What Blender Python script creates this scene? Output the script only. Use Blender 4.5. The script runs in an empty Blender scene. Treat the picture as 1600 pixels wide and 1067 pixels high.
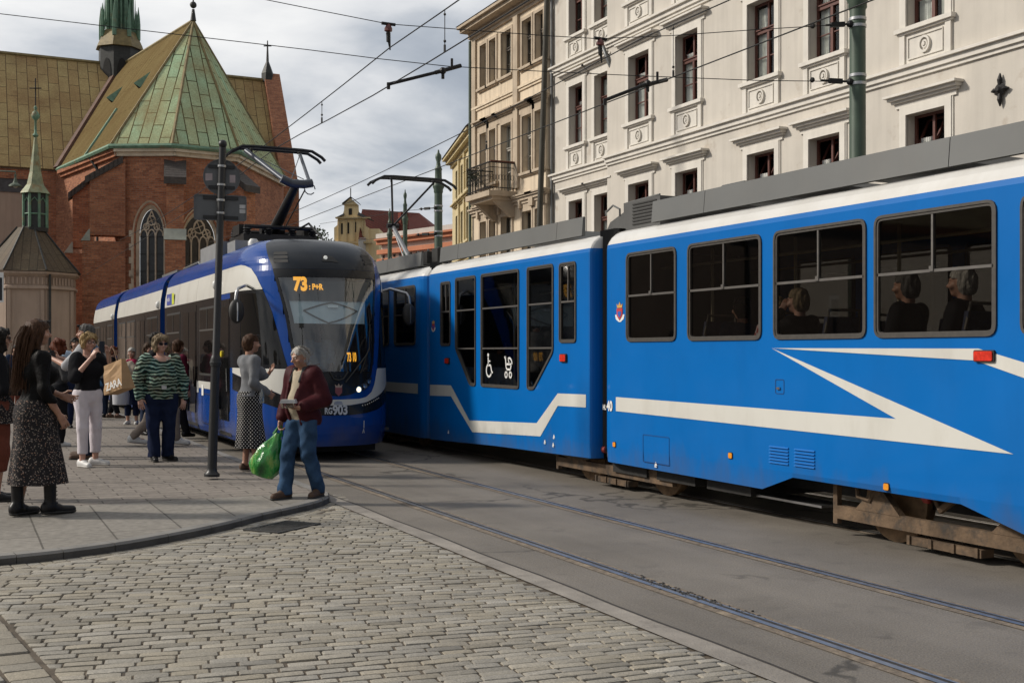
import bpy, math, random
import numpy as np
from mathutils import Vector, Matrix

random.seed(7)
RNG = np.random.RandomState(11)
C = bpy.context.scene.collection

# ------------------------------------------------------------------ camera
F_PX, EYE, HOR = 1778.0, 1.55, 550.0          # focal length in photo pixels, eye height, horizon row
TH = math.atan(860 / F_PX)
CT, ST = math.cos(TH), math.sin(TH)
# world: X = across the street (right), Y = along the tracks (away), Z = up; camera over the origin


def gnd(x, y, h=0.0):
    z = (EYE - h) * F_PX / (y - HOR); X = (x - 800) / F_PX * z
    return (X * CT + z * ST, z * CT - X * ST)


def at(x, y, z):
    X = (x - 800) / F_PX * z
    return Vector((X * CT + z * ST, z * CT - X * ST, EYE + (HOR - y) / F_PX * z))


def side(x, y, p):
    r = (x - 800) / F_PX; t = p / (ST + r * CT)
    return (t * (CT - r * ST), EYE + t * (HOR - y) / F_PX)


cam = bpy.data.cameras.new('camera'); co = bpy.data.objects.new('camera', cam); C.objects.link(co)
cam.sensor_width = 36; cam.lens = 36 * F_PX / 1600; cam.shift_y = 16.5 / 1600
cam.clip_end = 2000; cam.clip_start = 0.05
co.location = (0, 0, EYE); co.rotation_euler = (math.pi / 2, 0, -TH)
bpy.context.scene.camera = co

# ------------------------------------------------------------------ materials
_mats = {}


class NT:
    def __init__(s, name):
        s.m = bpy.data.materials.new(name); s.m.use_nodes = True
        s.t = s.m.node_tree; s.b = s.t.nodes['Principled BSDF']; s.tc = s.t.nodes.new('ShaderNodeTexCoord')

    def n(s, typ, **kw):
        nd = s.t.nodes.new(typ)
        for k, v in kw.items():
            if k.startswith('i_'):
                nd.inputs[k[2:].replace('_', ' ')].default_value = v
            else:
                setattr(nd, k, v)
        return nd

    def l(s, a, b):
        s.t.links.new(a, b)

    def noise(s, scale, detail=4, rough=.55, coord='Object', sc=(1, 1, 1)):
        mp = s.n('ShaderNodeMapping'); mp.inputs['Scale'].default_value = sc
        s.l(s.tc.outputs[coord], mp.inputs['Vector'])
        nz = s.n('ShaderNodeTexNoise'); nz.inputs['Scale'].default_value = scale
        nz.inputs['Detail'].default_value = detail; nz.inputs['Roughness'].default_value = rough
        s.l(mp.outputs[0], nz.inputs['Vector'])
        return nz.outputs['Fac']

    def ramp(s, fac, stops):
        r = s.n('ShaderNodeValToRGB'); e = r.color_ramp.elements
        e[0].position, e[0].color = stops[0][0], c4(stops[0][1])
        e[1].position, e[1].color = stops[-1][0], c4(stops[-1][1])
        for p, c in stops[1:-1]:
            x = e.new(p); x.color = c4(c)
        s.l(fac, r.inputs['Fac']); return r.outputs['Color']

    def mix(s, fac, a, b, mode='MIX'):
        m = s.n('ShaderNodeMix', data_type='RGBA', blend_type=mode)
        for sock, v in ((m.inputs[0], fac), (m.inputs[6], a), (m.inputs[7], b)):
            if hasattr(v, 'links'):
                s.l(v, sock)
            else:
                sock.default_value = c4(v) if not isinstance(v, (int, float)) else v
        return m.outputs[2]

    def math(s, op, a, b=0.0):
        m = s.n('ShaderNodeMath', operation=op)
        for i, v in enumerate((a, b)):
            if hasattr(v, 'links'):
                s.l(v, m.inputs[i])
            else:
                m.inputs[i].default_value = v
        return m.outputs[0]

    def bump(s, h, strength=.3, dist=.01, prev=None):
        b = s.n('ShaderNodeBump'); b.inputs['Strength'].default_value = strength; b.inputs['Distance'].default_value = dist
        s.l(h, b.inputs['Height'])
        if prev is not None: s.l(prev, b.inputs['Normal'])
        return b.outputs[0]

    def out(s, col=None, normal=None, rough=None):
        if col is not None: s.l(col, s.b.inputs['Base Color'])
        if normal is not None: s.l(normal, s.b.inputs['Normal'])
        if rough is not None: s.l(rough, s.b.inputs['Roughness'])
        return s.m


def c4(c):
    return (c[0], c[1], c[2], 1.0) if len(c) == 3 else c


def shade(c, k):
    return tuple(min(1, x * k) for x in c[:3])


def M(name, col, rough=.6, metal=0.0, var=.18, scale=6.0, bump=0.0, bscale=60.0, coat=0.0, spec=.5, streak=0.0, dirt=None):
    """plain procedural material: colour broken by noise, optional grain, rain streaks and dirt blotches"""
    if name in _mats: return _mats[name]
    t = NT(name); b = t.b
    b.inputs['Metallic'].default_value = metal; b.inputs['Roughness'].default_value = rough
    b.inputs['Specular IOR Level'].default_value = spec; b.inputs['Coat Weight'].default_value = coat
    b.inputs['Coat Roughness'].default_value = .08
    f = t.noise(scale, 5)
    c = t.ramp(f, [(.3, shade(col, 1 - var)), (.7, shade(col, 1 + var))])
    if streak:
        g = t.noise(3.5, 4, coord='Object', sc=(1.6, 1.6, .12))
        c = t.mix(t.math('MULTIPLY', t.ramp(g, [(.45, (0, 0, 0)), (.75, (1, 1, 1))]), streak), c, shade(col, .45))
    if dirt:
        g = t.noise(dirt[1], 6, .65)
        c = t.mix(t.ramp(g, [(dirt[2], (0, 0, 0)), (dirt[2] + .18, (1, 1, 1))]), c, dirt[0])
    rg = t.math('ADD', t.math('MULTIPLY', t.noise(scale * 2.3, 3), .2), rough - .1)
    nm = None
    if bump: nm = t.bump(t.noise(bscale, 5), bump, .01)
    _mats[name] = t.out(c, nm, rg)
    return _mats[name]


def brickmat(name, c1, c2, mortar, bw, bh, ms, rough=.85, swap=False, bump=.4, var=None, off=.5, big=.25, sq=1.0, wob=.012, spec=.15):
    """brick/tile/sheet pattern in metres on the box-projected UV map"""
    if name in _mats: return _mats[name]
    t = NT(name); t.b.inputs['Roughness'].default_value = rough; t.b.inputs['Specular IOR Level'].default_value = spec
    vec = t.tc.outputs['UV']
    if swap:
        sp = t.n('ShaderNodeSeparateXYZ'); t.l(vec, sp.inputs[0]); cb = t.n('ShaderNodeCombineXYZ')
        t.l(sp.outputs[1], cb.inputs[0]); t.l(sp.outputs[0], cb.inputs[1]); vec = cb.outputs[0]
    # slight wobble so that courses are not ruler-straight
    nz = t.n('ShaderNodeTexNoise'); nz.inputs['Scale'].default_value = 1.3; t.l(vec, nz.inputs['Vector'])
    ad = t.n('ShaderNodeVectorMath', operation='MULTIPLY_ADD'); t.l(nz.outputs['Color'], ad.inputs[0])
    ad.inputs[1].default_value = (min(bh * .25, wob),) * 3; t.l(vec, ad.inputs[2])
    br = t.n('ShaderNodeTexBrick', offset=off, squash=sq); t.l(ad.outputs[0], br.inputs['Vector'])
    br.inputs['Scale'].default_value = 1; br.inputs['Brick Width'].default_value = bw; br.inputs['Row Height'].default_value = bh
    br.inputs['Mortar Size'].default_value = ms; br.inputs['Mortar Smooth'].default_value = .3; br.inputs['Bias'].default_value = 0
    br.inputs['Color1'].default_value = c4(c1); br.inputs['Color2'].default_value = c4(c2); br.inputs['Mortar'].default_value = c4(mortar)
    c = br.outputs['Color']
    f = t.noise(.6, 6, .6)
    c = t.mix(t.math('MULTIPLY', t.ramp(f, [(.35, (0, 0, 0)), (.7, (1, 1, 1))]), big), c, var or shade(c1, .35))
    f2 = t.noise(14, 4)
    c = t.mix(.5, c, t.ramp(f2, [(.3, (.55, .55, .55)), (.7, (1.3, 1.3, 1.3))]), 'MULTIPLY')
    nm = t.bump(br.outputs['Fac'], -bump if bump else 0, .01)
    nm = t.bump(t.noise(50, 4), .15, .004, nm)
    _mats[name] = t.out(c, nm)
    return _mats[name]


def emit(name, col, k):
    if name in _mats: return _mats[name]
    t = NT(name); t.b.inputs['Base Color'].default_value = c4(shade(col, .2))
    t.b.inputs['Emission Color'].default_value = c4(col); t.b.inputs['Emission Strength'].default_value = k
    _mats[name] = t.m; return t.m


def glassmat(name, tint, base=.035, rough=.03):
    """thin tinted glazing: mirror-like coat over a tinted see-through sheet"""
    if name in _mats: return _mats[name]
    t = NT(name); T = t.t
    tr = t.n('ShaderNodeBsdfTransparent'); tr.inputs[0].default_value = c4(tint)
    gl = t.n('ShaderNodeBsdfGlossy'); gl.inputs['Roughness'].default_value = rough; gl.inputs['Color'].default_value = (1, 1, 1, 1)
    lw = t.n('ShaderNodeLayerWeight'); lw.inputs['Blend'].default_value = .5
    fr = t.math('ADD', t.math('MULTIPLY', t.math('POWER', lw.outputs['Facing'], 4.0), .8), base)
    mx = t.n('ShaderNodeMixShader'); t.l(fr, mx.inputs[0]); t.l(tr.outputs[0], mx.inputs[1]); t.l(gl.outputs[0], mx.inputs[2])
    T.links.new(mx.outputs[0], T.nodes['Material Output'].inputs['Surface'])
    _mats[name] = t.m; return t.m


# ------------------------------------------------------------------ mesh building
class MB:
    def __init__(s):
        s.v = []; s.f = []; s.m = []; s.uv = {}; s.mat = 0

    def add(s, pts):
        i = len(s.v); s.v.extend([tuple(p) for p in pts]); return i

    def face(s, idx):
        s.f.append(tuple(idx)); s.m.append(s.mat)

    def poly(s, pts):
        i = s.add(pts); s.face(range(i, i + len(pts)))

    def box(s, x0, x1, y0, y1, z0, z1):
        s.hexa([(x0, y0, z0), (x1, y0, z0), (x1, y1, z0), (x0, y1, z0), (x0, y0, z1), (x1, y0, z1), (x1, y1, z1), (x0, y1, z1)])

    def hexa(s, p):
        i = s.add(p)
        for q in ((0, 3, 2, 1), (4, 5, 6, 7), (0, 1, 5, 4), (1, 2, 6, 5), (2, 3, 7, 6), (3, 0, 4, 7)):
            s.face([i + k for k in q])

    def obox(s, c, ax, h):
        """oriented box: centre, three axes, three half sizes"""
        c = Vector(c); A = [Vector(a) * k for a, k in zip(ax, h)]
        s.hexa([c + A[0] * a + A[1] * b + A[2] * d for d in (-1, 1) for a, b in ((-1, -1), (1, -1), (1, 1), (-1, 1))])

    def beam(s, a, b, w, h, up=(0, 0, 1)):
        a, b = Vector(a), Vector(b); d = b - a; L = d.length; d /= L
        u = Vector(up); sd = d.cross(u)
        if sd.length < 1e-4: sd = d.cross(Vector((1, 0, 0)))
        sd.normalize(); u = sd.cross(d)
        s.obox((a + b) / 2, (d, sd, u), (L / 2, w / 2, h / 2))

    def tube(s, pts, r, n=8, cap=True):
        pts = [Vector(p) for p in pts]; N = len(pts)
        if not isinstance(r, (list, tuple)): r = [r] * N
        rings = []; prev = None
        for i, p in enumerate(pts):
            d = (pts[min(i + 1, N - 1)] - pts[max(i - 1, 0)]); d.normalize()
            if prev is None:
                a = d.cross(Vector((0, 0, 1)))
                if a.length < 1e-3: a = d.cross(Vector((1, 0, 0)))
            else:
                a = prev - d * prev.dot(d)
            a.normalize(); prev = a; b = d.cross(a)
            rings.append(s.add([p + (a * math.cos(2 * math.pi * k / n) + b * math.sin(2 * math.pi * k / n)) * r[i] for k in range(n)]))
        for i in range(N - 1):
            for k in range(n):
                k2 = (k + 1) % n
                s.face((rings[i] + k, rings[i] + k2, rings[i + 1] + k2, rings[i + 1] + k))
        if cap:
            s.face([rings[0] + k for k in reversed(range(n))]); s.face([rings[-1] + k for k in range(n)])

    def lathe(s, prof, c=(0, 0, 0), n=16, rot=0.0, axis=None):
        """profile of (r, h) about a vertical axis through c (or about the given axis frame)"""
        c = Vector(c)
        if axis is None: U, V, W = Vector((1, 0, 0)), Vector((0, 1, 0)), Vector((0, 0, 1))
        else:
            W = Vector(axis).normalized(); U = W.cross(Vector((0, 0, 1)))
            if U.length < 1e-3: U = Vector((1, 0, 0))
            U.normalize(); V = W.cross(U)
        rings = []
        for r, h in prof:
            rings.append(s.add([c + U * (r * math.cos(rot + 2 * math.pi * k / n)) + V * (r * math.sin(rot + 2 * math.pi * k / n)) + W * h for k in range(n)]))
        for i in range(len(prof) - 1):
            for k in range(n):
                k2 = (k + 1) % n
                s.face((rings[i] + k, rings[i] + k2, rings[i + 1] + k2, rings[i + 1] + k))
        s.face([rings[0] + k for k in reversed(range(n))]); s.face([rings[-1] + k for k in range(n)])

    def grid(s, P, close=False):
        nr = len(P); nc = len(P[0]); i = s.add([p for row in P for p in row])
        for a in range(nr - 1):
            for b in range(nc if close else nc - 1):
                b2 = (b + 1) % nc
                s.face((i + a * nc + b, i + a * nc + b2, i + (a + 1) * nc + b2, i + (a + 1) * nc + b))

    def prism(s, poly, fn, d0, d1):
        """extrude the 2-D outline between depths d0 and d1; fn(u, v, d) -> point"""
        n = len(poly); a = s.add([fn(u, v, d0) for u, v in poly]); b = s.add([fn(u, v, d1) for u, v in poly])
        s.face([a + k for k in reversed(range(n))]); s.face([b + k for k in range(n)])
        for k in range(n):
            k2 = (k + 1) % n
            s.face((a + k, a + k2, b + k2, b + k))

    def ring(s, outer, inner, fn, d0, d1):
        """flat ring between two outlines with the same number of points"""
        n = len(outer)
        o0 = s.add([fn(u, v, d0) for u, v in outer]); o1 = s.add([fn(u, v, d1) for u, v in outer])
        i0 = s.add([fn(u, v, d0) for u, v in inner]); i1 = s.add([fn(u, v, d1) for u, v in inner])
        for k in range(n):
            k2 = (k + 1) % n
            s.face((o1 + k, o1 + k2, i1 + k2, i1 + k)); s.face((o0 + k, o0 + k2, o1 + k2, o1 + k)); s.face((i0 + k2, i0 + k, i1 + k, i1 + k2))

    def sphere(s, c, r, n=12, m=8):
        rr = r if isinstance(r, (list, tuple)) else (r, r, r)
        P = []
        for i in range(m + 1):
            a = math.pi * i / m
            P.append([(c[0] + rr[0] * math.sin(a) * math.cos(2 * math.pi * k / n), c[1] + rr[1] * math.sin(a) * math.sin(2 * math.pi * k / n), c[2] - rr[2] * math.cos(a)) for k in range(n)])
        s.grid(P, True)

    def build(s, name, mats, parent=None, smooth=None, uvfn=None):
        me = bpy.data.meshes.new(name); me.from_pydata(s.v, [], s.f); me.validate()
        if not isinstance(mats, (list, tuple)): mats = [mats]
        for m in mats: me.materials.append(m)
        if len(mats) > 1 and len(me.polygons) == len(s.m): me.polygons.foreach_set('material_index', s.m)
        finish(me, smooth, uvfn)
        return link(name, me, parent)


def finish(me, smooth=None, uvfn=None):
    nl = len(me.loops)
    if nl and smooth != 'organic':
        co_ = np.empty(len(me.vertices) * 3); me.vertices.foreach_get('co', co_); co_ = co_.reshape(-1, 3)
        li = np.empty(nl, dtype=np.int32); me.loops.foreach_get('vertex_index', li)
        npoly = len(me.polygons); tot = np.empty(npoly, dtype=np.int32); me.polygons.foreach_get('loop_total', tot)
        nor = np.empty(npoly * 3); me.polygons.foreach_get('normal', nor); nor = nor.reshape(-1, 3)
        P = co_[li]; Nn = np.repeat(nor, tot, axis=0)
        if uvfn is not None:
            uv = uvfn(P, Nn)
        else:
            t = np.stack([-Nn[:, 1], Nn[:, 0], np.zeros(nl)], 1); ln = np.linalg.norm(t, axis=1)
            flat = ln < .05; t[flat] = (1, 0, 0); ln[flat] = 1; t /= ln[:, None]
            w = np.cross(Nn, t); uv = np.stack([(P * t).sum(1), (P * w).sum(1)], 1)
        lay = me.uv_layers.new(name='UVMap'); lay.data.foreach_set('uv', uv.astype(np.float32).ravel())
    if smooth is not None:
        me.polygons.foreach_set('use_smooth', [True] * len(me.polygons))
        if smooth != 'organic': me.set_sharp_from_angle(angle=math.radians(smooth))
    me.update()


def root_loc(o):
    v = Vector((0, 0, 0))
    while o is not None:
        v = v + Vector(o.location); o = o.parent
    return v


def link(name, data, parent=None):
    o = bpy.data.objects.new(name, data); C.objects.link(o)
    if parent is not None:
        o.parent = parent
        top = parent
        while top.parent is not None: top = top.parent
        if parent is top: o.matrix_parent_inverse = Matrix.Translation(-Vector(top.location))
    return o


def thing(name, label, cat, loc=(0, 0, 0), group=None):
    o = bpy.data.objects.new(name, None); C.objects.link(o); o.location = loc; o.empty_display_size = .2
    return tag(o, label, cat, group)


def tag(o, label, cat, group=None):
    o['label'] = label; o['category'] = cat
    if group: o['group'] = group
    return o


def struct(o, kind='structure'):
    o['kind'] = kind; return o


def text(name, s, size, org, U, V, mat, parent, depth=.003, bold=0.0, align='LEFT', sx=1.0):
    cu = bpy.data.curves.new('t', 'FONT'); cu.body = s; cu.size = size; cu.offset = bold; cu.align_x = align
    ob = bpy.data.objects.new('t', cu); C.objects.link(ob)
    dg = bpy.context.evaluated_depsgraph_get(); me = bpy.data.meshes.new_from_object(ob.evaluated_get(dg))
    bpy.data.objects.remove(ob); me.name = name
    U, V = Vector(U).normalized(), Vector(V).normalized(); N = U.cross(V); org = Vector(org)
    for v in me.vertices:
        v.co = org + U * (v.co.x * sx) + V * v.co.y + N * depth
    me.materials.clear(); me.materials.append(mat); me.update()
    return link(name, me, parent)


class Fr:
    """wall frame: origin, direction along the wall, outward direction"""
    def __init__(s, o, U, N):
        s.o = Vector(o); s.U = Vector(U).normalized(); s.N = Vector(N).normalized()

    def __call__(s, u, v, d=0.0):
        return s.o + s.U * u + s.N * d + Vector((0, 0, v))

    def box(s, mb, u0, u1, v0, v1, d0, d1):
        mb.hexa([s(u0, v0, d0), s(u1, v0, d0), s(u1, v0, d1), s(u0, v0, d1), s(u0, v1, d0), s(u1, v1, d0), s(u1, v1, d1), s(u0, v1, d1)])


def interp(pl, u):
    if u <= pl[0][0]: return pl[0][1]
    for (a, va), (b, vb) in zip(pl, pl[1:]):
        if u <= b: return va if b == a else va + (vb - va) * (u - a) / (b - a)
    return pl[-1][1]


def wall_cols(mb, fr, u0, u1, bot, top, holes, depth=.0, extra=()):
    """wall sheet between the outlines bot(u) and top(u) with see-through holes; hole = (bottom outline, top outline)"""
    bot = bot if isinstance(bot, list) else [(u0, bot), (u1, bot)]; top = top if isinstance(top, list) else [(u0, top), (u1, top)]
    us = {u0, u1} | set(extra)
    for h in holes:
        for o in h: us |= {p[0] for p in o}
    us |= {p[0] for p in bot} | {p[0] for p in top}
    us = sorted(u for u in us if u0 - 1e-6 <= u <= u1 + 1e-6)
    for a, b in zip(us, us[1:]):
        if b - a < 1e-5: continue
        e = (b - a) * 1e-3; mid = (a + b) / 2
        hs = sorted([h for h in holes if h[0][0][0] < mid < h[0][-1][0]], key=lambda h: interp(h[0], mid))
        lo = (interp(bot, a + e), interp(bot, b - e))
        for h in hs:
            hb = (interp(h[0], a + e), interp(h[0], b - e)); ht = (interp(h[1], a + e), interp(h[1], b - e))
            if max(hb[0] - lo[0], hb[1] - lo[1]) > 1e-4: mb.poly([fr(a, lo[0]), fr(b, lo[1]), fr(b, hb[1]), fr(a, hb[0])])
            if depth:
                mb.poly([fr(a, hb[0]), fr(b, hb[1]), fr(b, hb[1], -depth), fr(a, hb[0], -depth)])
                mb.poly([fr(a, ht[0], -depth), fr(b, ht[1], -depth), fr(b, ht[1]), fr(a, ht[0])])
            lo = ht
        hi = (interp(top, a + e), interp(top, b - e))
        if max(hi[0] - lo[0], hi[1] - lo[1]) > 1e-4: mb.poly([fr(a, lo[0]), fr(b, lo[1]), fr(b, hi[1]), fr(a, hi[0])])
    if depth:
        for h in holes:
            for k in (0, -1):
                a = h[0][k]; b = h[1][k]
                if b[1] - a[1] > 1e-4:
                    q = [fr(a[0], a[1]), fr(b[0], b[1]), fr(b[0], b[1], -depth), fr(a[0], a[1], -depth)]
                    mb.poly(q if k == 0 else q[::-1])


def rect_hole(u0, u1, v0, v1):
    return ([(u0, v0), (u1, v0)], [(u0, v1), (u1, v1)])


def rrect(u0, u1, v0, v1, r, n=5):
    P = []
    for cx, cy, a0 in ((u1 - r, v1 - r, 0), (u0 + r, v1 - r, 90), (u0 + r, v0 + r, 180), (u1 - r, v0 + r, 270)):
        for k in range(n + 1):
            a = math.radians(a0 + 90 * k / n); P.append((cx + r * math.cos(a), cy + r * math.sin(a)))
    return P


def rpoly(pts, r, n=4):
    """polygon with rounded corners"""
    P = []; N = len(pts)
    for i in range(N):
        a, b, c = Vector(pts[i - 1]), Vector(pts[i]), Vector(pts[(i + 1) % N])
        d1 = (a - b).normalized(); d2 = (c - b).normalized()
        for k in range(n + 1):
            t = k / n
            q = (b + d1 * r) * (1 - t) ** 2 + b * 2 * t * (1 - t) + (b + d2 * r) * t * t
            P.append((q.x, q.y))
    return P


def inset(poly, d):
    n = len(poly); out = []
    area = sum(poly[i - 1][0] * poly[i][1] - poly[i][0] * poly[i - 1][1] for i in range(n)); sg = 1 if area > 0 else -1
    for i in range(n):
        a, b, c = Vector(poly[i - 1]), Vector(poly[i]), Vector(poly[(i + 1) % n])
        t = (c - a)
        if t.length < 1e-9: out.append(tuple(b)); continue
        t.normalize(); out.append((b.x - t.y * d * sg, b.y + t.x * d * sg))
    return out

# ------------------------------------------------------------------ people: smooth-blended volumes meshed as one surface
EDG = [(0, 1), (2, 3), (4, 5), (6, 7), (0, 2), (1, 3), (4, 6), (5, 7), (0, 4), (1, 5), (2, 6), (3, 7)]
COR = np.array([(0, 0, 0), (1, 0, 0), (0, 1, 0), (1, 1, 0), (0, 0, 1), (1, 0, 1), (0, 1, 1), (1, 1, 1)], float)


def surface_nets(F, org, vx):
    S = F < 0; nx, ny, nz = F.shape
    cs = [S[a:nx - 1 + a, b:ny - 1 + b, c:nz - 1 + c] for a, b, c in COR.astype(int)]
    cnt = sum(x.astype(np.int8) for x in cs)
    I = np.argwhere((cnt > 0) & (cnt < 8))
    idx = -np.ones(cnt.shape, dtype=np.int64); idx[tuple(I.T)] = np.arange(len(I))
    vals = np.stack([F[I[:, 0] + a, I[:, 1] + b, I[:, 2] + c] for a, b, c in COR.astype(int)], 1)
    acc = np.zeros((len(I), 3)); num = np.zeros(len(I))
    for a, b in EDG:
        m = (vals[:, a] < 0) != (vals[:, b] < 0)
        t = vals[m, a] / (vals[m, a] - vals[m, b])
        acc[m] += COR[a] + (COR[b] - COR[a]) * t[:, None]; num[m] += 1
    V = (acc / num[:, None] + I) * vx + org
    Q = []
    for ax in range(3):
        o1, o2 = [(1, 2), (2, 0), (0, 1)][ax]
        A = np.moveaxis(S, (ax, o1, o2), (0, 1, 2)); X = np.moveaxis(idx, (ax, o1, o2), (0, 1, 2))
        p = A[:-1, 1:-1, 1:-1]; q = A[1:, 1:-1, 1:-1]; e = np.argwhere(p != q)
        if not len(e): continue
        i, j, k = e[:, 0], e[:, 1] + 1, e[:, 2] + 1
        quad = np.stack([X[i, j - 1, k - 1], X[i, j, k - 1], X[i, j, k], X[i, j - 1, k]], 1)
        fl = ~A[i, j, k]; quad[fl] = quad[fl][:, ::-1]
        Q.append(quad)
    return V, np.concatenate(Q)


def Cn(a, b, ra, rb=None, k=.03, flat=None, col=None):
    return ('c', np.array(a, float), np.array(b, float), ra, ra if rb is None else rb, k, flat, col)


def El(c, r, k=.03, rot=None, col=None, sub=False):
    return ('e', np.array(c, float), np.array(r, float), rot, k, sub, col)


def pdist(p, P):
    if p[0] == 'c':
        _, a, b, ra, rb, k, flat, col = p
        if flat is not None:
            d = np.array(flat[0], float); d /= np.linalg.norm(d); m = (a + b) / 2
            f = 1 / flat[1] - 1
            P = P + ((P - m) @ d)[..., None] * d * f; a = a + (a - m) @ d * d * f; b = b + (b - m) @ d * d * f
        ab = b - a; t = np.clip(((P - a) @ ab) / max(ab @ ab, 1e-9), 0, 1)
        return np.linalg.norm(P - a - t[..., None] * ab, axis=-1) - (ra + t * (rb - ra))
    _, c, r, rot, k, sub, col = p
    q = P - c
    if rot is not None: q = q @ rot
    k0 = np.linalg.norm(q / r, axis=-1); k1 = np.linalg.norm(q / (r * r), axis=-1)
    return k0 * (k0 - 1) / np.maximum(k1, 1e-6)


def pbox(p):
    if p[0] == 'c':
        r = max(p[3], p[4]); return np.minimum(p[1], p[2]) - r, np.maximum(p[1], p[2]) + r
    r = np.full(3, p[2].max()) if p[3] is not None else p[2]
    return p[1] - r, p[1] + r


def sdf(prims, vx, post=None, pad=.03):
    adds = [p for p in prims if not (p[0] == 'e' and p[5])]
    lo = np.min([pbox(p)[0] for p in adds], 0) - pad - vx; hi = np.max([pbox(p)[1] for p in adds], 0) + pad + vx
    n = np.ceil((hi - lo) / vx).astype(int) + 1
    ax = [lo[i] + np.arange(n[i]) * vx for i in range(3)]
    F = np.full(n, .2)
    for p in prims:
        k = p[5] if p[0] == 'c' else p[4]; m = k + 3 * vx
        a, b = pbox(p)
        i0 = np.maximum(((a - m - lo) / vx).astype(int), 0); i1 = np.minimum(((b + m - lo) / vx).astype(int) + 2, n)
        sl = tuple(slice(x, y) for x, y in zip(i0, i1))
        G = np.stack(np.meshgrid(ax[0][sl[0]], ax[1][sl[1]], ax[2][sl[2]], indexing='ij'), -1)
        d = pdist(p, G); f = F[sl]
        if p[0] == 'e' and p[5]:
            h = np.clip(.5 - .5 * (d + f) / k, 0, 1); F[sl] = f * (1 - h) - d * h + k * h * (1 - h)
        else:
            h = np.clip(.5 + .5 * (d - f) / k, 0, 1); F[sl] = d * (1 - h) + f * h - k * h * (1 - h)
    if post is not None:
        G = np.stack(np.meshgrid(*ax, indexing='ij'), -1); F = post(G, F)
    F[0], F[-1], F[:, 0], F[:, -1], F[:, :, 0], F[:, :, -1] = (.2,) * 6
    return surface_nets(F, lo, vx)


def wrinkle(P, amp, fr=22, seed=0, st=(1, 1, .6)):
    r = np.random.RandomState(seed); out = 0
    for i in range(5):
        d = r.randn(3) * np.array(st); d /= np.linalg.norm(d); out = out + np.sin(P @ d * fr * (.6 + .25 * i) + r.rand() * 6.28 + 1.5 * np.sin(P @ r.randn(3) * 7))
    return out * amp / 3


class Pose:
    """joints in a 1.75 m body: x to the person's right, y ahead, z up"""
    def __init__(s, h=1.75, fem=False, w=1.0, **kw):
        s.k = h / 1.75 * 1.012; s.fem = fem; s.w = w
        J = dict(pelvis=(0, 0, .95), waist=(0, 0, 1.1), chest=(0, 0, 1.28), neck=(0, -.015, 1.46), head=(0, .02, 1.625),
                 shR=(.175, -.01, 1.42), shL=(-.175, -.01, 1.42), elR=(.225, -.03, 1.13), elL=(-.225, -.03, 1.13),
                 wrR=(.235, .04, .88), wrL=(-.235, .04, .88), hpR=(.085, 0, .93), hpL=(-.085, 0, .93),
                 knR=(.09, .02, .5), knL=(-.09, .02, .5), anR=(.095, -.02, .085), anL=(-.095, -.02, .085))
        if fem: J['shR'] = (.155, -.01, 1.41); J['shL'] = (-.155, -.01, 1.41)
        J.update(kw); s.j = {n: np.array(v, float) * s.k for n, v in J.items()}
        s.toe = {'R': 8, 'L': -8}; s.hyaw = 0; s.hpitch = 0

    def __getitem__(s, n): return s.j[n]

    def torso(s, off=0.0, belly=0.0, up=1.0):
        k, w, j = s.k, s.w, s.j; f = s.fem
        P = [Cn(j['pelvis'] + (0, 0, -.02), j['waist'], (.135 if f else .125) * k * w + off, (.108 if f else .118) * k * w + off, .05, ((0, 1, 0), .78)),
             Cn(j['waist'], j['chest'], (.112 if f else .122) * k * w + off, (.135 if f else .15) * k * w + off, .06, ((0, 1, 0), .74)),
             El(j['pelvis'] + (0, -.035 * k, -.03 * k), np.array((.165 * w if f else .15 * w, .115 * w, .13)) * k + off, .05),
             Cn(j['shL'] * .78 + j['chest'] * .22, j['shR'] * .78 + j['chest'] * .22, .068 * k + off, None, .06),
             Cn(j['chest'], j['neck'] - (0, 0, .05 * k), .1 * k + off, .06 * k + off, .06)]
        if f: P += [El(j['chest'] + np.array((sx * .07, .095, -.03)) * k, np.array((.065, .06, .065)) * k + off, .04) for sx in (-1, 1)]
        if belly: P.append(El(j['waist'] + np.array((0, .06, .0)) * k, np.array((.13 * w, .09 + belly, .15)) * k + off, .06))
        return P

    def arm(s, sd, off=0.0, to=1.0, fat=1.0):
        j, k = s.j, s.k; a, b, c = j['sh' + sd], j['el' + sd], j['wr' + sd]
        P = [Cn(a, b, .05 * k * fat + off, .04 * k * fat + off, .03)]
        if to > 0: P.append(Cn(b, b + (c - b) * to, .041 * k * fat + off, ((.041 + (.026 - .041) * to)) * k * fat + off, .025))
        return P

    def leg(s, sd, off=0.0, cut=0.0, fat=1.0, flare=0.0):
        j, k = s.j, s.k; a, b, c = j['hp' + sd], j['kn' + sd], j['an' + sd]
        return [Cn(a, b, .088 * k * fat * s.w ** .5 + off, .056 * k * fat + off, .04), Cn(b, c, .055 * k * fat + off, .036 * k * fat + off + flare, .03),
                El(b + (c - b) * .28 + np.array((0, -.022, 0)) * k, np.array((.046, .05, .11)) * k * fat + off * .7, .03)]


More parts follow.
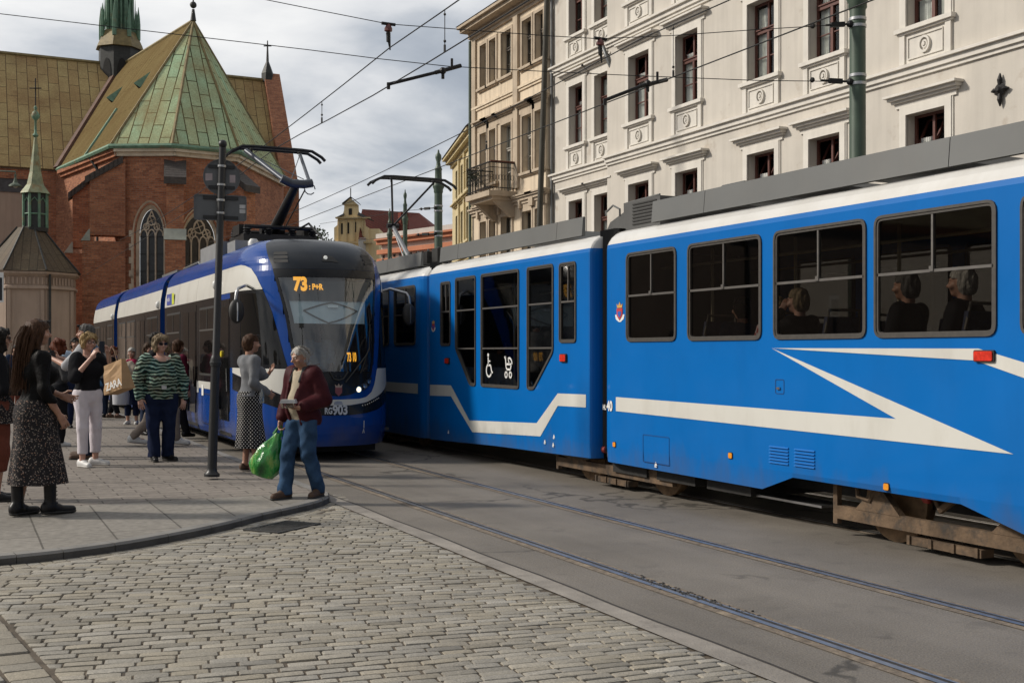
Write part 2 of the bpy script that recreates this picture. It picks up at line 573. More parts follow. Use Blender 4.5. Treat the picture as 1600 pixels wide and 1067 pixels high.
def hand(pz, sd, curl=.5, out=None, palm=None, spread=.1):
    """palm with four jointed fingers and a thumb, from the wrist"""
    k = pz.k; w = pz['wr' + sd]; d = w - pz['el' + sd]; d = d / np.linalg.norm(d) if out is None else np.array(out, float) / np.linalg.norm(out)
    n = np.array(palm if palm is not None else ((-1, 0, 0) if sd == 'R' else (1, 0, 0)), float)   # the way the palm faces
    n = n - d * (n @ d); n /= np.linalg.norm(n); sid = np.cross(d, n)                              # across the knuckles
    if sid @ np.array((0, 1, 0)) < 0 and palm is None: sid = -sid
    P = [Cn(w - d * .03 * k, w + d * .02 * k, .026 * k, .027 * k, .02)]
    for q in (-1, 0, 1): P.append(Cn(w + d * .02 * k + sid * q * .016 * k, w + d * .085 * k + sid * q * .024 * k, .017 * k, .014 * k, .015))
    for i, (q, L) in enumerate(((1.5, .07), (.5, .08), (-.5, .075), (-1.5, .06))):
        b = w + d * .088 * k + sid * q * .019 * k; dd = d + sid * q * spread; a = curl * (1 + .12 * (i - 1.5)); r = .0092 * k
        for seg, fr_ in enumerate((.45, .32, .25)):
            a2 = a * (.7 + .6 * seg); v = dd * math.cos(a2) + n * math.sin(a2); v /= np.linalg.norm(v)
            e = b + v * L * fr_ * 1.1 * k; P.append(Cn(b, e, r, r * .93, .004)); b = e; r *= .93
    b = w + d * .025 * k + sid * .026 * k + n * .008 * k
    v = (d * .6 + sid * .7 + n * .45); v /= np.linalg.norm(v); e = b + v * .04 * k; P.append(Cn(b, e, .013 * k, .011 * k, .01))
    v = (d * .85 + sid * .25 + n * .55); v /= np.linalg.norm(v); P.append(Cn(e, e + v * .034 * k, .011 * k, .009 * k, .006))
    return P


def headrot(pz):
    a, b = math.radians(pz.hyaw), math.radians(pz.hpitch)
    Rz = np.array([[math.cos(a), -math.sin(a), 0], [math.sin(a), math.cos(a), 0], [0, 0, 1]])
    Rx = np.array([[1, 0, 0], [0, math.cos(b), -math.sin(b)], [0, math.sin(b), math.cos(b)]])
    return Rz @ Rx


def head(pz, nose=1.0, jaw=1.0):
    k = pz.k * .97; R = headrot(pz); c = pz['head']
    T = lambda v: c + R @ (np.array(v, float) * k)
    e = lambda p, r, kk=.02, sub=False: El(T(p), np.array(r) * k, kk, R, None, sub)
    P = [e((0, -.012, .025), (.076, .095, .09)), e((0, .02, -.035), (.06 * jaw, .072, .075)), e((0, .052, -.088), (.03 * jaw, .03, .022)),
         e((0, .07, -.055), (.028, .022, .016), .012),
         Cn(T((0, .086, .008)), T((0, .108 + .006 * nose, -.026)), .009 * k, .0125 * k * nose, .012), e((0, .1, -.031), (.017 * nose, .013, .010), .008),
         Cn(T((-.045, .076, .026)), T((-.012, .09, .022)), .009 * k, .009 * k, .012), Cn(T((.045, .076, .026)), T((.012, .09, .022)), .009 * k, .009 * k, .012)]
    for sx in (-1, 1):
        P += [e((sx * .033, .094, .004), (.019, .016, .012), .01, True), e((sx * .032, .08, .003), (.0125, .0125, .0125), .003),
              e((sx * .05, .06, -.03), (.024, .026, .022), .02),
              e((sx * .078, -.012, -.008), (.009, .022, .032), .006), e((sx * .082, -.004, -.006), (.006, .01, .016), .004, True)]
    P += [e((0, .093, -.062), (.022, .006, .0035), .004, True)]
    P += [Cn(c + R @ np.array((0, -.03, -.06)) * k, pz['neck'] + np.array((0, .0, -.04)) * k, .05 * k, .056 * k, .03)]
    marks = [(T((sx * .032, .093, .003)), .0115 * k, (.55, .52, .48)) for sx in (-1, 1)] + [(T((sx * .032, .096, .003)), .0065 * k, (.03, .02, .015)) for sx in (-1, 1)]
    marks += [(T((sx * .014, .1, -.061)), .013 * k, 'lip') for sx in (-1, 0, 1)] + [(T((sx * x, .085, .027)), .011 * k, 'brow') for sx in (-1, 1) for x in (.018, .03, .042)]
    return P, marks


def mesh_from(parts, name):
    V = np.concatenate([p[0] for p in parts]); o = 0; Fs = []
    for v, f in parts: Fs.append(f + o); o += len(v)
    Fa = np.concatenate(Fs)
    me = bpy.data.meshes.new(name); me.vertices.add(len(V)); me.vertices.foreach_set('co', V.ravel())
    me.loops.add(len(Fa) * 4); me.loops.foreach_set('vertex_index', Fa.ravel().astype(np.int32))
    me.polygons.add(len(Fa)); me.polygons.foreach_set('loop_start', np.arange(0, len(Fa) * 4, 4, dtype=np.int32))
    me.update(calc_edges=True); me.validate()
    me.polygons.foreach_set('use_smooth', [True] * len(me.polygons))
    return me, V


def vcol(me, V, base, marks, lip, brow, seed=0):
    col = np.tile(np.array(base), (len(V), 1)) * (1 + wrinkle(V, .12, 60, seed))[:, None]
    for c, r, k in marks:
        kk = lip if k == 'lip' else brow if k == 'brow' else k
        d = np.linalg.norm(V - c, axis=1); m = np.clip((r - d) / (r * .35), 0, 1)[:, None]
        if kk is not None: col = col * (1 - m) + np.array(kk) * m
    at_ = me.color_attributes.new('tone', 'FLOAT_COLOR', 'POINT')
    at_.data.foreach_set('color', np.concatenate([np.clip(col, 0, 1), np.ones((len(V), 1))], 1).astype(np.float32).ravel())


def skinmat():
    if 'skin' in _mats: return _mats['skin']
    t = NT('skin'); a = t.n('ShaderNodeAttribute', attribute_name='tone'); t.b.inputs['Roughness'].default_value = .5
    t.b.inputs['Subsurface Weight'].default_value = .12; t.b.inputs['Subsurface Radius'].default_value = (.012, .005, .003)
    nm = t.bump(t.noise(160, 3), .15, .002)
    _mats['skin'] = t.out(a.outputs['Color'], nm); return _mats['skin']


class Person:
    def __init__(s, label, loc, turn, pose, tone=(.42, .24, .17), lip=(.33, .12, .1), brow=(.1, .07, .05), vx=.013, group=None, hands=((.45, None, None), (.45, None, None)), dz=0.0, nose=1.0, jaw=1.0, legs=True):
        s.p = pose; a = math.radians(turn) + math.atan2(loc[0] * CT - loc[1] * ST, loc[0] * ST + loc[1] * CT)
        d = Vector((ST, CT, 0)) * math.cos(a) + Vector((CT, -ST, 0)) * math.sin(a)
        s.root = thing('person', label, 'person', (loc[0], loc[1], dz), group); s.root.rotation_euler = (0, 0, math.atan2(-d.x, d.y))
        s.vx = vx; P = pose
        body = P.torso(-.004) + P.arm('R') + P.arm('L') + (P.leg('R') + P.leg('L') if legs else [])
        for sd in 'RL' if legs else '':
            body.append(Cn(P['an' + sd] + (0, -.03, -.03), P['an' + sd] + s.toe(sd) * .15 * P.k + np.array((0, 0, -.055)) * P.k, .034 * P.k, .022 * P.k, .03))
        hp, marks = head(P, nose, jaw)
        parts = [sdf(body, vx + .002), sdf(hp, min(vx * .55, .007))]
        for sd, (c, o, pl) in zip('RL', hands):
            if c is not None: parts.append(sdf(hand(P, sd, c, o, pl), min(vx * .42, .0055), pad=.01))
        me, V = mesh_from(parts, 'body'); me.materials.append(skinmat()); vcol(me, V, tone, marks, lip, brow)
        s.child('body', me)

    def toe(s, sd):
        a = math.radians(s.p.toe[sd]); return np.array((math.sin(a), math.cos(a), 0))

    def child(s, name, me, parent=None):
        o = bpy.data.objects.new(name, me); C.objects.link(o); o.parent = parent or s.root; return o

    def wear(s, name, prims, mat, post=None, amp=.004, fr=24, vx=None, seed=1, parent=None):
        def pp(G, F):
            F = F + wrinkle(G, amp * 1.5, fr, seed, (1, 1, .45)) + wrinkle(G, amp * .5, fr * 2.6, seed + 50) if amp else F
            return post(G, F) if post else F
        V, Fc = sdf(prims, vx or s.vx, pp); me, _ = mesh_from([(V, Fc)], name); me.materials.append(mat)
        return s.child(name, me, parent)

    def shirt(s, mat, name='shirt', off=.016, hem=.9, sl=1.0, neck=1.44, belly=0.0, fat=1.12, amp=.005, post=None, seed=1, vx=None):
        P = s.p; k = P.k
        def pp(G, F):
            c = P['pelvis'] * .5 + P['chest'] * .5
            torso = np.hypot(G[..., 0] - c[0], G[..., 1] - c[1]) < .3
            F = np.where(torso, np.maximum(F, hem * k - G[..., 2]), F)
            nk = P['neck']; d = np.linalg.norm((G - nk - np.array((0, .03, .05)) * k) * np.array((1, .9, .8)), axis=-1)
            F = np.maximum(F, (.078 + (1.44 - neck)) * k - d)
            return post(G, F) if post else F
        return s.wear(name, P.torso(off, belly) + P.arm('R', off * .8, sl, fat) + P.arm('L', off * .8, sl, fat), mat, pp, amp, seed=seed, vx=vx)

    def trousers(s, mat, off=.014, cut=.06, fat=1.05, flare=.012, top=1.03, amp=.005, seed=2, name='trousers'):
        P = s.p; k = P.k
        pr = P.leg('R', off, 0, fat, flare) + P.leg('L', off, 0, fat, flare) + [p for p in P.torso(off * .7)[:3]]
        def pp(G, F):
            return np.maximum(np.maximum(F, G[..., 2] - top * k), cut * k - G[..., 2])
        return s.wear(name, pr, mat, pp, amp, 30, seed=seed)

    def shoes(s, mat, h=.0, r=.042, ln=.19, boot=0.0, sole=None, name='shoe', vx=.009):
        P = s.p; k = P.k
        for sd in 'RL':
            a = P['an' + sd]; t = s.toe(sd); g = np.array((a[0], a[1], 0)); z = (a[2] - .085 * k)
            hl = g - t * .045 * k + (0, 0, z + r * .8); to = g + t * (ln - .045) * k + (0, 0, r * .62 + max(0, z * .4))
            pr = [Cn(hl, to, r * k, r * .8 * k, .03), Cn(hl + (0, 0, .03 * k), g + t * .06 * k + (0, 0, z + r * 1.2), r * .9 * k, r * .7 * k, .03)]
            if boot: pr.append(Cn(a + (0, -.005, -.02), a + (0, -.01, boot), .05 * k, .056 * k, .03))
            fl = min(z, 0.0) if z < 0 else 0
            o = s.wear(name, pr, mat, lambda G, F: np.maximum(F, .004 - G[..., 2] + z * .0), 0, vx=vx)
            if sole is not None:
                pr2 = [Cn(g - t * .045 * k + (0, 0, z + .012), g + t * (ln - .045) * k + (0, 0, .012 + max(0, z * .4)), r * 1.05 * k, r * .9 * k, .02, ((0, 0, 1), .4))]
                s.wear('sole', pr2, sole, None, 0, vx=vx, parent=o)

    def hair(s, mat, prims=(), cut=None, grow=.014, amp=.006, fr=70, seed=5, vx=.008, back=-.07, front=.045, low=-.02, side=None):
        """cap of hair over the skull, kept off the face, plus extra locks given in head space"""
        P = s.p; k = P.k * .97; R = headrot(P); c = P['head']
        T = lambda v: c + R @ (np.array(v, float) * k)
        pr = [El(c + R @ (np.array((0, -.014, .028)) * k), np.array((.076 + grow, .096 + grow, .09 + grow)) * k, .02, R),
              El(c + R @ (np.array((0, -.045, -.03)) * k), np.array((.066 + grow, .06 + grow, .075 + grow)) * k, .03, R)]
        for q in prims:
            if q[0] == 'c': pr.append(Cn(T(q[1]), T(q[2]), q[3] * k, q[4] * k, q[5], q[6]))
            else: pr.append(El(T(q[1]), q[2] * k, q[4], R))
        def pp(G, F):
            L = ((G - c) @ R) / k
            x, y, z = L[..., 0], L[..., 1], L[..., 2]
            face = np.maximum(front - y, np.maximum(z - .06 + np.abs(x) * .5, np.abs(x) - .078)) * k     # open face
            ear = np.maximum(np.maximum(.0 - y, z - .03), -.2 - z) * k
            F = np.maximum(F, -face); F = np.maximum(F, -ear) if side is None else F
            return np.maximum(F, (low - .2 - z) * k) if cut is None else np.maximum(F, (cut - z) * k)
        return s.wear('hair', pr, mat, pp, amp, fr, vx, seed)

    def strands(s, mat, roots, n=120, r=.0035, seed=3, drop=None, spread=.02):
        """loose locks: each root list is a guide line in head space, jittered"""
        P = s.p; k = P.k * .97; R = headrot(P); c = P['head']; rr = random.Random(seed); m = MB()
        for i in range(n):
            g = rr.choice(roots); j = np.array((rr.gauss(0, spread), rr.gauss(0, spread), rr.gauss(0, spread * .6))); L = rr.uniform(.75, 1.08); pts = []
            for q, v in enumerate(g):
                w_ = np.array(v, float) + j * (.5 + .5 * q / len(g)) + np.array((rr.gauss(0, .004), rr.gauss(0, .004), 0)); w_ = np.array(g[0]) + (w_ - np.array(g[0])) * L if q == len(g) - 1 else w_
                pts.append(Vector(c + R @ (w_ * k)))
            m.tube(pts, [r * k * f for f in np.linspace(1, .35, len(pts))], 4, False)
        return m.build_local('loose_hair', mat, s.root)

    def glasses(s, frame, lens=None, z=.004):
        P = s.p; k = P.k * .97; R = headrot(P); c = P['head']; m = MB()
        T = lambda v: Vector(c + R @ (np.array(v, float) * k))
        for sx in (-1, 1):
            f = lambda u, v, d: T((u, .103 + d - abs(u) * .18, v))
            o = rrect(sx * .036 - .027, sx * .036 + .027, z - .02, z + .018, .012, 4)
            m.mat = 0; m.ring(o, inset(o, .005), f, 0, .004)
            m.mat = 1 if lens else 0
            if lens: m.prism(inset(o, .003), f, .0005, .002)
            m.mat = 0; m.tube([T((sx * .062, .094, z + .008)), T((sx * .083, .04, z + .006)), T((sx * .085, -.01, z + .004))], .003 * k, 5)
        m.tube([T((-.01, .106, z + .004)), T((.01, .106, z + .004))], .003 * k, 5)
        return m.build_local('glasses', [frame, lens] if lens else [frame], s.root)

    def skirt(s, mat, z0, z1, r0, r1, flat=.75, pleats=14, amp=.02, shift=(0, 0), name='skirt', swing=0.0):
        P = s.p; k = P.k; m = MB(); c = P['pelvis']; rows = []; uvs = {}
        n = 72; nv = 26
        for i in range(nv):
            t = i / (nv - 1); z = (z1 + (z0 - z1) * t) * k
            row = []
            hipb = math.exp(-((z / k - .93) / .12) ** 2)
            for j in range(n):
                a = 2 * math.pi * j / n
                r = (r1 + (r0 - r1) * t ** .8 + .03 * hipb) * k * (1 + amp * t / .2 * .2 * math.sin(pleats * a + 1.3 * math.sin(3 * a)) + .5 * amp * t * math.sin(5 * a + 4 * t))
                row.append((c[0] + shift[0] * t + r * math.cos(a), c[1] + shift[1] * t - .01 + r * flat * (1 + (1 / flat - 1) * .5 * t) * math.sin(a), z + swing * t * math.sin(a + 1) * .05))
            rows.append(row)
        m.grid(rows, True)
        top = m.add([(c[0], c[1], rows[0][0][2])]);
        for j in range(n): m.face((top, j, (j + 1) % n))
        R0 = r0 * k
        uv = lambda Q, N: np.stack([np.arctan2(Q[:, 1] - c[1], Q[:, 0] - c[0]) * R0, Q[:, 2]], 1)
        return m.build_local(name, mat, s.root, 80, uv)

    def world(s, v):
        a = s.root.rotation_euler[2]; L = s.root.location
        return Vector((L.x + v[0] * math.cos(a) - v[1] * math.sin(a), L.y + v[0] * math.sin(a) + v[1] * math.cos(a), L.z + v[2]))


def build_local(s, name, mats, parent, smooth=40, uvfn=None):
    me = bpy.data.meshes.new(name); me.from_pydata(s.v, [], s.f); me.validate()
    for m in (mats if isinstance(mats, (list, tuple)) else [mats]): me.materials.append(m)
    if len(me.polygons) == len(s.m): me.polygons.foreach_set('material_index', s.m)
    finish(me, smooth, uvfn)
    o = bpy.data.objects.new(name, me); C.objects.link(o); o.parent = parent; return o


MB.build_local = build_local

# ------------------------------------------------------------------ light and sky
SUN = Vector((-.74, .40, .56)).normalized()
w = bpy.data.worlds.new('World'); bpy.context.scene.world = w; w.use_nodes = True
t = w.node_tree; bg = t.nodes['Background']
sky = t.nodes.new('ShaderNodeTexSky'); sky.sky_type = 'NISHITA'; sky.sun_disc = False
sky.sun_elevation = math.asin(SUN.z); sky.sun_rotation = math.atan2(SUN.x, SUN.y); sky.air_density = 1.2; sky.dust_density = 2.0
tc = t.nodes.new('ShaderNodeTexCoord'); sp = t.nodes.new('ShaderNodeSeparateXYZ'); t.links.new(tc.outputs['Generated'], sp.inputs[0])


def wm(op, a, b=0.0):
    m = t.nodes.new('ShaderNodeMath'); m.operation = op
    for i, v in enumerate((a, b)):
        if hasattr(v, 'links'): t.links.new(v, m.inputs[i])
        else: m.inputs[i].default_value = v
    return m.outputs[0]


den = wm('ADD', wm('MAXIMUM', sp.outputs[2], 0.0), .22)
cb = t.nodes.new('ShaderNodeCombineXYZ'); t.links.new(wm('DIVIDE', sp.outputs[0], den), cb.inputs[0]); t.links.new(wm('DIVIDE', sp.outputs[1], den), cb.inputs[1])


def wn(scale, off, detail=8, dist=.0, rough=.55):
    mp = t.nodes.new('ShaderNodeMapping'); mp.inputs['Location'].default_value = off; t.links.new(cb.outputs[0], mp.inputs['Vector'])
    n = t.nodes.new('ShaderNodeTexNoise'); n.inputs['Scale'].default_value = scale; n.inputs['Detail'].default_value = detail
    n.inputs['Roughness'].default_value = rough; n.inputs['Distortion'].default_value = dist; t.links.new(mp.outputs[0], n.inputs['Vector']); return n.outputs['Fac']


def wramp(f, stops):
    r = t.nodes.new('ShaderNodeValToRGB'); e = r.color_ramp.elements
    e[0].position, e[0].color = stops[0][0], c4(stops[0][1]); e[1].position, e[1].color = stops[-1][0], c4(stops[-1][1])
    for p, c in stops[1:-1]:
        x = e.new(p); x.color = c4(c)
    t.links.new(f, r.inputs['Fac']); return r.outputs['Color']


shape = wm('ADD', wm('MULTIPLY', wn(1.55, (3.1, 1.7, 0), 9, .25, .52), .75), wm('MULTIPLY', wn(.55, (7.3, 2.2, 0), 2), .25))
# thick cloud cover: grey-blue bellies, bright broken edges (radiance of the cloud sheet, in units of the sky strength)
cl = wramp(shape, [(.36, (.34, .385, .455)), (.43, (.48, .52, .58)), (.50, (.76, .775, .80)), (.60, (1.0, .995, .985))])
mul = t.nodes.new('ShaderNodeVectorMath'); mul.operation = 'SCALE'; t.links.new(cl, mul.inputs[0])
back = wm('MULTIPLY', wramp(wm('ADD', wm('MULTIPLY', sp.outputs[1], .5), .5), [(.12, (.5, .5, .5)), (.62, (1, 1, 1))]), 1 / .1)      # sky dimmed behind the camera, added to cut the fill light
t.links.new(back, mul.inputs['Scale'])
mx = t.nodes.new('ShaderNodeMix'); mx.data_type = 'RGBA'
t.links.new(sky.outputs[0], mx.inputs[6]); t.links.new(mul.outputs[0], mx.inputs[7]); mx.inputs[0].default_value = .93
t.links.new(mx.outputs[2], bg.inputs[0]); bg.inputs[1].default_value = .1

sl = bpy.data.lights.new('sun', 'SUN'); sl.energy = 3.5; sl.angle = math.radians(6.0); sl.color = (1.0, .93, .83)
so = bpy.data.objects.new('sun', sl); C.objects.link(so); so.rotation_euler = SUN.to_track_quat('Z', 'Y').to_euler(); so.location = (0, 0, 60)
sc = bpy.context.scene
sc.view_settings.view_transform = 'Standard'; sc.view_settings.look = 'None'; sc.view_settings.exposure = 0.0; sc.view_settings.gamma = 1
sc.cycles.max_bounces = 8; sc.cycles.transparent_max_bounces = 16; sc.cycles.caustics_reflective = False; sc.cycles.caustics_refractive = False

# ------------------------------------------------------------------ ground
def asphalt(name, col, crack=1.0):
    t = NT(name); t.b.inputs['Specular IOR Level'].default_value = .35
    c = t.ramp(t.noise(.7, 6, .6), [(.3, shade(col, .8)), (.7, shade(col, 1.2))])
    c = t.mix(.55, c, t.ramp(t.noise(85, 4, .7), [(.3, (.25, .25, .25)), (.7, (1.75, 1.72, 1.68))]), 'MULTIPLY')
    # tyre-polished and dusty lanes along the street
    c = t.mix(t.math('MULTIPLY', t.ramp(t.noise(1.0, 5, coord='Object', sc=(2.4, .06, 1)), [(.45, (0, 0, 0)), (.7, (1, 1, 1))]), .35), c, shade(col, 1.5))
    c = t.mix(t.math('MULTIPLY', t.ramp(t.noise(2.2, 6, .7), [(.56, (0, 0, 0)), (.68, (1, 1, 1))]), .4), c, shade(col, .55))
    v = t.n('ShaderNodeTexVoronoi', feature='DISTANCE_TO_EDGE'); v.inputs['Scale'].default_value = .33
    nz = t.n('ShaderNodeTexNoise'); nz.inputs['Scale'].default_value = 2.5; nz.inputs['Detail'].default_value = 6; t.l(t.tc.outputs['Object'], nz.inputs['Vector'])
    ad = t.n('ShaderNodeVectorMath', operation='MULTIPLY_ADD'); t.l(nz.outputs['Color'], ad.inputs[0]); ad.inputs[1].default_value = (.7, .7, .7); t.l(t.tc.outputs['Object'], ad.inputs[2])
    t.l(ad.outputs[0], v.inputs['Vector'])
    k = t.ramp(v.outputs['Distance'], [(.004, (1, 1, 1)), (.013, (0, 0, 0))])
    g = t.ramp(t.noise(.45, 3, coord='Object'), [(.47, (0, 0, 0)), (.55, (1, 1, 1))])
    c = t.mix(t.math('MULTIPLY', t.math('MULTIPLY', k, g), .8 * crack), c, shade(col, .25))
    # square repair patches and small tar spots
    pv = t.n('ShaderNodeTexVoronoi', distance='CHEBYCHEV'); pv.inputs['Scale'].default_value = .28; t.l(t.tc.outputs['Object'], pv.inputs['Vector'])
    c = t.mix(t.math('MULTIPLY', t.ramp(pv.outputs['Distance'], [(.30, (1, 1, 1)), (.315, (0, 0, 0))]), .1), c, shade(col, .55))
    c = t.mix(t.math('MULTIPLY', t.ramp(t.noise(9, 2), [(.72, (0, 0, 0)), (.76, (1, 1, 1))]), .45), c, shade(col, .35))
    nm = t.bump(t.noise(110, 4), .5, .006); nm = t.bump(t.noise(4, 4), .25, .02, nm)
    rg = t.math('ADD', t.math('MULTIPLY', t.noise(1.7, 4), .25), .6)
    return t.out(c, nm, rg)


ASPH = asphalt('asphalt', (.16, .143, .122)); ASPH2 = asphalt('old asphalt', (.1, .094, .088), .3)
m = MB(); m.poly([(-300, -100, -.015), (300, -100, -.015), (300, 500, -.015), (-300, 500, -.015)])
struct(m.build('ground', ASPH2))
m = MB(); m.poly([(3.58, -12, 0), (11, -12, 0), (11, 150, 0), (3.58, 150, 0)])
struct(m.build('road', ASPH))

STEEL = M('rail steel', (.45, .44, .43), .34, .9, .2, 9)
RUST = M('rail seal', (.17, .135, .1), .9, 0, .4, 18, .5, 60, dirt=((.3, .24, .17), 3, .55))
GROOVE = M('groove dirt', (.035, .03, .026), .9, 0, .3, 20)
for p in (4.14, 5.43, 7.04, 8.34):
    m = MB()
    for x0, x1, z, k in ((-.105, .1, .004, 1), (-.04, .004, .009, 0), (.004, .036, .0065, 2), (.036, .052, .0085, 0)):
        m.mat = k; s0 = -12
        while s0 < 90:
            m.poly([(p + x0, s0, z), (p + x1, s0, z), (p + x1, s0 + 3, z), (p + x0, s0 + 3, z)]); s0 += 3
    struct(m.build('tram_rail', [STEEL, RUST, GROOVE]))

CONC = M('pale concrete', (.25, .225, .195), .9, 0, .25, 3, .5, 70, dirt=((.13, .115, .1), 2.5, .56))
m = MB(); y = -12
while y < 11.9:
    m.poly([(3.43, y, .006), (3.6 + .015 * math.sin(y * 3), y, .006), (3.6 + .015 * math.sin((y + .5) * 3), y + .5, .006), (3.43, y + .5, .006)]); y += .5
struct(m.build('edge_strip', CONC))
m = MB()
for y in np.arange(-12, 11.9, .5):
    m.poly([(3.585 + .012 * math.sin(y * 3), y, .0075), (3.607 + .012 * math.sin(y * 3), y, .0075), (3.607 + .012 * math.sin(y * 3 + 1.5), y + .5, .0075), (3.585 + .012 * math.sin(y * 3 + 1.5), y + .5, .0075)])
struct(m.build('edge_joint', GROOVE))

# crumbled asphalt beside the near rail
m = MB(); r = random.Random(3); a = gnd(945, 888); b = gnd(1195, 972)
for i in range(420):
    u = r.random(); x = a[0] + (b[0] - a[0]) * u + r.gauss(.02, .025); y = a[1] + (b[1] - a[1]) * u; z = r.uniform(.004, .014) * (1 - abs(u - .5))
    m.sphere((x, y, z * .5), (r.uniform(.006, .016), r.uniform(.006, .018), z * .6 + .002), 5, 3)
struct(m.build('loose_rubble', M('crumbled asphalt', (.05, .046, .042), .95, 0, .4, 40, .6), smooth=60), 'stuff')

# pavement with a rounded corner
CURB = [(-40, 8.6), (-6, 8.75), (-2, 8.88), (-.6, 8.95), (.25, 9.06), (.69, 9.15), (1.18, 9.36), (1.74, 9.74), (2.18, 10.12), (2.5, 10.45), (2.78, 10.68), (3.05, 10.92), (3.26, 11.15), (3.42, 11.42), (3.5, 11.7), (3.51, 11.95)]


def catmull(P, n=6):
    out = []
    for i in range(len(P) - 1):
        p0, p1, p2, p3 = [Vector((*P[min(max(j, 0), len(P) - 1)], 0)) for j in (i - 1, i, i + 1, i + 2)]
        for k in range(n):
            t_ = k / n
            out.append(.5 * ((2 * p1) + (p2 - p0) * t_ + (2 * p0 - 5 * p1 + 4 * p2 - p3) * t_ ** 2 + (3 * p1 - p0 - 3 * p2 + p3) * t_ ** 3))
    out.append(Vector((*P[-1], 0))); return [(v.x, v.y) for v in out]


CC = CURB[:3] + catmull(CURB[3:], 5) + [(3.5, 13), (3.48, 20), (3.44, 40), (3.4, 75)]
PH = .066
def offs(P, d):
    out = []
    for i in range(len(P)):
        a = Vector(P[max(i - 1, 0)]); b = Vector(P[min(i + 1, len(P) - 1)]); t_ = (b - a).normalized(); out.append((P[i][0] - t_.y * d, P[i][1] + t_.x * d))
    return out
IN = offs(CC, .13)
SLAB = brickmat('pavement slabs', (.25, .232, .205), (.28, .26, .23), (.1, .092, .08), 2.2, .56, .009, .8, True, .3, (.14, .13, .115), big=.45)
PAVER = brickmat('clinker pavers', (.225, .2, .175), (.265, .235, .205), (.09, .079, .067), .42, .2, .009, .75, False, .5, (.1, .085, .075), big=.35)
SY = 11.72
k0 = next(i for i, p in enumerate(IN) if p[1] > SY)
m = MB(); m.poly([(p[0], p[1], PH) for p in IN[:k0]] + [(3.34, SY, PH), (-40, SY, PH)]); struct(m.build('pavement_slabs', SLAB))
m = MB(); m.poly([(-40, SY, PH), (3.34, SY, PH)] + [(p[0], p[1], PH) for p in IN[k0:]] + [(-40, 75, PH)]); struct(m.build('pavement', PAVER))
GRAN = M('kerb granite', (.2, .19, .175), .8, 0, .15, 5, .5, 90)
GRAND = M('shaded kerb face', (.075, .07, .064), .85, 0, .3, 5, .5, 90)  # darker than the top: shade on the upright face is put into its colour
m = MB(); OUT = CC; N = len(CC); acc = 0
L = [(0, 0)]
for i in range(N - 1):
    a0, a1, b0, b1 = OUT[i], OUT[i + 1], IN[i], IN[i + 1]
    seg = math.dist(a0, a1); ns = max(1, int(round(seg / .9)))
    if seg < .9: ns = 1
    for q in range(ns):
        f0, f1 = q / ns, (q + 1) / ns
        gap = .004 if (seg >= .9 or i % 4 == 0) else 0
        f1 -= gap / seg
        lerp = lambda a, b, f: (a[0] + (b[0] - a[0]) * f, a[1] + (b[1] - a[1]) * f)
        o0, o1, i0, i1 = lerp(a0, a1, f0), lerp(a0, a1, f1), lerp(b0, b1, f0), lerp(b0, b1, f1)
        e = .018; q0, q1 = lerp(o0, i0, e / .15), lerp(o1, i1, e / .15)
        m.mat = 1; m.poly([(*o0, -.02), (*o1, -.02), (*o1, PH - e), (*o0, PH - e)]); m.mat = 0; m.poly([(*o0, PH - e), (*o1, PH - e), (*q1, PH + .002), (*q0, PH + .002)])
        m.poly([(*q0, PH + .002), (*q1, PH + .002), (*i1, PH + .002), (*i0, PH + .002)])
        if gap:
            m.poly([(*o1, -.02), (*i1, -.02), (*i1, PH), (*o1, PH)])
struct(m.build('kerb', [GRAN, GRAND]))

# granite setts: every stone is modelled; rows fan out from a point to the right
SETT = NT('granite setts'); t_ = SETT
at_ = t_.n('ShaderNodeAttribute', attribute_name='tone')
c = t_.mix(.6, at_.outputs['Color'], t_.ramp(t_.noise(120, 4, .75), [(.32, (.3, .3, .3)), (.68, (1.7, 1.67, 1.62))]), 'MULTIPLY')
c = t_.mix(t_.math('MULTIPLY', t_.ramp(t_.noise(1.1, 5), [(.5, (0, 0, 0)), (.68, (1, 1, 1))]), .35), c, (.13, .115, .095))
SETT.b.inputs['Roughness'].default_value = .7
SETTM = t_.out(c, t_.bump(t_.noise(120, 4), .45, .004, t_.bump(t_.noise(24, 3), .4, .01)))
def in_curb(x, y):
    """distance inside the sett field from the kerb line (positive = street side)"""
    best = 9
    for a, b in zip(CC[:-4], CC[1:-3]):
        ax, ay, bx, by = *a, *b; dx, dy = bx - ax, by - ay; L2 = dx * dx + dy * dy
        u = max(0, min(1, ((x - ax) * dx + (y - ay) * dy) / L2)); px, py = ax + dx * u, ay + dy * u
        d = math.hypot(x - px, y - py); s_ = (dx * (y - ay) - dy * (x - ax)); d = d if s_ < 0 else -d
        if abs(d) < abs(best): best = d
    return best
PIV = (18.0, 3.2)
def gutter(s): return interp([(2, 1.0), (4, .72), (5.73, .42), (7.37, .2), (8.3, .1), (9.0, .0)], s)
verts = []; faces = []; tones = []
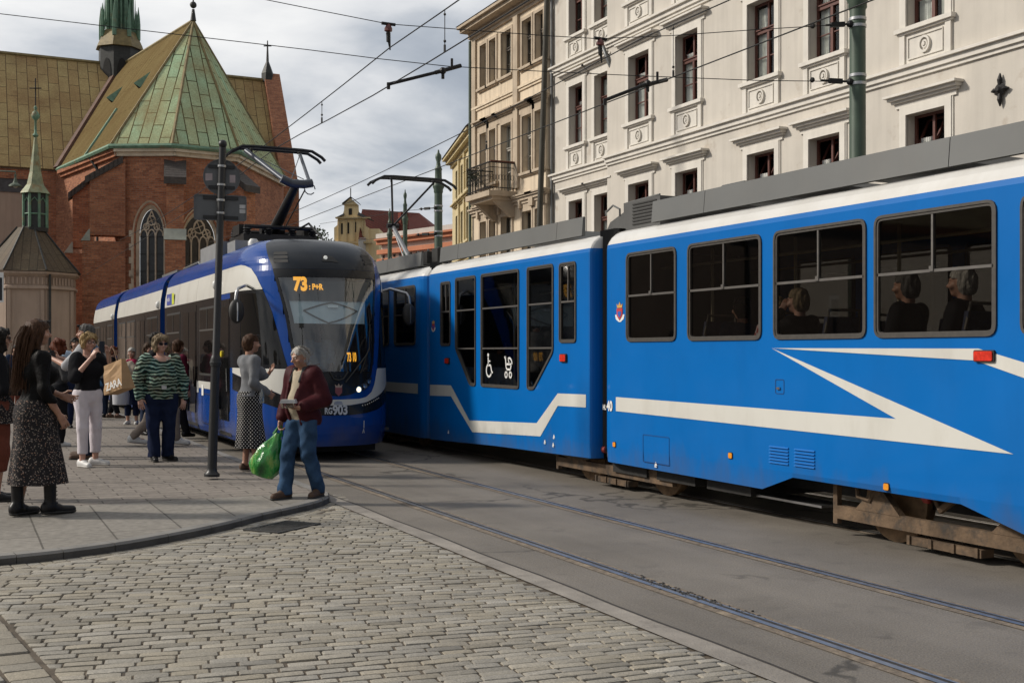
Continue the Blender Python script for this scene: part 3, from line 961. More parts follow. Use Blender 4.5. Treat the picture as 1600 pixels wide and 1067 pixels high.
def sett(P, h, tone, tilt):
    """one rounded stone over the ground quad P"""
    cx = sum(p[0] for p in P) / 4; cy = sum(p[1] for p in P) / 4; i = len(verts)
    def ringp(f, z): return [(cx + (p[0] - cx) * f, cy + (p[1] - cy) * f, z + tilt[0] * (p[0] - cx) + tilt[1] * (p[1] - cy)) for p in P]
    Q = []
    for f, z in ((1.0, h - .05), (1.0, h - .009), (.965, h - .002), (.86, h)):
        q = ringp(f, z)
        # chamfered corners: eight points per ring
        for a in range(4):
            b, d = q[a], q[(a + 1) % 4]; e = .05 if f > .9 else .08
            Q.append(tuple(b[k] + (d[k] - b[k]) * e for k in range(3))); Q.append(tuple(b[k] + (d[k] - b[k]) * (1 - e) for k in range(3)))
    verts.extend(Q)
    for r_ in range(3):
        for a in range(8):
            b = (a + 1) % 8; faces.append((i + r_ * 8 + a, i + r_ * 8 + b, i + r_ * 8 + 8 + b, i + r_ * 8 + 8 + a))
    faces.append(tuple(i + 24 + a for a in range(8))); tones.extend([tone] * 32)
r = random.Random(5)
def tone(): 
    g = r.gauss(.262, .032); w_ = r.random(); return (g, g * (.94 - .05 * w_), g * (.82 - .13 * w_), 1)
dphi = .0048; phi = -.12; row = 0
while phi < .5:
    rad = 14.4 + (.09 if row % 2 else 0) + r.gauss(0, .012)
    j0 = r.gauss(0, .00015)
    while rad < 19.6:
        ln = r.gauss(.192, .012); g = .0046 + (.006 if r.random() < .06 else 0)
        a0 = phi + j0 + r.gauss(0, .00012) + .0001; a1 = phi + dphi - r.uniform(.0003, .0006)
        mid = rad + ln / 2; wob = .0009 * math.sin(mid * 2.3 + row * .35)
        P = [(PIV[0] - q * math.cos(a + wob), PIV[1] + q * math.sin(a + wob)) for q, a in ((rad + ln - g, a0), (rad + g, a0), (rad + g, a1), (rad + ln - g, a1))]
        cx = sum(p[0] for p in P) / 4; cy = sum(p[1] for p in P) / 4; rad += ln
        if cx > 3.5 or cy < 2.6 or in_curb(cx, cy) < .19 or cx < gutter(cy) - .06: continue
        P = [(min(max(x, gutter(y) + .008), 3.424), y) for x, y in P]
        if min(abs(P[0][0] - P[1][0]), abs(P[3][0] - P[2][0])) < .035: continue
        sett(P, .004 + r.gauss(0, .0014) + .0025 * math.sin(cx * 1.3 + .5) * math.sin(cy * 1.1), tone(), (r.gauss(0, .01), r.gauss(0, .014)))
    phi += dphi; row += 1
# two rows of stones set along the kerb and the corner gutter
cc = catmull(CURB[3:], 9)
for d0, d1 in ((.01, .1), (.108, .2)):
    A = offs(cc, -d0); B = offs(cc, -d1); i = 0
    for i in range(0, len(cc) - 2, 2):
        if cc[i][0] < -3: continue
        sett([A[i], tuple(A[i][k] + (A[i + 2][k] - A[i][k]) * .96 for k in (0, 1)), tuple(B[i][k] + (B[i + 2][k] - B[i][k]) * .96 for k in (0, 1)), B[i]], r.gauss(.0, .002), tone(), (0, 0))
y = 2.0
while y < 8.9:
    ln = r.uniform(.15, .2)
    for c0, c1 in ((-.2, -.02), (-.4, -.22)):
        g0, g1 = gutter(y), gutter(y + ln - .012)
        sett([(g0 + c0, y), (g0 + c1, y), (g1 + c1, y + ln - .012), (g1 + c0, y + ln - .012)], r.gauss(.004, .003), tone(), (r.gauss(0, .02), r.gauss(0, .02)))
    y += ln
y = 2.0
while y < 8.8:
    ln = .15; x = gutter(y) - .42 - r.uniform(0, .1)
    while x > -4:
        l2 = r.uniform(.17, .23); sett([(x, y), (x - l2 + .01, y), (x - l2 + .01, y + ln - .012), (x, y + ln - .012)], r.gauss(.002, .003), tone(), (r.gauss(0, .02), r.gauss(0, .02))); x -= l2
    y += ln
me = bpy.data.meshes.new('cobblestones'); me.from_pydata(verts, [], faces); me.materials.append(SETTM)
ca = me.color_attributes.new('tone', 'FLOAT_COLOR', 'POINT'); ca.data.foreach_set('color', np.array(tones, np.float32).ravel())
finish(me, 50); struct(link('cobblestones', me))
SAND = M('joint sand', (.085, .067, .048), .95, 0, .45, 9, .5, 90)
m = MB(); m.poly([(-40, -12, -.0035), (3.45, -12, -.0035), (3.45, 12, -.0035), (-40, 12, -.0035)]); struct(m.build('sand_bed', SAND))

# drain grating let into the setts
IRON = M('cast iron', (.06, .058, .055), .6, .6, .3, 12, .4, 60)
g = thing('drain_grate', 'rectangular cast iron drain grating let into the setts by the kerb corner', 'drain grate', (2.55, 9.92, 0))
m = MB(); fr = lambda u, v, d: Vector((2.55 + u * .8 - v * .6, 9.92 + u * .6 + v * .8, d))
m.ring(rrect(-.3, .3, -.2, .2, .01, 1), rrect(-.26, .26, -.16, .16, .01, 1), fr, -.01, .016); m.build('frame', IRON, g)
m = MB()
for i in range(11): u = -.25 + i * .05; m.hexa([fr(u + a, b, d) for d in (-.01, .013) for a, b in ((-.012, -.165), (.012, -.165), (.012, .165), (-.012, .165))])
m.build('bars', IRON, g)
m = MB(); m.poly([(11, -12, .12), (17, -12, .12), (17, 60, .12), (11, 60, .12)]); m.poly([(11, -12, -.01), (11, -12, .12), (11, 60, .12), (11, 60, -.01)]); struct(m.build('far_pavement', PAVER))

# ------------------------------------------------------------------ shared tram materials
def paint(name, col, rough=.22, var=.05, dirt=None, wav=.05):
    t = NT(name); t.b.inputs['Coat Weight'].default_value = .16; t.b.inputs['Specular IOR Level'].default_value = .22; t.b.inputs['Coat Roughness'].default_value = .06
    c = t.ramp(t.noise(1.2, 5), [(.3, shade(col, 1 - var)), (.7, shade(col, 1 + var))])
    if dirt:
        g = t.noise(2.2, 6, .65, sc=(1, 1, .35)); c = t.mix(t.math('MULTIPLY', t.ramp(g, [(.5, (0, 0, 0)), (.75, (1, 1, 1))]), dirt[1]), c, dirt[0])
    if dirt:                                                       # road dust thrown up on the skirts, with streaks of its own
        sp_ = t.n('ShaderNodeSeparateXYZ'); t.l(t.tc.outputs['Object'], sp_.inputs[0])
        h_ = t.math('ADD', sp_.outputs[2], t.math('MULTIPLY', t.noise(5, 5, sc=(1, 1, .3)), .9))
        c = t.mix(t.math('MULTIPLY', t.ramp(h_, [(.62, (1, 1, 1)), (1.0, (0, 0, 0))]), .4), c, (.085, .075, .065))
    nm = t.bump(t.noise(1.6, 2), wav, .05)
    rg = t.math('ADD', t.math('MULTIPLY', t.noise(3, 4), .12), rough - .05)
    _mats[name] = t.out(c, nm, rg); return t.m


BLUE = paint('tram blue paint', (.0, .128, .435), .34, .05, ((.0, .1, .34), .35))
BLUEP = paint('tram navy paint', (.004, .05, .26), .2, .08, ((.02, .03, .12), .3))
WHITE = paint('tram white paint', (.61, .6, .555), .3, .05, ((.4, .37, .31), .35))
ROOFW = paint('tram roof white', (.60, .59, .565), .3, .05, ((.45, .42, .36), .4))
GREYP = paint('tram grey roof panels', (.14, .143, .14), .45, .08, ((.16, .155, .145), .5))
BLACKP = paint('tram black panel', (.009, .0095, .011), .24, .1)
RUB = M('black rubber', (.018, .017, .016), .6, 0, .2, 20)
RUBG = M('window rubber', (.05, .044, .038), .55, 0, .2, 20)
ALU = M('brushed aluminium', (.42, .42, .42), .35, 1, .1, 20)
DARK = M('underframe dark', (.014, .013, .012), .8, 0, .4, 8)
RUSTY = M('dusty bogie steel', (.12, .078, .046), .85, .0, .45, 7, .5, 40, dirt=((.035, .03, .025), 6, .5))
INTER = M('tram interior wall', (.06, .058, .054), .7, 0, .1, 3)
SEATM = M('seat fabric blue', (.03, .04, .08), .8, 0, .3, 25)
SEATP = M('seat shell plastic', (.11, .095, .075), .5, 0, .15, 12)
GL_TR = glassmat('tinted tram glass', (.4, .39, .37))
GL_FAR = glassmat('smoked tram glass', (.10, .10, .10))
GL_SC = glassmat('windscreen glass', (.74, .82, .85), .13)
DGLASS = M('dark side glass', (.008, .008, .008), .06, 0, .05, 3, spec=.3)
ORANGE = M('amber reflector', (.75, .28, .02), .3, 0, .1, 30)
REDL = M('red lamp lens', (.55, .03, .015), .25, 0, .3, 25)
ORA_L = M('amber lamp lens', (.8, .16, .02), .25, 0, .3, 25)
LED = emit('amber led', (1.0, .42, .03), 1.3)
WHT = M('white lettering', (.75, .75, .73), .5, 0, .03, 10)
CHROME = M('chrome', (.6, .6, .6), .2, 1, .05, 10)

# ------------------------------------------------------------------ blue articulated tram (moving past on the far track)
PS, PF = 6.5, 8.85
bt = thing('tram', 'long blue tram with white zigzag stripe and grey roof passing on the right', 'tram', (7.7, 8, 0))
FB = Fr((PS, 0, 0), (0, 1, 0), (-1, 0, 0)); FB2 = Fr((PF, 0, 0), (0, 1, 0), (1, 0, 0))
WIN_A = [(2.95, 4.2), (4.36, 5.47), (5.67, 6.85), (6.94, 8.09), (8.26, 9.42), (9.62, 10.58)]
WV0, WV1 = 1.66, 2.62
WIN_B = [([(11.7, 1.66), (12.12, 1.66), (12.12, 2.62), (11.7, 2.62)], 1), ([(12.27, 1.55), (12.8, 1.07), (12.99, 1.07), (12.99, 2.63), (12.27, 2.63)], 2),
         ([(13.22, 1.07), (14.42, 1.07), (14.42, 2.63), (13.22, 2.63)], 2), ([(14.6, 1.07), (14.8, 1.07), (15.33, 1.6), (15.33, 2.63), (14.6, 2.63)], 2), ([(15.52, 1.64), (15.9, 1.64), (15.9, 2.6), (15.52, 2.6)], 1)]
WIN_C = [(16.95, 17.95), (18.2, 19.3), (19.5, 20.6), (20.8, 21.9)]


def hole_of(poly):
    """bottom and top outlines of a convex outline"""
    us = sorted({p[0] for p in poly}); bot, top = [], []
    n = len(poly)
    for u in us:
        vs = []
        for i in range(n):
            (a, va), (b, vb) = poly[i], poly[(i + 1) % n]
            if abs(a - b) < 1e-9:
                if abs(a - u) < 1e-9: vs += [va, vb]
            elif min(a, b) - 1e-9 <= u <= max(a, b) + 1e-9: vs.append(va + (vb - va) * (u - a) / (b - a))
        bot.append((u, min(vs))); top.append((u, max(vs)))
    return bot, top


def car_body(s0, s1, polys, bot, ends=(.22, .22)):
    m = MB(); a, b = s0 + ends[0], s1 - ends[1]
    for F, near in ((FB, True), (FB2, False)):
        hs = [hole_of(inset(p, .03)) for p in polys]
        hs = [h for h in hs if h[0][0][0] >= a and h[0][-1][0] <= b]
        m.mat = 0
        wall_cols(m, F, a, b, .5, 2.7, hs)
        bt_ = [(u, v) for u, v in bot if a <= u <= b]; bt_ = [(a, interp(bot, a))] + bt_ + [(b, interp(bot, b))]
        us = sorted({p[0] for p in bt_})
        for p, q in zip(us, us[1:]): m.poly([F(p, interp(bt_, p), -.012), F(q, interp(bt_, q), -.012), F(q, .5), F(p, .5)])
        prof = [(2.7, 0, 0), (2.745, -.008, 0), (2.78, -.025, 1), (2.83, -.06, 1), (2.875, -.115, 1), (2.9, -.17, 1)]
        for (v0, d0, k0), (v1, d1, k1) in zip(prof, prof[1:]):
            m.mat = 1 if k1 else 0; m.poly([F(a, v0, d0), F(b, v0, d0), F(b, v1, d1), F(a, v1, d1)])
        for e, g, sg in ((a, ends[0], -1), (b, ends[1], 1)):          # rounded vertical edges at the joints
            if g < .02: continue
            for i in range(5):
                q0, q1 = i / 5, (i + 1) / 5; u0, u1 = e + sg * g * math.sin(q0 * 1.57), e + sg * g * math.sin(q1 * 1.57); e0, e1 = -.16 * (1 - math.cos(q0 * 1.57)), -.16 * (1 - math.cos(q1 * 1.57))
                vb = interp(bot, e) + .0
                rows = [(vb, -.012), (.5, 0), (2.7, 0)] + [(p[0], p[1]) for p in prof[1:]]
                for (v0, d0), (v1, d1), k in zip(rows, rows[1:], (0, 0, 0, 1, 1, 1, 1)):
                    m.mat = k; m.poly([F(u0, v0, d0 + e0), F(u1, v0, d0 + e1), F(u1, v1, d1 + e1), F(u0, v1, d1 + e0)])
    m.mat = 1; m.poly([FB(s0, 2.9, -.17), FB(s1, 2.9, -.17), FB2(s1, 2.9, -.17), FB2(s0, 2.9, -.17)])
    return m.build('car_body', [BLUE, ROOFW], bt, 30)


def interior(s0, s1, fl):
    m = MB(); m.box(PS + .05, PF - .05, s0 + .2, s1 - .2, fl - .08, fl); m.box(PS + .1, PF - .1, s0 + .2, s1 - .2, 2.68, 2.72)
    for s in (s0 + .12, s1 - .16): m.box(PS + .25, PF - .25, s, s + .04, fl, 2.68)
    m.box(PF - .085, PF - .06, s0 + .2, s1 - .2, fl, 1.6); m.box(PS + .06, PS + .08, s0 + .25, s1 - .25, fl, min(1.6, 1.02 if fl < .5 else 1.6))
    m.build('interior_lining', INTER, bt)
    m = MB()
    for p in (7.05, 8.3):
        m.tube([(p, s0 + .4, 2.48), (p, s1 - .4, 2.48)], .016, 6)
    for s in np.arange(s0 + .9, s1 - .3, 1.35):
        m.tube([(7.25, s, fl), (7.25, s, 2.66)], .017, 6)
    m.build('grab_rails', M('grab rail yellow steel', (.35, .3, .2), .4, .3, .1, 9), bt)


def window(poly, kind, near=True, bar=True, pane=None):
    F = FB if near else FB2
    o = rpoly(poly, .085 if kind == 0 else .06); m = MB()
    f = lambda u, v, d: F(u, v, d)
    m.ring(o, inset(o, .022), f, -.02, .014); m.ring(inset(o, .022), inset(o, .042), f, -.02, .006)
    w = m.build('window', RUBG, bt, 40)
    m = MB(); m.poly([f(u, v, -.012) for u, v in inset(o, .034)]); m.build('pane', pane or (GL_TR if near else GL_FAR), w)
    if not near or not bar: return
    u0, u1 = min(p[0] for p in poly), max(p[0] for p in poly); m = MB()
    def hb(v, a=u0, b=u1, h=.022): F.box(m, a + .03, b - .03, v - h / 2, v + h / 2, -.03, .006)
    if kind == 0:
        hb(2.155); c = (u0 + u1) / 2; F.box(m, c - .009, c + .009, 2.166, WV1 - .04, -.03, .002); F.box(m, c - .02, c + .02, 2.15, 2.19, -.01, .014)
    elif kind == 1: hb(2.15); c = (u0 + u1) / 2; F.box(m, c - .009, c + .009, 2.16, 2.57, -.03, .002)
    else: hb(1.6); m.build('glazing_bar', M('dark anodised bar', (.16, .15, .14), .4, .6, .1, 10), w); m = MB(); hb(2.15)
    m.build('glazing_bar', M('dark anodised bar', (.16, .15, .14), .4, .6, .1, 10), w)


R4 = lambda a, b, v0=WV0, v1=WV1: [(a, v0), (b, v0), (b, v1), (a, v1)]
botA = [(-3, .32), (-1, .32), (5.42, .3), (6.0, .45), (7.85, .46), (8.27, .315), (11.2, .325)]
botB = [(11.3, .33), (14, .28), (16.55, .2)]; botC = [(16.6, .2), (26, .2)]
car_body(-3, 11.14, [R4(*q) for q in WIN_A], botA, (0.0, .22)); car_body(11.36, 16.5, [q[0] for q in WIN_B], botB, (.05, .16)); car_body(16.6, 26.4, [R4(*q) for q in WIN_C], botC)
interior(-3, 11.14, .86); interior(11.3, 16.5, .38); interior(16.6, 26.4, .86)
for q in WIN_A: window(R4(*q), 0); window(R4(*q), 0, False)
for q, k in WIN_B: window(q, k); window(q, k, False)
for q in WIN_C: window(R4(*q), 0); window(R4(*q), 0, False)

# articulation bellows and underframe
for s0, s1 in ((11.06, 11.42), (16.38, 16.72)):
    m = MB(); n = 6
    for i in range(n):
        a = s0 + (s1 - s0) * i / n; b = s0 + (s1 - s0) * (i + 1) / n; c = (a + b) / 2
        for p, q, d0, d1 in ((a, c, .2, .14), (c, b, .14, .2)):
            for x in (lambda d: PS + d, lambda d: PF - d): m.poly([(x(d0), p, .4), (x(d1), q, .4), (x(d1), q, 2.95), (x(d0), p, 2.95)])
            m.poly([(PS + d0, p, 2.95), (PS + d1, q, 2.95), (PF - d1, q, 2.95), (PF - d0, p, 2.95)])
    m.build('bellows', RUB, bt)
m = MB(); m.box(PS + .45, PF - .45, -3, 26.2, .3, .8)
for s in np.arange(8.6, 10.6, .9): m.box(PS + .14, PF - .14, s, s + .7, .2, .5)
m.box(PS + .5, PF - .5, 17, 26, .12, .4)
m.build('underframe', DARK, bt)

# grey roof fairings with boxes and grilles
def fairing(s0, s1, k_=0):
    if k_ == 0: fairing(s0, s1, 1)
    m = MB()
    cuts = [s0] + [s for s in np.arange(math.ceil(s0 / 3.1) * 3.1, s1, 3.1) if s0 + .4 < s < s1 - .4] + [s1]
    for a, b in zip(cuts, cuts[1:]):
        for x0, x1, sg in ((PS + .1, PS + .16, 1), (PF - .1, PF - .16, -1))[k_:k_ + 1]:
            q = [(x0, a + .004, 2.925), (x0, b - .004, 2.925), (x0 + sg * .02, b - .004, 3.15), (x0 + sg * .02, a + .004, 3.15)]
            r_ = [(x0 + sg * .05, y, z) for x, y, z in q]
            i = m.add(q + r_)
            for fc in ((0, 1, 2, 3), (7, 6, 5, 4), (3, 2, 6, 7), (0, 3, 7, 4), (1, 5, 6, 2)): m.face([i + k for k in fc])
    m.build('roof_fairing', GREYP, bt)
fairing(-3, 10.25); fairing(11.75, 16.2); fairing(17.0, 26)
m = MB()
m.box(6.78, 8.5, 10.35, 11.1, 2.92, 3.24); m.hexa([(6.9, 11.1, 2.92), (8.4, 11.1, 2.92), (8.4, 11.75, 2.92), (6.9, 11.75, 2.92), (6.9, 11.1, 3.22), (8.4, 11.1, 3.22), (8.4, 11.6, 3.08), (6.9, 11.6, 3.08)])
ac = m.build('roof_air_unit', M('grey roof unit', (.075, .075, .073), .6, 0, .15, 5), bt)
m = MB()
for i in range(7): m.box(6.77, 6.785, 10.42, 10.9, 2.97 + i * .037, 2.985 + i * .037)
for i in range(7): m.box(6.86, 8.4, 10.335, 10.35, 2.97 + i * .037, 2.985 + i * .037)
m.build('grille', RUB, ac)
m = MB(); m.tube([(6.85, 11.3, 3.12), (6.85, 11.3, 3.2), (6.85, 11.45, 3.26), (6.85, 11.6, 3.2)], .012, 6); m.build('pipe', GREYP, ac); m = MB(); m.tube([(7.3, 11.15, 3.3), (7.3, 11.15, 3.38), (7.3, 11.9, 3.36)], .012, 6); m.build('pipe', GREYP, ac)
def hatch(s0, s1, z0, z1, p0=6.95, p1=8.2, mat=None, nm='roof_hatch'):
    m = MB(); m.hexa([(p0, s0, z0), (p1, s0, z0), (p1, s1, z0), (p0, s1, z0), (p0 + .12, s0 + .12, z1), (p1 - .12, s0 + .12, z1), (p1 - .12, s1 - .12, z1), (p0 + .12, s1 - .12, z1)]); return m.build(nm, mat or GREYP, bt)
DKG = M('dark grey roof plate', (.07, .072, .07), .6, 0, .15, 5)
hatch(9.15, 9.75, 3.1, 3.27, mat=DKG); hatch(6.75, 7.9, 3.1, 3.21, 6.75, 8.3, DKG); hatch(8.2, 9.1, 3.1, 3.165, 6.8, 8.3, DKG); hatch(4.4, 5.75, 3.1, 3.22, 6.85, 8.3, DKG); hatch(13.6, 15.0, 3.1, 3.22, 6.9, 8.3)
m = MB(); r = random.Random(8)
for s in np.arange(16.9, 21.5, .45): m.box(6.85, 7.1, s, s + r.uniform(.2, .38), 3.0, r.uniform(3.14, 3.22)); m.tube([(6.9, s, 3.1), (6.95, s + .2, 3.24), (7.0, s + .42, 3.12)], .02, 6)
m.build('roof_cable', RUB, bt)

# stripes, lamps, vents, hatches, crest and number
DK = .004
def stripe(poly):
    m = MB(); m.poly([FB(u, v, DK) for u, v in poly]); return m.build('white_stripe', WHITE, bt)
stripe([(6.62, 1.035), (10.8, 1.055), (10.8, .9), (5.53, .85), (8.12, 1.585), (5.83, 1.575), (5.0, 1.36), (2, .6), (2, .52), (5.0, 1.245), (5.83, 1.49)][:4] + [(8.12, 1.585)])
stripe([(8.12, 1.585), (5.86, 1.49), (5.86, 1.575)]); stripe([(5.86, 1.49), (5.0, 1.25), (2, .5), (2, .62), (5.0, 1.37), (5.83, 1.575), (5.86, 1.575)])
stripe([(11.47, 1.06), (12.16, 1.05), (12.16, .9), (11.47, .91)]); stripe([(12.16, 1.05), (12.72, .66), (12.6, .5), (12.05, .9), (12.16, .9)][:2] + [(12.62, .5), (12.16, .9)])
stripe([(12.72, .66), (14.82, .58), (14.72, .42), (12.62, .5)]); stripe([(14.82, .58), (15.5, 1.06), (15.5, .9), (14.72, .42)]); stripe([(15.5, 1.06), (16.33, 1.05), (16.33, .88), (15.5, .9)])
stripe([(16.85, 1.05), (26, 1.02), (26, .86), (16.85, .89)])
def lamp(nm, u, v, w_, h_, mat, d=.03):
    m = MB(); o = rrect(u - w_ / 2, u + w_ / 2, v - h_ / 2, v + h_ / 2, .012, 3); m.prism(o, lambda a, b, q: FB(a, b, q), .0, d); m.mat = 1; m.ring([(u + (a - u) * 1.12, v + (b - v) * 1.25) for a, b in o], o, lambda a, b, q: FB(a, b, q), 0, d * .7)
    m.build(nm, [mat, RUB], bt)
lamp('marker_lamp', 5.77, 1.522, .16, .068, REDL); lamp('marker_lamp', 12.0, 1.48, .14, .08, REDL); lamp('marker_lamp', 15.62, 1.42, .14, .07, REDL)
for u, v in ((10.83, .53), (8.72, .58), (6.72, .5)): lamp('reflector', u, v, .055, .05, ORANGE, .012)
for u in (8.02, 7.68):
    m = MB()
    for i in range(6): m.hexa([FB(u + a, .565 + i * .028 + b, d) for b in (0, .012) for a, d in ((-.13, .0), (.13, .0), (.13, .014 - b * .8), (-.13, .014 - b * .8))])
    m.build('vent_louvre', BLUE, bt)
def flap(u0, u1, v0, v1):
    m = MB(); o = rrect(u0, u1, v0, v1, .015, 2); m.ring(o, inset(o, .006), lambda a, b, q: FB(a, b, q), 0, .003); m.build('access_flap', M('shadow gap', (.0, .03, .13), .6), bt)
flap(9.75, 10.25, .39, .68); flap(7.95, 8.07, 1.18, 1.31)
m = MB(); FB.box(m, 8.0, 8.04, 1.22, 1.24, 0, .015); m.build('latch', CHROME, bt)
def crest(u, v, k=1.0):
    m = MB(); m.mat = 0; sh = [(-.06, .05), (-.06, -.03), (0, -.085), (.06, -.03), (.06, .05)]
    m.prism([(u + a * k, v + b * k) for a, b in sh], lambda a, b, q: FB(a, b, q), .0, .006)
    m.mat = 1; m.prism([(u + a * k, v + b * k) for a, b in [(-.035, .015), (-.035, -.02), (0, -.055), (.035, -.02), (.035, .015)]], lambda a, b, q: FB(a, b, q), .0, .008)
    m.mat = 2; m.prism([(u + a * k, v + b * k) for a, b in [(-.05, .055), (.05, .055), (.06, .1), (.028, .075), (0, .12), (-.028, .075), (-.06, .1)]], lambda a, b, q: FB(a, b, q), .0, .006)
    m.mat = 3; m.prism([(u + a * k, v + b * k) for a, b in [(-.1, -.02), (.1, -.02), (.08, -.07), (.02, -.1), (-.02, -.1), (-.08, -.07)]], lambda a, b, q: FB(a, b, q), .0, .003)
    m.build('crest', [M('crest red', (.45, .04, .04), .5), M('crest blue', (.03, .1, .4), .5), M('crest gold', (.6, .33, .08), .5), WHT], bt)
crest(10.72, 1.98); crest(16.2, 1.94, .8)
TU, TV = (0, -1, 0), (0, 0, 1)
text('fleet_number', '40', .15, FB(10.99, .9, .004), TU, TV, WHT, bt, .004, .006, sx=.8); text('fleet_number', 'HL', .08, FB(11.1, .905, -.012), TU, TV, WHT, bt, .006, .002, sx=.7)
# wheelchair and pram signs on the low-floor window
m = MB(); f = lambda a, b, q: FB(14.2 - a, 1.27 + b, q + .0)
def stroke(pts, w=.014):
    for (a, b), (c_, d) in zip(pts, pts[1:]):
        L = math.dist((a, b), (c_, d)); nx, ny = -(d - b) / L * w, (c_ - a) / L * w; m.poly([f(a + nx, b + ny, 0), f(a - nx, b - ny, 0), f(c_ - nx, d - ny, 0), f(c_ + nx, d + ny, 0)])
arc = lambda cx, cy, r_, a0, a1, n=14: [(cx + r_ * math.cos(math.radians(a0 + (a1 - a0) * i / n)), cy + r_ * math.sin(math.radians(a0 + (a1 - a0) * i / n))) for i in range(n + 1)]
m.poly([f(a, b, 0) for a, b in arc(.01, .24, .025, 0, 345)]); stroke([(.01, .21), (.015, .1), (.09, .1), (.13, .0), (.16, .01)]); stroke([(.015, .16), (.08, .155)], .01); stroke(arc(.035, .03, .085, 95, 330))
m.build('wheelchair_sign', WHT, bt)
m = MB(); f = lambda a, b, q: FB(13.62 - a, 1.27 + b, q)
stroke(arc(.0, -.02, .035, 0, 360)); stroke(arc(.13, -.02, .035, 0, 360)); stroke([(-.05, .2), (-.02, .22), (.0, .08)]); stroke([(.0, .08), (.03, .05), (.13, .05), (.16, .12)]); stroke([(.0, .12), (.17, .12)]); stroke(arc(.1, .12, .08, 0, 120)); stroke([(.1, .12), (.06, .19)], .01)
m.build('pram_sign', WHT, bt)
m = MB()
for u, v in ((12.5, .42), (12.28, .4), (12.26, .5), (10.0, .36), (15.6, .35)): FB.box(m, u - .02, u + .02, v - .006, v + .006, 0, .006); m.poly([FB(u - .025, v + .012, .003), FB(u + .025, v + .012, .003), FB(u, v + .05, .003)])
m.build('jacking_mark', WHT, bt)

# seats and bogies
def seat(s, p):
    m = MB(); m.box(p - .2, p + .2, s - .2, s + .2, 1.24, 1.32); m.hexa([(p - .2, s - .24, 1.28), (p + .2, s - .24, 1.28), (p + .2, s - .18, 1.28), (p - .2, s - .18, 1.28), (p - .19, s - .33, 1.86), (p + .19, s - .33, 1.86), (p + .19, s - .29, 1.86), (p - .19, s - .29, 1.86)]); m.box(p - .05, p + .05, s - .1, s + .1, .86, 1.24)
    st = m.build('seat', SEATM, bt); m = MB(); m.tube([(p - .19, s - .3, 1.72), (p - .17, s - .33, 1.92), (p + .17, s - .33, 1.92), (p + .19, s - .3, 1.72)], .015, 6); m.build('handle', SEATP, st)
for s in (4.1, 4.9, 5.75, 6.55, 7.35, 8.1, 8.95, 9.9):
    seat(s, 7.02); seat(s, 8.4)
def bogie(s0, s1, wheels):
    b = MB(); p = PS + .2
    b.beam((p, s0, .2), (p, s1, .2), .06, .11)
    for c in wheels: b.hexa([(p - .035, c - .25, .25), (p + .03, c - .25, .25), (p + .03, c + .25, .25), (p - .035, c + .25, .25), (p - .035, c - .05, .44), (p + .03, c - .05, .44), (p + .03, c + .05, .44), (p - .035, c + .05, .44)])
    mid = (wheels[0] + wheels[-1]) / 2
    b.box(p - .03, p + .02, s1 - .03, s1 + .02, .1, .52)
    o = b.build('bogie', RUSTY, bt)
    m = MB(); m.box(p - .03, p + .1, mid - .35, mid + .35, .05, .11)
    for i in range(4): m.box(p - .045, p - .03, mid - .33 + i * .22, mid - .3 + i * .22, .05, .12)
    m.build('track_brake', RUSTY, o)
    m = MB(); m.tube([(p - .02, s1 - .25, .5), (p - .05, s1 - .3, .36), (p - .04, s1 - .42, .34), (p - .02, s1 - .5, .48)], .02, 6); m.build('hose', RUSTY, o); m = MB(); m.tube([(p, mid + .1, .42), (p - .06, mid, .36), (p - .03, mid - .12, .46)], .03, 6); m.build('hose', RUSTY, o)
    m = MB(); m.lathe([(.03, -.03), (.042, -.02), (.042, .02), (.02, .045)], (p - .03, mid + .16, .43), 12, axis=(-.3, 1, .1)); m.build('red_cap', M('faded red cap', (.3, .035, .03), .6, 0, .3, 30), o)
    for x in (6.93, 8.45):
        for c in wheels:
            m = MB(); m.lathe([(.08, -.05), (.29, -.045), (.335, -.06), (.335, -.0), (.31, .02), (.31, .06), (.28, .075), (.1, .08)], (x, c, .335), 28, axis=(1, 0, 0)); m.build('wheel', M('dusty wheel', (.24, .15, .08), .7, .2, .4, 9), o, 40)
bogie(5.0, 7.5, (5.62, 7.0)); bogie(9.95, 12.5, (10.35, 12.0)); bogie(17.2, 19.6, (17.6, 19.2))
m = MB(); m.box(PS + .2, PS + .5, 7.7, 8.9, .2, .22); m.build('step_plate', ALU, bt)

# pantograph of the blue tram
CABLE = M('black wire', (.012, .012, .012), .6, .3, .1, 30)
BLKM = M('black painted steel', (.012, .012, .013), .45, .2, .2, 12)
GREYM = M('grey steel', (.17, .18, .195), .5, .1, .15, 12)
m = MB(); a0, a1 = at(560, 290, 21.5), at(680, 290, 21.5)
hz = 4.84; hc = (a0 + a1) / 2; px = 7.72; sy = hc.y
PX = lambda x, y, p: Vector((p, side(x, y, p)[0], side(x, y, p)[1]))
def pan_head(m, px, sy, hz, w=.85):
    for dy in (-.13, .13):
        m.tube([(px - w, sy + dy, hz - .16), (px - w + .06, sy + dy, hz - .1), (px - w * .72, sy + dy, hz - .01), (px - w * .5, sy + dy, hz), (px + w * .5, sy + dy, hz), (px + w * .72, sy + dy, hz - .01), (px + w - .06, sy + dy, hz - .1), (px + w, sy + dy, hz - .16)], .027, 6)
    for q in (-.5, .5): m.tube([(px + q * w, sy - .14, hz - .015), (px + q * w, sy + .14, hz - .015)], .016, 6); m.tube([(px + q * w, sy, hz), (px + q * w, sy, hz - .09)], .02, 6)
pan_head(m, px, sy, hz); pn = m.build('pantograph', BLKM, bt, 40)
kn = Vector((px, sy + 1.1, 4.05)); ba = Vector((px, sy - .1, 3.16))
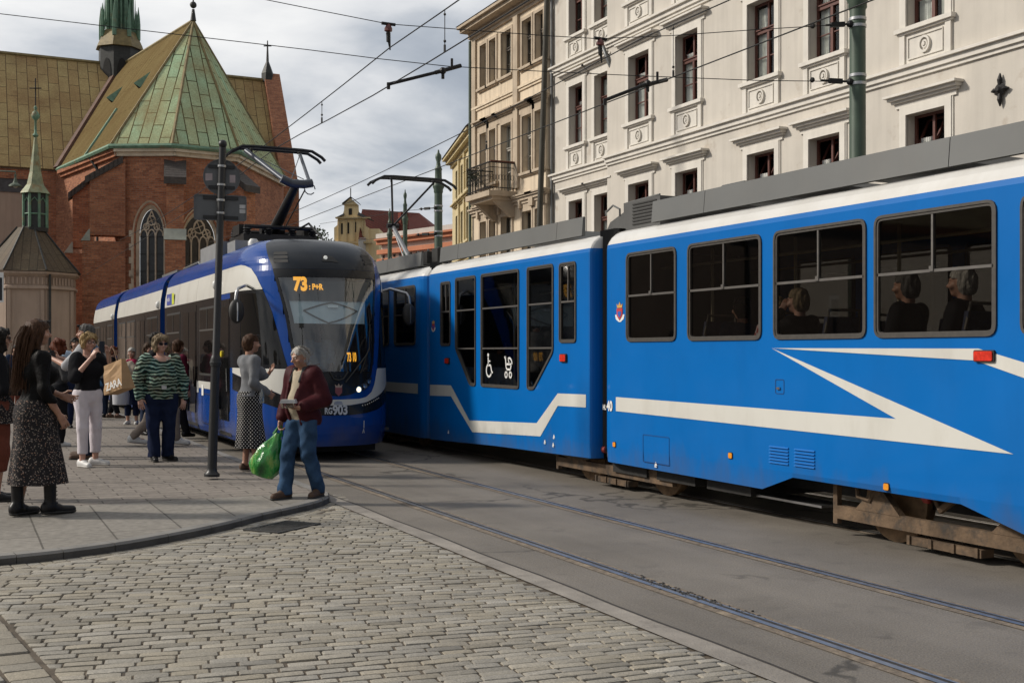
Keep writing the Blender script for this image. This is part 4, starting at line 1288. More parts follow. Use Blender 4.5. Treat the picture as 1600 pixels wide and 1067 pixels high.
m = MB(); m.tube([kn, (px - .42, sy, hz - .06)], .02, 6); m.tube([kn, (px + .42, sy, hz - .06)], .02, 6); m.tube([kn + Vector((-.12, 0, 0)), kn + Vector((.12, 0, 0))], .05, 8); m.build('upper_arm', BLKM, pn)
m = MB(); m.tube([kn, ba], [.04, .05], 8); m.tube([kn + Vector((.0, -.06, -.1)), ba + Vector((.0, .35, 0))], .014, 6); m.build('lower_arm', GREYM, pn)
m = MB(); m.box(px - .6, px + .6, sy - .5, sy + .7, 3.0, 3.12); m.tube([(px - .3, sy - .1, 3.16), (px + .3, sy - .1, 3.16)], .06, 8); m.build('base_frame', BLKM, pn)

# ------------------------------------------------------------------ navy and white low-floor tram facing the camera
TC, SN, NE, LN = 4.78, 17.4, 2.5, 1.9          # track centre, start of the nose, roundness, nose length
ZT = 3.24


def pw(z):
    w_ = 1.11 if z < 2.4 else 1.11 - .05 * ((z - 2.4) / .4) ** 2 if z < 2.8 else 1.06
    if z > 2.8: u = min(1, (z - 2.8) / (ZT + .002 - 2.8)); w_ -= .5 * (1 - math.sqrt(max(0, 1 - u * u)))
    if z < .5: w_ -= .05 * ((.5 - z) / .3) ** 2
    return w_


def pl(z):
    l = LN
    if z > 1.05: l -= .36 * ((z - 1.05) / 1.65) ** 1.35
    if z > 2.65: u = min(1, (z - 2.65) / (ZT + .004 - 2.65)); l -= .85 * (1 - math.sqrt(max(0, 1 - u * u)))
    if z < .6: l -= .06 * ((.6 - z) / .35) ** 2
    return l


def PSF(q, z, d=0.0):
    """point on the body: |q|<=1 the nose (left to right), beyond that metres back along the sides; d = offset outwards"""
    def raw(q, z):
        w_, l = pw(z), pl(z)
        if q < -1: return Vector((TC - w_, SN - 1 - q, z))
        if q > 1: return Vector((TC + w_, SN - 1 + q, z))
        a = q * math.pi / 2; s_, c_ = abs(math.sin(a)) ** (2 / NE), abs(math.cos(a)) ** (2 / NE)
        return Vector((TC + w_ * s_ * (1 if q > 0 else -1), SN - l * c_, z))
    p = raw(q, z)
    if d:
        e = .004; a, b = raw(q + e, z) - raw(q - e, z), raw(q, min(z + e, ZT)) - raw(q, z - e); n = a.cross(b)
        if n.length > 1e-12: p = p + n.normalized() * d
    return p


def inv(x, y):
    """body coordinates (q, z) of the point seen at a place in the photograph"""
    r_ = (x - 800) / F_PX; u = (HOR - y) / F_PX
    def inside(t_):
        X, Y, Z = t_ * (ST + r_ * CT), t_ * (CT - r_ * ST), EYE + t_ * u
        if Z > ZT or Z < .1: return False
        s_ = max(0, SN - Y) / pl(Z); return (abs(X - TC) / pw(Z)) ** NE + s_ ** NE < 1
    t_ = 12.0
    while t_ < 45 and not inside(t_): t_ += .02
    if t_ >= 45: return None
    lo, hi = t_ - .02, t_
    for _ in range(20):
        mid = (lo + hi) / 2
        if inside(mid): hi = mid
        else: lo = mid
    X, Y, Z = hi * (ST + r_ * CT), hi * (CT - r_ * ST), EYE + hi * u
    if Y >= SN: return ((-1 - (Y - SN)) if X < TC else 1 + (Y - SN), Z)
    a = math.atan2((abs(X - TC) / pw(Z)) ** (NE / 2), ((SN - Y) / pl(Z)) ** (NE / 2)) / (math.pi / 2)
    return (a if X > TC else -a, Z)


pt = thing('tram', 'navy and white tram facing the camera with 73 on its display', 'tram', (TC, 18, 0))
S1, J1, S2, J2, S3 = 23.55, 24.15, 31.3, 32.0, 37.2
LEFT = [(.94, .12)]


def panel(m, zs, qL, qR, d, nq=8, close=True):
    """strip of body surface between the outlines qL(z) and qR(z), lifted off by d"""
    P = [[PSF(qL(z) + (qR(z) - qL(z)) * k / nq, z, d) for k in range(nq + 1)] for z in zs]
    m.grid(P)
    if close:
        for edge in ([(r_[0]) for r_ in P], [r_[-1] for r_ in P][::-1]):
            for a, b in zip(edge, edge[1:]):
                pass
    return P


zz = lambda a, b, n: [a + (b - a) * i / n for i in range(n + 1)]
PLf = lambda pts: (lambda z: interp(pts, z))
# outlines read off the nose: edge between the navy pillar and the cab side, and edge between pillar and windscreen mask
PIL_O = [(.88, -.13), (.91, -.2), (.98, -.26), (1.1, -.3), (1.281, -.336), (1.532, -.368), (1.867, -.415), (2.123, -.454), (2.309, -.498), (2.478, -.545), (2.641, -.607), (2.762, -.681), (2.838, -.829), (2.892, -1.285)]
PIL_I = [(.985, -.104), (1.076, -.197), (1.236, -.264), (1.46, -.3), (1.73, -.325), (2.057, -.347), (2.277, -.373), (2.508, -.406), (2.82, -.467), (3.045, -.531), (3.163, -.6), (3.24, -.55)]
outer, inner = PLf(PIL_O), PLf(PIL_I)
WS0, WS1 = 1.27, 2.62                        # windscreen
wsL = lambda z: inner(z) + .028
# navy shell, open where the windscreen and the cab side window are
m = MB(); qs = sorted(set([-1 - (S1 - SN)] + list(np.linspace(-7.0, -1, 13)) + list(np.linspace(-1, 1, 61)) + list(np.linspace(1, 7, 8)) + [1 + (S1 - SN)]))
zs = sorted(set([.22, .3, .4, .5, .62, .8, .95] + zz(1.05, 2.8, 22) + [2.8 + .44 * math.sin(a) for a in np.linspace(.1, 1.57, 14)]))
for z0, z1 in zip(zs, zs[1:]):
    for q0, q1 in zip(qs, qs[1:]):
        c, v = (q0 + q1) / 2, (z0 + z1) / 2
        if WS0 - .04 < v < WS1 + .04 and wsL(v) - .025 < c < -wsL(v) + .025: continue
        m.poly([PSF(q0, z0), PSF(q1, z0), PSF(q1, z1), PSF(q0, z1)])
m.poly([PSF(q, ZT) for q in qs]); m.poly([PSF(q, .22) for q in reversed(qs)])
m.build('front_car_body', BLUEP, pt, 50)
# black mask, dark cap, bumper bands
mk = MB(); panel(mk, zz(WS0, WS1, 16), inner, wsL, .006, 2); panel(mk, zz(WS0, WS1, 16), lambda z: -wsL(z), lambda z: -inner(z), .006, 2)
panel(mk, zz(WS1, 2.74, 3), inner, lambda z: -inner(z), .006, 40)
lowL = PLf([(.93, -.01), (.945, -.06), (.985, -.115), (1.03, -.16), (1.076, -.197), (1.15, -.235), (1.236, -.264), (1.27, -.269)])
panel(mk, [.93, .937, .945, .965, .985, 1.005, 1.03, 1.05, 1.076, 1.1, 1.15, 1.2, 1.236, 1.27], lowL, lambda z: -lowL(z), .006, 30)
mask = mk.build('windscreen_mask', BLACKP, pt, 60)
m = MB(); panel(m, zz(2.742, 3.0, 8) + [3.08, 3.15, 3.2, 3.225], inner, lambda z: -inner(z), .007, 40); cap = m.build('roof_cap', paint('dark cap paint', (.010, .013, .018), .36, .1), pt, 60)
def band(nm, mat, f0, f1, q1=.62, q0=None, d=.005):
    """horizontal band round the nose between the heights f0(|q|) and f1(|q|)"""
    m = MB(); q0 = -q1 if q0 is None else q0; n = 150; P0, P1 = [], []
    m.grid([[PSF(q0 + (q1 - q0) * k / n, f0(abs(q0 + (q1 - q0) * k / n)) * (1 - j / 4) + f1(abs(q0 + (q1 - q0) * k / n)) * j / 4, d) for k in range(n + 1)] for j in range(5)])
    return m.build(nm, mat, pt, 60)
up = PLf([(0, .88), (.13, .885), (.2, .91), (.26, .98), (.3, 1.1), (.336, 1.28), (.342, 1.312), (.97, 1.315)])
mid = PLf([(0, .8), (.06, .8), (.2, .835), (.367, .926), (.573, 1.059), (.77, 1.159), (.97, 1.24)])
low = PLf([(0, .66), (.06, .66), (.2, .68), (.35, .725), (.42, .758), (.6, .838), (.77, .917), (.97, .99)])
band('bumper_stripe', WHITE, mid, up, .97); band('number_band', BLACKP, low, lambda q: mid(q) - .004, .97)
m = MB()
for k in range(9):
    q = .16 + k * .024; p = PSF(q, mid(q) - .035, .008); m.sphere(p, .012, 6, 4)
m.build('sensor_studs', CHROME, pt)
# windscreen
m = MB(); panel(m, zz(WS0 + .005, WS1 - .005, 14), lambda z: wsL(z) - .002, lambda z: -wsL(z) + .002, .002, 24); ws = m.build('windscreen', GL_SC, pt, 60)
# things behind the glass: destination box, sun blind, dashboard, cab rear wall
def inner_panel(nm, mat, z0, z1, q0, q1, d, par, n=16):
    m = MB(); panel(m, zz(z0, z1, 4), lambda z: q0 if not callable(q0) else q0(z), lambda z: q1 if not callable(q1) else q1(z), d, n); return m.build(nm, mat, par, 60)
BOXD = M('display housing', (.015, .016, .018), .35)
inner_panel('display', BOXD, 2.3, WS1 - .02, lambda z: wsL(z) + .015, lambda z: -wsL(z) - .015, -.07, pt)
def wrap(o, q, z, d):
    """lay flat lettering onto the curved nose"""
    Q = [q + .004 * i for i in range(-100, 300)]; A = [0.0]
    for a, b in zip(Q, Q[1:]): A.append(A[-1] + (PSF(b, z) - PSF(a, z)).length)
    z0 = A[100]
    for v in o.data.vertices: v.co = PSF(float(np.interp(v.co.x + z0, A, Q)), z + v.co.y, d)
    o.data.update()


def led(nm, s, q, z, size, sx=.8, par=pt, d=-.03, bold=.01):
    o = text(nm, s, size, (0, 0, 0), (1, 0, 0), (0, 1, 0), LED, par, 0, bold, sx=sx); wrap(o, q, z, d); return o
led('route_number', '73', -.268, 2.44, .26, .8, bold=.014); led('destination', ': P+R', -.142, 2.45, .115, .8, bold=.005)
led('route_card', '73 10', .06, 1.43, .17, .4, d=-.05, bold=.008)
BLIND = M('pale sun blind', (.62, .69, .70), .5, 0, .06, 4)
inner_panel('sun_blind', BLIND, 1.975, 2.303, lambda z: wsL(z) + .02, lambda z: -wsL(z) - .04, -.09, pt)
m = MB(); C0 = -.02
for (a, b), (c_, d) in zip([(-.2, 2.16), (C0, 1.985), (.19, 2.16), (0, 2.28)], [(C0, 1.985), (.19, 2.16), (0, 2.28), (-.2, 2.16)]):
    P = []
    for k in range(9):
        q, z = a + (c_ - a) * k / 8, b + (d - b) * k / 8; P.append(PSF(q, z, -.085))
    m.tube(P, .011, 5)
m.build('blind_frame', DKG, pt)
m = MB(); panel(m, zz(1.0, 1.3, 4), lambda z: -.28, lambda z: .28, -.25, 12); m.box(TC - .8, TC + .8, 16.0, 16.7, 1.0, 1.22); m.build('dashboard', BOXD, pt)
m = MB(); m.box(TC - 1.0, TC + 1.0, 18.2, 18.25, .4, 2.9); m.box(TC - 1.0, TC + 1.0, 16.2, 18.2, .38, .42); m.box(TC - .95, TC + .95, 16.8, 18.2, 2.7, 2.73); m.build('cab_wall', INTER, pt)
# wiper
m = MB(); P = [PSF(q, z, .03) for q, z in ((.03, 1.12), (.08, 1.25), (.2, 1.5), (.24, 1.6))]; m.tube(P, .011, 5); m.tube([PSF(.14, 1.24, .022), PSF(.24, 1.6, .022), PSF(.27, 1.95, .022)], .009, 5); m.build('wiper', RUB, pt)
m = MB(); m.tube([PSF(-.04, 1.27, .02), PSF(-.02, 1.17, .02), PSF(0, 1.15, .025), PSF(.02, 1.17, .02), PSF(.05, 1.27, .02)], .012, 5)
for q in (-.008, .008): m.sphere(PSF(q, 1.2, .015), .014, 6, 4)
m.build('wiper_cover', RUB, pt)
m = MB(); panel(m, zz(2.2, 2.24, 1), lambda z: -.02, lambda z: .025, -.06, 3); m.build('mirror_strip', CHROME, pt)
# headlamps (both sides), cap louvres, roof lamp, crest, number
LAMP = emit('lit headlamp', (1.0, .78, .45), 2.5); RFL = M('lamp reflector', (.5, .5, .5), .15, 1, .1, 20)
for sg in (-1, 1):
    m = MB(); P = [(.095, .985), (.15, .985), (.2, 1.025), (.245, 1.1), (.262, 1.19), (.235, 1.18), (.17, 1.11), (.105, 1.05)]
    m.poly([PSF(sg * q, z, .009) for q, z in (P if sg > 0 else P[::-1])]); h = m.build('headlight', BOXD, pt)
    for q, z, r_, mt in ((.125, 1.018, .05, LAMP), (.182, 1.065, .042, RFL), (.226, 1.125, .034, RFL)):
        c = PSF(sg * q, z, .008); n_ = (PSF(sg * q, z, .1) - PSF(sg * q, z)); m = MB(); m.mat = 0; m.lathe([(r_ * .72, 0), (r_ * .7, .006), (r_ * .3, .012)], c, 14, axis=n_); m.mat = 1; m.lathe([(r_, -.004), (r_, .012), (r_ * .76, .012), (r_ * .74, 0)], c, 14, axis=n_); m.build('lamp', [mt, RFL], h, 40)
    for i in range(3):
        z = 2.83 + i * .058; m = MB(); P = [PSF(sg * q, z + dz, dd) for q, dz, dd in ((.30, 0, .014), (.44, 0, .014), (.435, .038, .02), (.305, .038, .02))]; m.poly(P if sg > 0 else P[::-1]); m.build('louvre', RUB, cap)
m = MB(); P = [PSF(q, z, .015) for q, z in ((-.035, 2.85), (.05, 2.84), (.02, 2.93), (-.025, 2.95))]; m.poly(P); rl = m.build('roof_light', RUB, cap); m = MB(); m.sphere(PSF(-.012, 2.9, .02), .03, 10, 6); m.build('lens', emit('lit marker', (1, 1, .95), .4), rl)
m = MB()
for kx, (sh, z0) in enumerate((([(-.05, .05), (-.05, -.02), (0, -.07), (.05, -.02), (.05, .05)], 1.0), ([(-.045, .05), (.045, .05), (.055, .095), (.02, .07), (0, .11), (-.02, .07), (-.055, .095)], 1.0))):
    m.mat = kx; p = PSF(0, z0, .01); m.prism(sh, lambda a, b, d: p + Vector((a, -d, b)), 0, .004)
m.build('crest', [M('crest dark red', (.22, .06, .07), .5), M('crest pale', (.4, .3, .25), .5)], pt)
def front_text(nm, s, size, q, z, sx=.85, mat=WHT, bold=.004):
    o = text(nm, s, size, (0, 0, 0), (1, 0, 0), (0, 1, 0), mat, pt, 0, bold, sx=sx)
    wrap(o, q, z, .012); return o
PALE = M('pale lettering', (.5, .52, .56), .5)
front_text('fleet_number', 'RG', .12, -.075, .685, .7, PALE); front_text('fleet_number', '903', .18, -.026, .675, .82, PALE, .007)
front_text('jack_mark', 'I', .12, .17, .48, .5, PALE, .012); front_text('jack_mark', '^', .14, .162, .36, .6, PALE)
m = MB(); m.poly([PSF(a * .2, .83 + b, .009) for a, b in [(-.09, -.02), (.09, -.02), (.06, .025), (-.02, .03), (-.08, .02)]]); m.build('maker_badge', M('grey badge', (.33, .34, .36), .3, .6), pt)
m = MB(); m.box(TC - .75, TC + .75, 16.1, 23, .1, .3); m.build('underframe', DARK, pt)

# cab side: white panel, black wedge, side window; both flanks share the same outlines
def flank(nm, mat, pts, d, sg=-1, n=10):
    """panel given by left and right outlines [(z, q)] on the left flank, mirrored when sg=+1"""
    L, R = pts; m = MB(); z0, z1 = max(L[0][0], R[0][0]), min(L[-1][0], R[-1][0])
    zl = sorted(set([p[0] for p in L] + [p[0] for p in R] + zz(z0, z1, 8))); zl = [z for z in zl if z0 - 1e-6 <= z <= z1 + 1e-6]
    if sg < 0: panel(m, zl, PLf(L), PLf(R), d, n)
    else: panel(m, zl, lambda z: -interp(R, z), lambda z: -interp(L, z), d, n)
    return m.build(nm, mat, pt, 60)
for sg in (-1, 1):
    o = lambda dz=0.0, k=.012: [(z, q - k) for z, q in PIL_O]
    flank('cab_roof_panel', WHITE, ([(2.45, -1.85), (2.84, -1.85)], [(2.45, -.548), (2.478, -.557), (2.641, -.62), (2.762, -.695), (2.82, -.79), (2.84, -.86)]), .006, sg, 24)
    flank('cab_side_frame', BLACKP, ([(1.316, -1.0), (1.37, -1.0)], [(1.316, -.348), (1.37, -.354)]), .006, sg); flank('cab_side_frame', BLACKP, ([(2.40, -1.0), (2.449, -1.0)], [(2.40, -.533), (2.449, -.548)]), .006, sg)
    flank('cab_side_frame', BLACKP, ([(1.37, -1.0), (2.40, -1.0)], [(1.37, -.85), (2.40, -.83)]), .006, sg, 2)
    flank('cab_window', DGLASS, ([(1.37, -.85), (2.40, -.83)], [(1.37, -.354), (1.532, -.38), (1.867, -.427), (2.123, -.466), (2.309, -.51), (2.40, -.535)]), .004, sg, 16)

# side bands, doors and windows of the three cars (left flank at x = TC - 1.11, right flank mirrored)
def car_sides(s0, s1, doors, wins, body=True):
    if body:
        m = MB(); zl = [.22, .35, .5, .9, 1.5, 2.4, 2.55, 2.7, 2.8] + [2.8 + .4 * math.sin(a) for a in np.linspace(.2, 1.57, 8)]
        for sg in (-1, 1):
            m.grid([[Vector((TC + sg * (pw(z) + .0), s, z if z <= 2.8 else z)) for s in (s0, s1)] for z in zl])
        zt = zl[-1]; m.poly([(TC - pw(zt), s0, zt), (TC + pw(zt), s0, zt), (TC + pw(zt), s1, zt), (TC - pw(zt), s1, zt)])
        for s in (s0, s1): m.poly([(TC - pw(z), s, z) for z in zl] + [(TC + pw(z), s, z) for z in reversed(zl)])
        m.build('car_body', BLUEP, pt, 50)
    for sg in (-1, 1):
        def sheet(nm, mat, a, b, z0, z1, d, par=pt, n=4):
            m = MB(); P = [[Vector((TC + sg * (pw(z) + d), s, z)) for s in (a, b)] for z in zz(z0, z1, n)]; m.grid(P)
            a_, b_ = P[0], P[-1]
            for row in (P[0], P[-1]): m.poly([row[0], row[1], row[1] - Vector((sg * d, 0, 0)), row[0] - Vector((sg * d, 0, 0))])
            return m.build(nm, mat, par, 50)
        c = s0
        while c < s1 - .05:                                                   # white cantrail in panels
            e = min(c + 1.9, s1); e = s1 if s1 - e < .5 else e; sheet('cantrail_panel', WHITE, c + .004, e - .004, 2.43, 2.83, .006); c = e
        a0 = s0 if s0 > 18 else 18.3
        sheet('window_band', BLACKP, a0, s1, 1.06, 2.428, .005)
        c = a0
        seg = sorted([(d_[0], d_[1]) for d_ in doors]); cur = a0
        for x, y in seg + [(s1, s1)]:
            if x - cur > .1: sheet('lower_stripe', WHITE, cur + .01, x - .01, .94, 1.058, .006)
            cur = y
        for x, y in doors:
            d0 = sheet('door', BLACKP, x, y, .26, 2.36, .009); mid_ = (x + y) / 2
            leaves = [(x + .04, mid_ - .02), (mid_ + .02, y - .04)] if y - x > 1 else [(x + .04, y - .04)]
            for a, b in leaves:
                sheet('pane', DGLASS, a + .03, b - .03, .5, 2.25, .013, d0, 2)
                m = MB(); m.tube([(TC + sg * 1.135, a + .07, .95), (TC + sg * 1.145, a + .07, 1.3)], .014, 6); m.build('handle', CHROME, d0)
        for x, y in wins:
            wn_ = sheet('window', RUB, x, y, 1.16, 2.3, .008); sheet('pane', DGLASS, x + .04, y - .04, 1.2, 2.26, .012, wn_, 2)
            m = MB(); X = TC + sg * 1.124
            m.box(X - .004, X + .004, x + .05, y - .05, 1.9, 1.93); m.box(X - .004, X + .004, (x + y) / 2 - .012, (x + y) / 2 + .012, 1.93, 2.26); m.build('vent_frame', RUBG, wn_)
        for s in np.arange(a0 + .7, s1 - .3, 1.5):
            if any(x - .1 < s < y for x, y in doors): continue
            m = MB(); X = TC + sg * 1.113; o = rrect(s, s + .7, .36, .86, .02, 2); m.ring(o, inset(o, .012), lambda u, v, d: Vector((X + sg * d, u, v)), 0, .003); m.build('access_flap', M('navy gap', (.003, .008, .05), .6), pt)
car_sides(SN + .85, S1, [(17.42, 18.25), (20.15, 21.5)], [(18.5, 19.85), (21.75, 23.3)], False)
car_sides(J1, S2, [(26.3, 27.6)], [(24.5, 26.0), (27.9, 29.3), (29.6, 31.0)]); car_sides(J2, S3, [(33.8, 35.1)], [(32.3, 33.5), (35.4, 36.8)])
for s0, s1 in ((S1, J1), (S2, J2)):
    m = MB(); n = 8
    for i in range(n):
        a = s0 + (s1 - s0) * i / n; b = s0 + (s1 - s0) * (i + 1) / n; c = (a + b) / 2
        for p, q, d0, d1 in ((a, c, .06, .12), (c, b, .12, .06)):
            for sg in (-1, 1): m.poly([(TC + sg * (1.1 - d0), p, .3), (TC + sg * (1.1 - d1), q, .3), (TC + sg * (1.06 - d1), q, 2.9), (TC + sg * (1.06 - d0), p, 2.9)])
            m.poly([(TC - 1.05 + d0, p, 3.06 - d0), (TC - 1.05 + d1, q, 3.06 - d1), (TC + 1.05 - d1, q, 3.06 - d1), (TC + 1.05 - d0, p, 3.06 - d0)])
    m.build('bellows', RUB, pt)
m = MB(); m.box(TC - .8, TC + .8, 18, 37, .1, .34); m.build('running_gear', DARK, pt)
for s, z in ((18.4, 2.62), (24.3, 2.52), (32.15, 2.5)):
    for sg in (-1, 1):
        m = MB(); m.sphere((TC + sg * 1.12, s, z), (.07, .06, .085), 10, 6); m.build('camera_dome', M('white dome', (.6, .6, .58), .4), pt, 60)
m = MB(); X = TC - 1.124; m.mat = 0; m.poly([(X, 22.25 + a, z) for a, z in ((1.0, 2.47), (.4, 2.47), (.4, 2.68), (1.0, 2.68))]); m.mat = 1; m.poly([(X, 22.25 + a, z) for a, z in ((.4, 2.47), (.16, 2.47), (.16, 2.68), (.4, 2.68))])
dc = m.build('advert_sticker', [M('sticker blue', (.05, .07, .3), .5), M('sticker yellow', (.55, .6, .05), .5)], pt)
text('sticker_lettering', 'mobilis', .13, (X - .003, 23.2, 2.54), (0, -1, 0), (0, 0, 1), WHT, dc, .001, sx=.85)
m = MB(); X = TC - 1.122; m.lathe([(.05, 0), (.05, .02), (.035, .025)], (X, 17.95, 1.52), 14, axis=(-1, 0, 0)); m.build('door_button', M('yellow button', (.7, .55, .02), .4), pt)
m = MB(); m.box(X - .006, X, 18.36, 18.4, 1.5, 2.0); m.build('red_strip', M('red strip', (.55, .06, .03), .5), pt)
for a, z in ((20.0, .86), (19.55, .82)):
    m = MB(); X = TC - 1.12; m.box(X - .004, X, a - .08, a + .08, z, z + .18); m.build('notice', WHT, pt)
# mirrors
for sg in (-1, 1):
    q = sg * .93; root_ = PSF(sg * .66, 2.47, .01); c = Vector((TC + sg * 1.32, 16.0 if sg < 0 else 16.2, 2.12))
    m = MB(); m.tube([root_, root_ + Vector((sg * .1, -.06, .04)), (c.x - sg * .03, c.y + .02, 2.44), (c.x, c.y, 2.38), (c.x + sg * .02, c.y, 2.22)], .022, 8); ma = m.build('mirror', ALU, pt, 50)
    m = MB(); m.sphere(c, (.11, .07, .17), 14, 10); m.build('mirror_head', RUB, ma, 60); m = MB(); m.tube([c + Vector((0, -.072, .12)), c + Vector((0, -.078, 0)), c + Vector((0, -.07, -.14))], .01, 5); m.build('mirror_trim', ALU, ma)
# roof gear and pantograph
m = MB(); m.box(TC - .85, TC + .6, 19.4, 21.2, 3.12, 3.42); m.box(TC - .8, TC - .2, 18.5, 19.1, 3.15, 3.36); m.build('roof_box', M('light roof box', (.22, .225, .23), .5, 0, .12, 5), pt)
m = MB(); m.lathe([(.09, 0), (.09, .12), (.05, .17)], (TC - .55, 18.3, 3.2), 12); m.lathe([(.05, 0), (.05, .1)], (TC + .1, 17.9, 3.22), 10); m.build('antenna', M('white dome', (.6, .6, .58)), pt, 50)
m = MB(); m.box(TC - .7, TC + .7, 24.6, 26.6, 3.05, 3.28); m.build('roof_box', GREYP, pt); m = MB(); m.box(TC - .7, TC + .7, 32.4, 34, 3.05, 3.25); m.build('roof_box', GREYP, pt); m = MB(); m.tube([(TC - .8, 21.4, 3.1), (TC - .8, 21.6, 3.22), (TC - .8, 23.2, 3.2)], .02, 6); m.build('roof_cable', GREYP, pt)
px, sy, hz = TC, 19.05, 4.97
m = MB(); pan_head(m, px, sy, hz, .82); pn = m.build('pantograph', BLKM, pt, 40)
kn = Vector((px + .05, sy - 1.15, 4.22)); ba = Vector((px, sy - .1, 3.45))
kn = Vector((px + .12, sy - .95, 4.3)); ba = Vector((px + .02, sy + .25, 3.6))
m = MB(); m.tube([kn + Vector((-.2, 0, 0)), (px - .5, sy, hz - .06)], .045, 8); m.tube([kn + Vector((.2, 0, 0)), (px + .42, sy, hz - .06)], .03, 8); m.tube([kn + Vector((-.27, 0, .04)), kn + Vector((-.1, 0, -.03)), kn + Vector((.1, 0, -.03)), kn + Vector((.24, 0, .0))], .07, 8); m.tube([kn + Vector((.2, 0, -.1)) + Vector((.09 * math.cos(a), 0, .09 * math.sin(a))) for a in np.linspace(0, 5.6, 10)], .01, 5); m.tube([kn + Vector((-.1, 0, .05)), (px + .4, sy, hz - .1)], .007, 4)
m.tube([kn + Vector((.1, 0, .05)), (px - .45, sy, hz - .1)], .007, 4); m.build('upper_arm', M('dark pantograph tube', (.06, .068, .085), .4, .3, .15, 12), pn, 50)
m = MB(); m.tube([kn, ba], [.065, .1], 8); m.tube([kn + Vector((.12, 0, -.12)), ba + Vector((.2, .2, 0))], .012, 5); m.build('lower_arm', BLKM, pn, 50)
BZ = .2
m = MB(); m.box(px - .62, px + .62, sy - .35, sy + .75, 3.2, 3.3 + BZ)
for x in (-.55, -.2, .2, .55):
    for y in (-.3, .65): m.lathe([(.05, 0), (.075, .02), (.05, .04), (.075, .06), (.05, .08), (.075, .1), (.05, .12)], (px + x, sy + y, 3.28 + BZ), 8)
m.tube([(px - .6, sy - .3, 3.42 + BZ), (px + .6, sy - .3, 3.42 + BZ)], .035, 6); m.tube([(px - .6, sy + .65, 3.42 + BZ), (px + .6, sy + .65, 3.42 + BZ)], .035, 6); m.tube([(px - .2, sy + .25, 3.42 + BZ), (px + .2, sy + .25, 3.42 + BZ)], .1, 8)
for x in (-.55, .55): m.tube([(px + x, sy - .3, 3.42 + BZ), (px + x, sy + .65, 3.42 + BZ)], .03, 6); m.box(px + x - .09, px + x + .09, sy - .1, sy + .4, 3.3 + BZ, 3.47 + BZ)
m.tube([(px + .3, sy - .3, 3.6), (px + .4, sy - .6, 3.68), (px + .55, sy - .9, 3.4), (px + .5, sy - 1.1, 3.22)], .018, 6)
m.build('base_frame', BLKM, pn)

# ------------------------------------------------------------------ houses along the right side of the street
STUC = M('off-white stucco', (.545, .505, .445), .9, 0, .07, 1.2, .25, 45, streak=.18, dirt=((.36, .30, .235), 1.1, .6))
STUCT = M('white stucco trim', (.65, .615, .555), .85, 0, .06, 3, .15, 60, streak=.2)
BEIG = M('beige weathered stucco', (.68, .565, .42), .9, 0, .12, .9, .3, 40, streak=.5, dirt=((.25, .2, .15), .9, .56))
BEIT = M('brown stone trim', (.46, .375, .28), .9, 0, .15, 2.5, .3, 50, streak=.4)
YELS = M('cream yellow stucco', (.56, .47, .28), .9, 0, .08, 1.2, .2, 40, streak=.3)
WOOD = M('red-brown window wood', (.10, .032, .022), .5, 0, .2, 14)
WOODL = M('light window wood', (.36, .34, .3), .5, 0, .12, 14)
WOODD = M('dark window wood', (.06, .05, .04), .5, 0, .2, 14)
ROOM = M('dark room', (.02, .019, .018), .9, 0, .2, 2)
CURT = M('net curtain', (.75, .74, .7), .9, 0, .12, 9)
HGL = glassmat('house glass', (.82, .85, .84), rough=.02)
SLATE = M('dark slate roof', (.07, .07, .075), .7, 0, .25, 6, .4, 30)
IRONB = M('wrought iron', (.014, .013, .013), .55, .4, .25, 20)
ZINC = M('zinc pipe', (.16, .165, .165), .5, .5, .2, 5)
rw = random.Random(21)


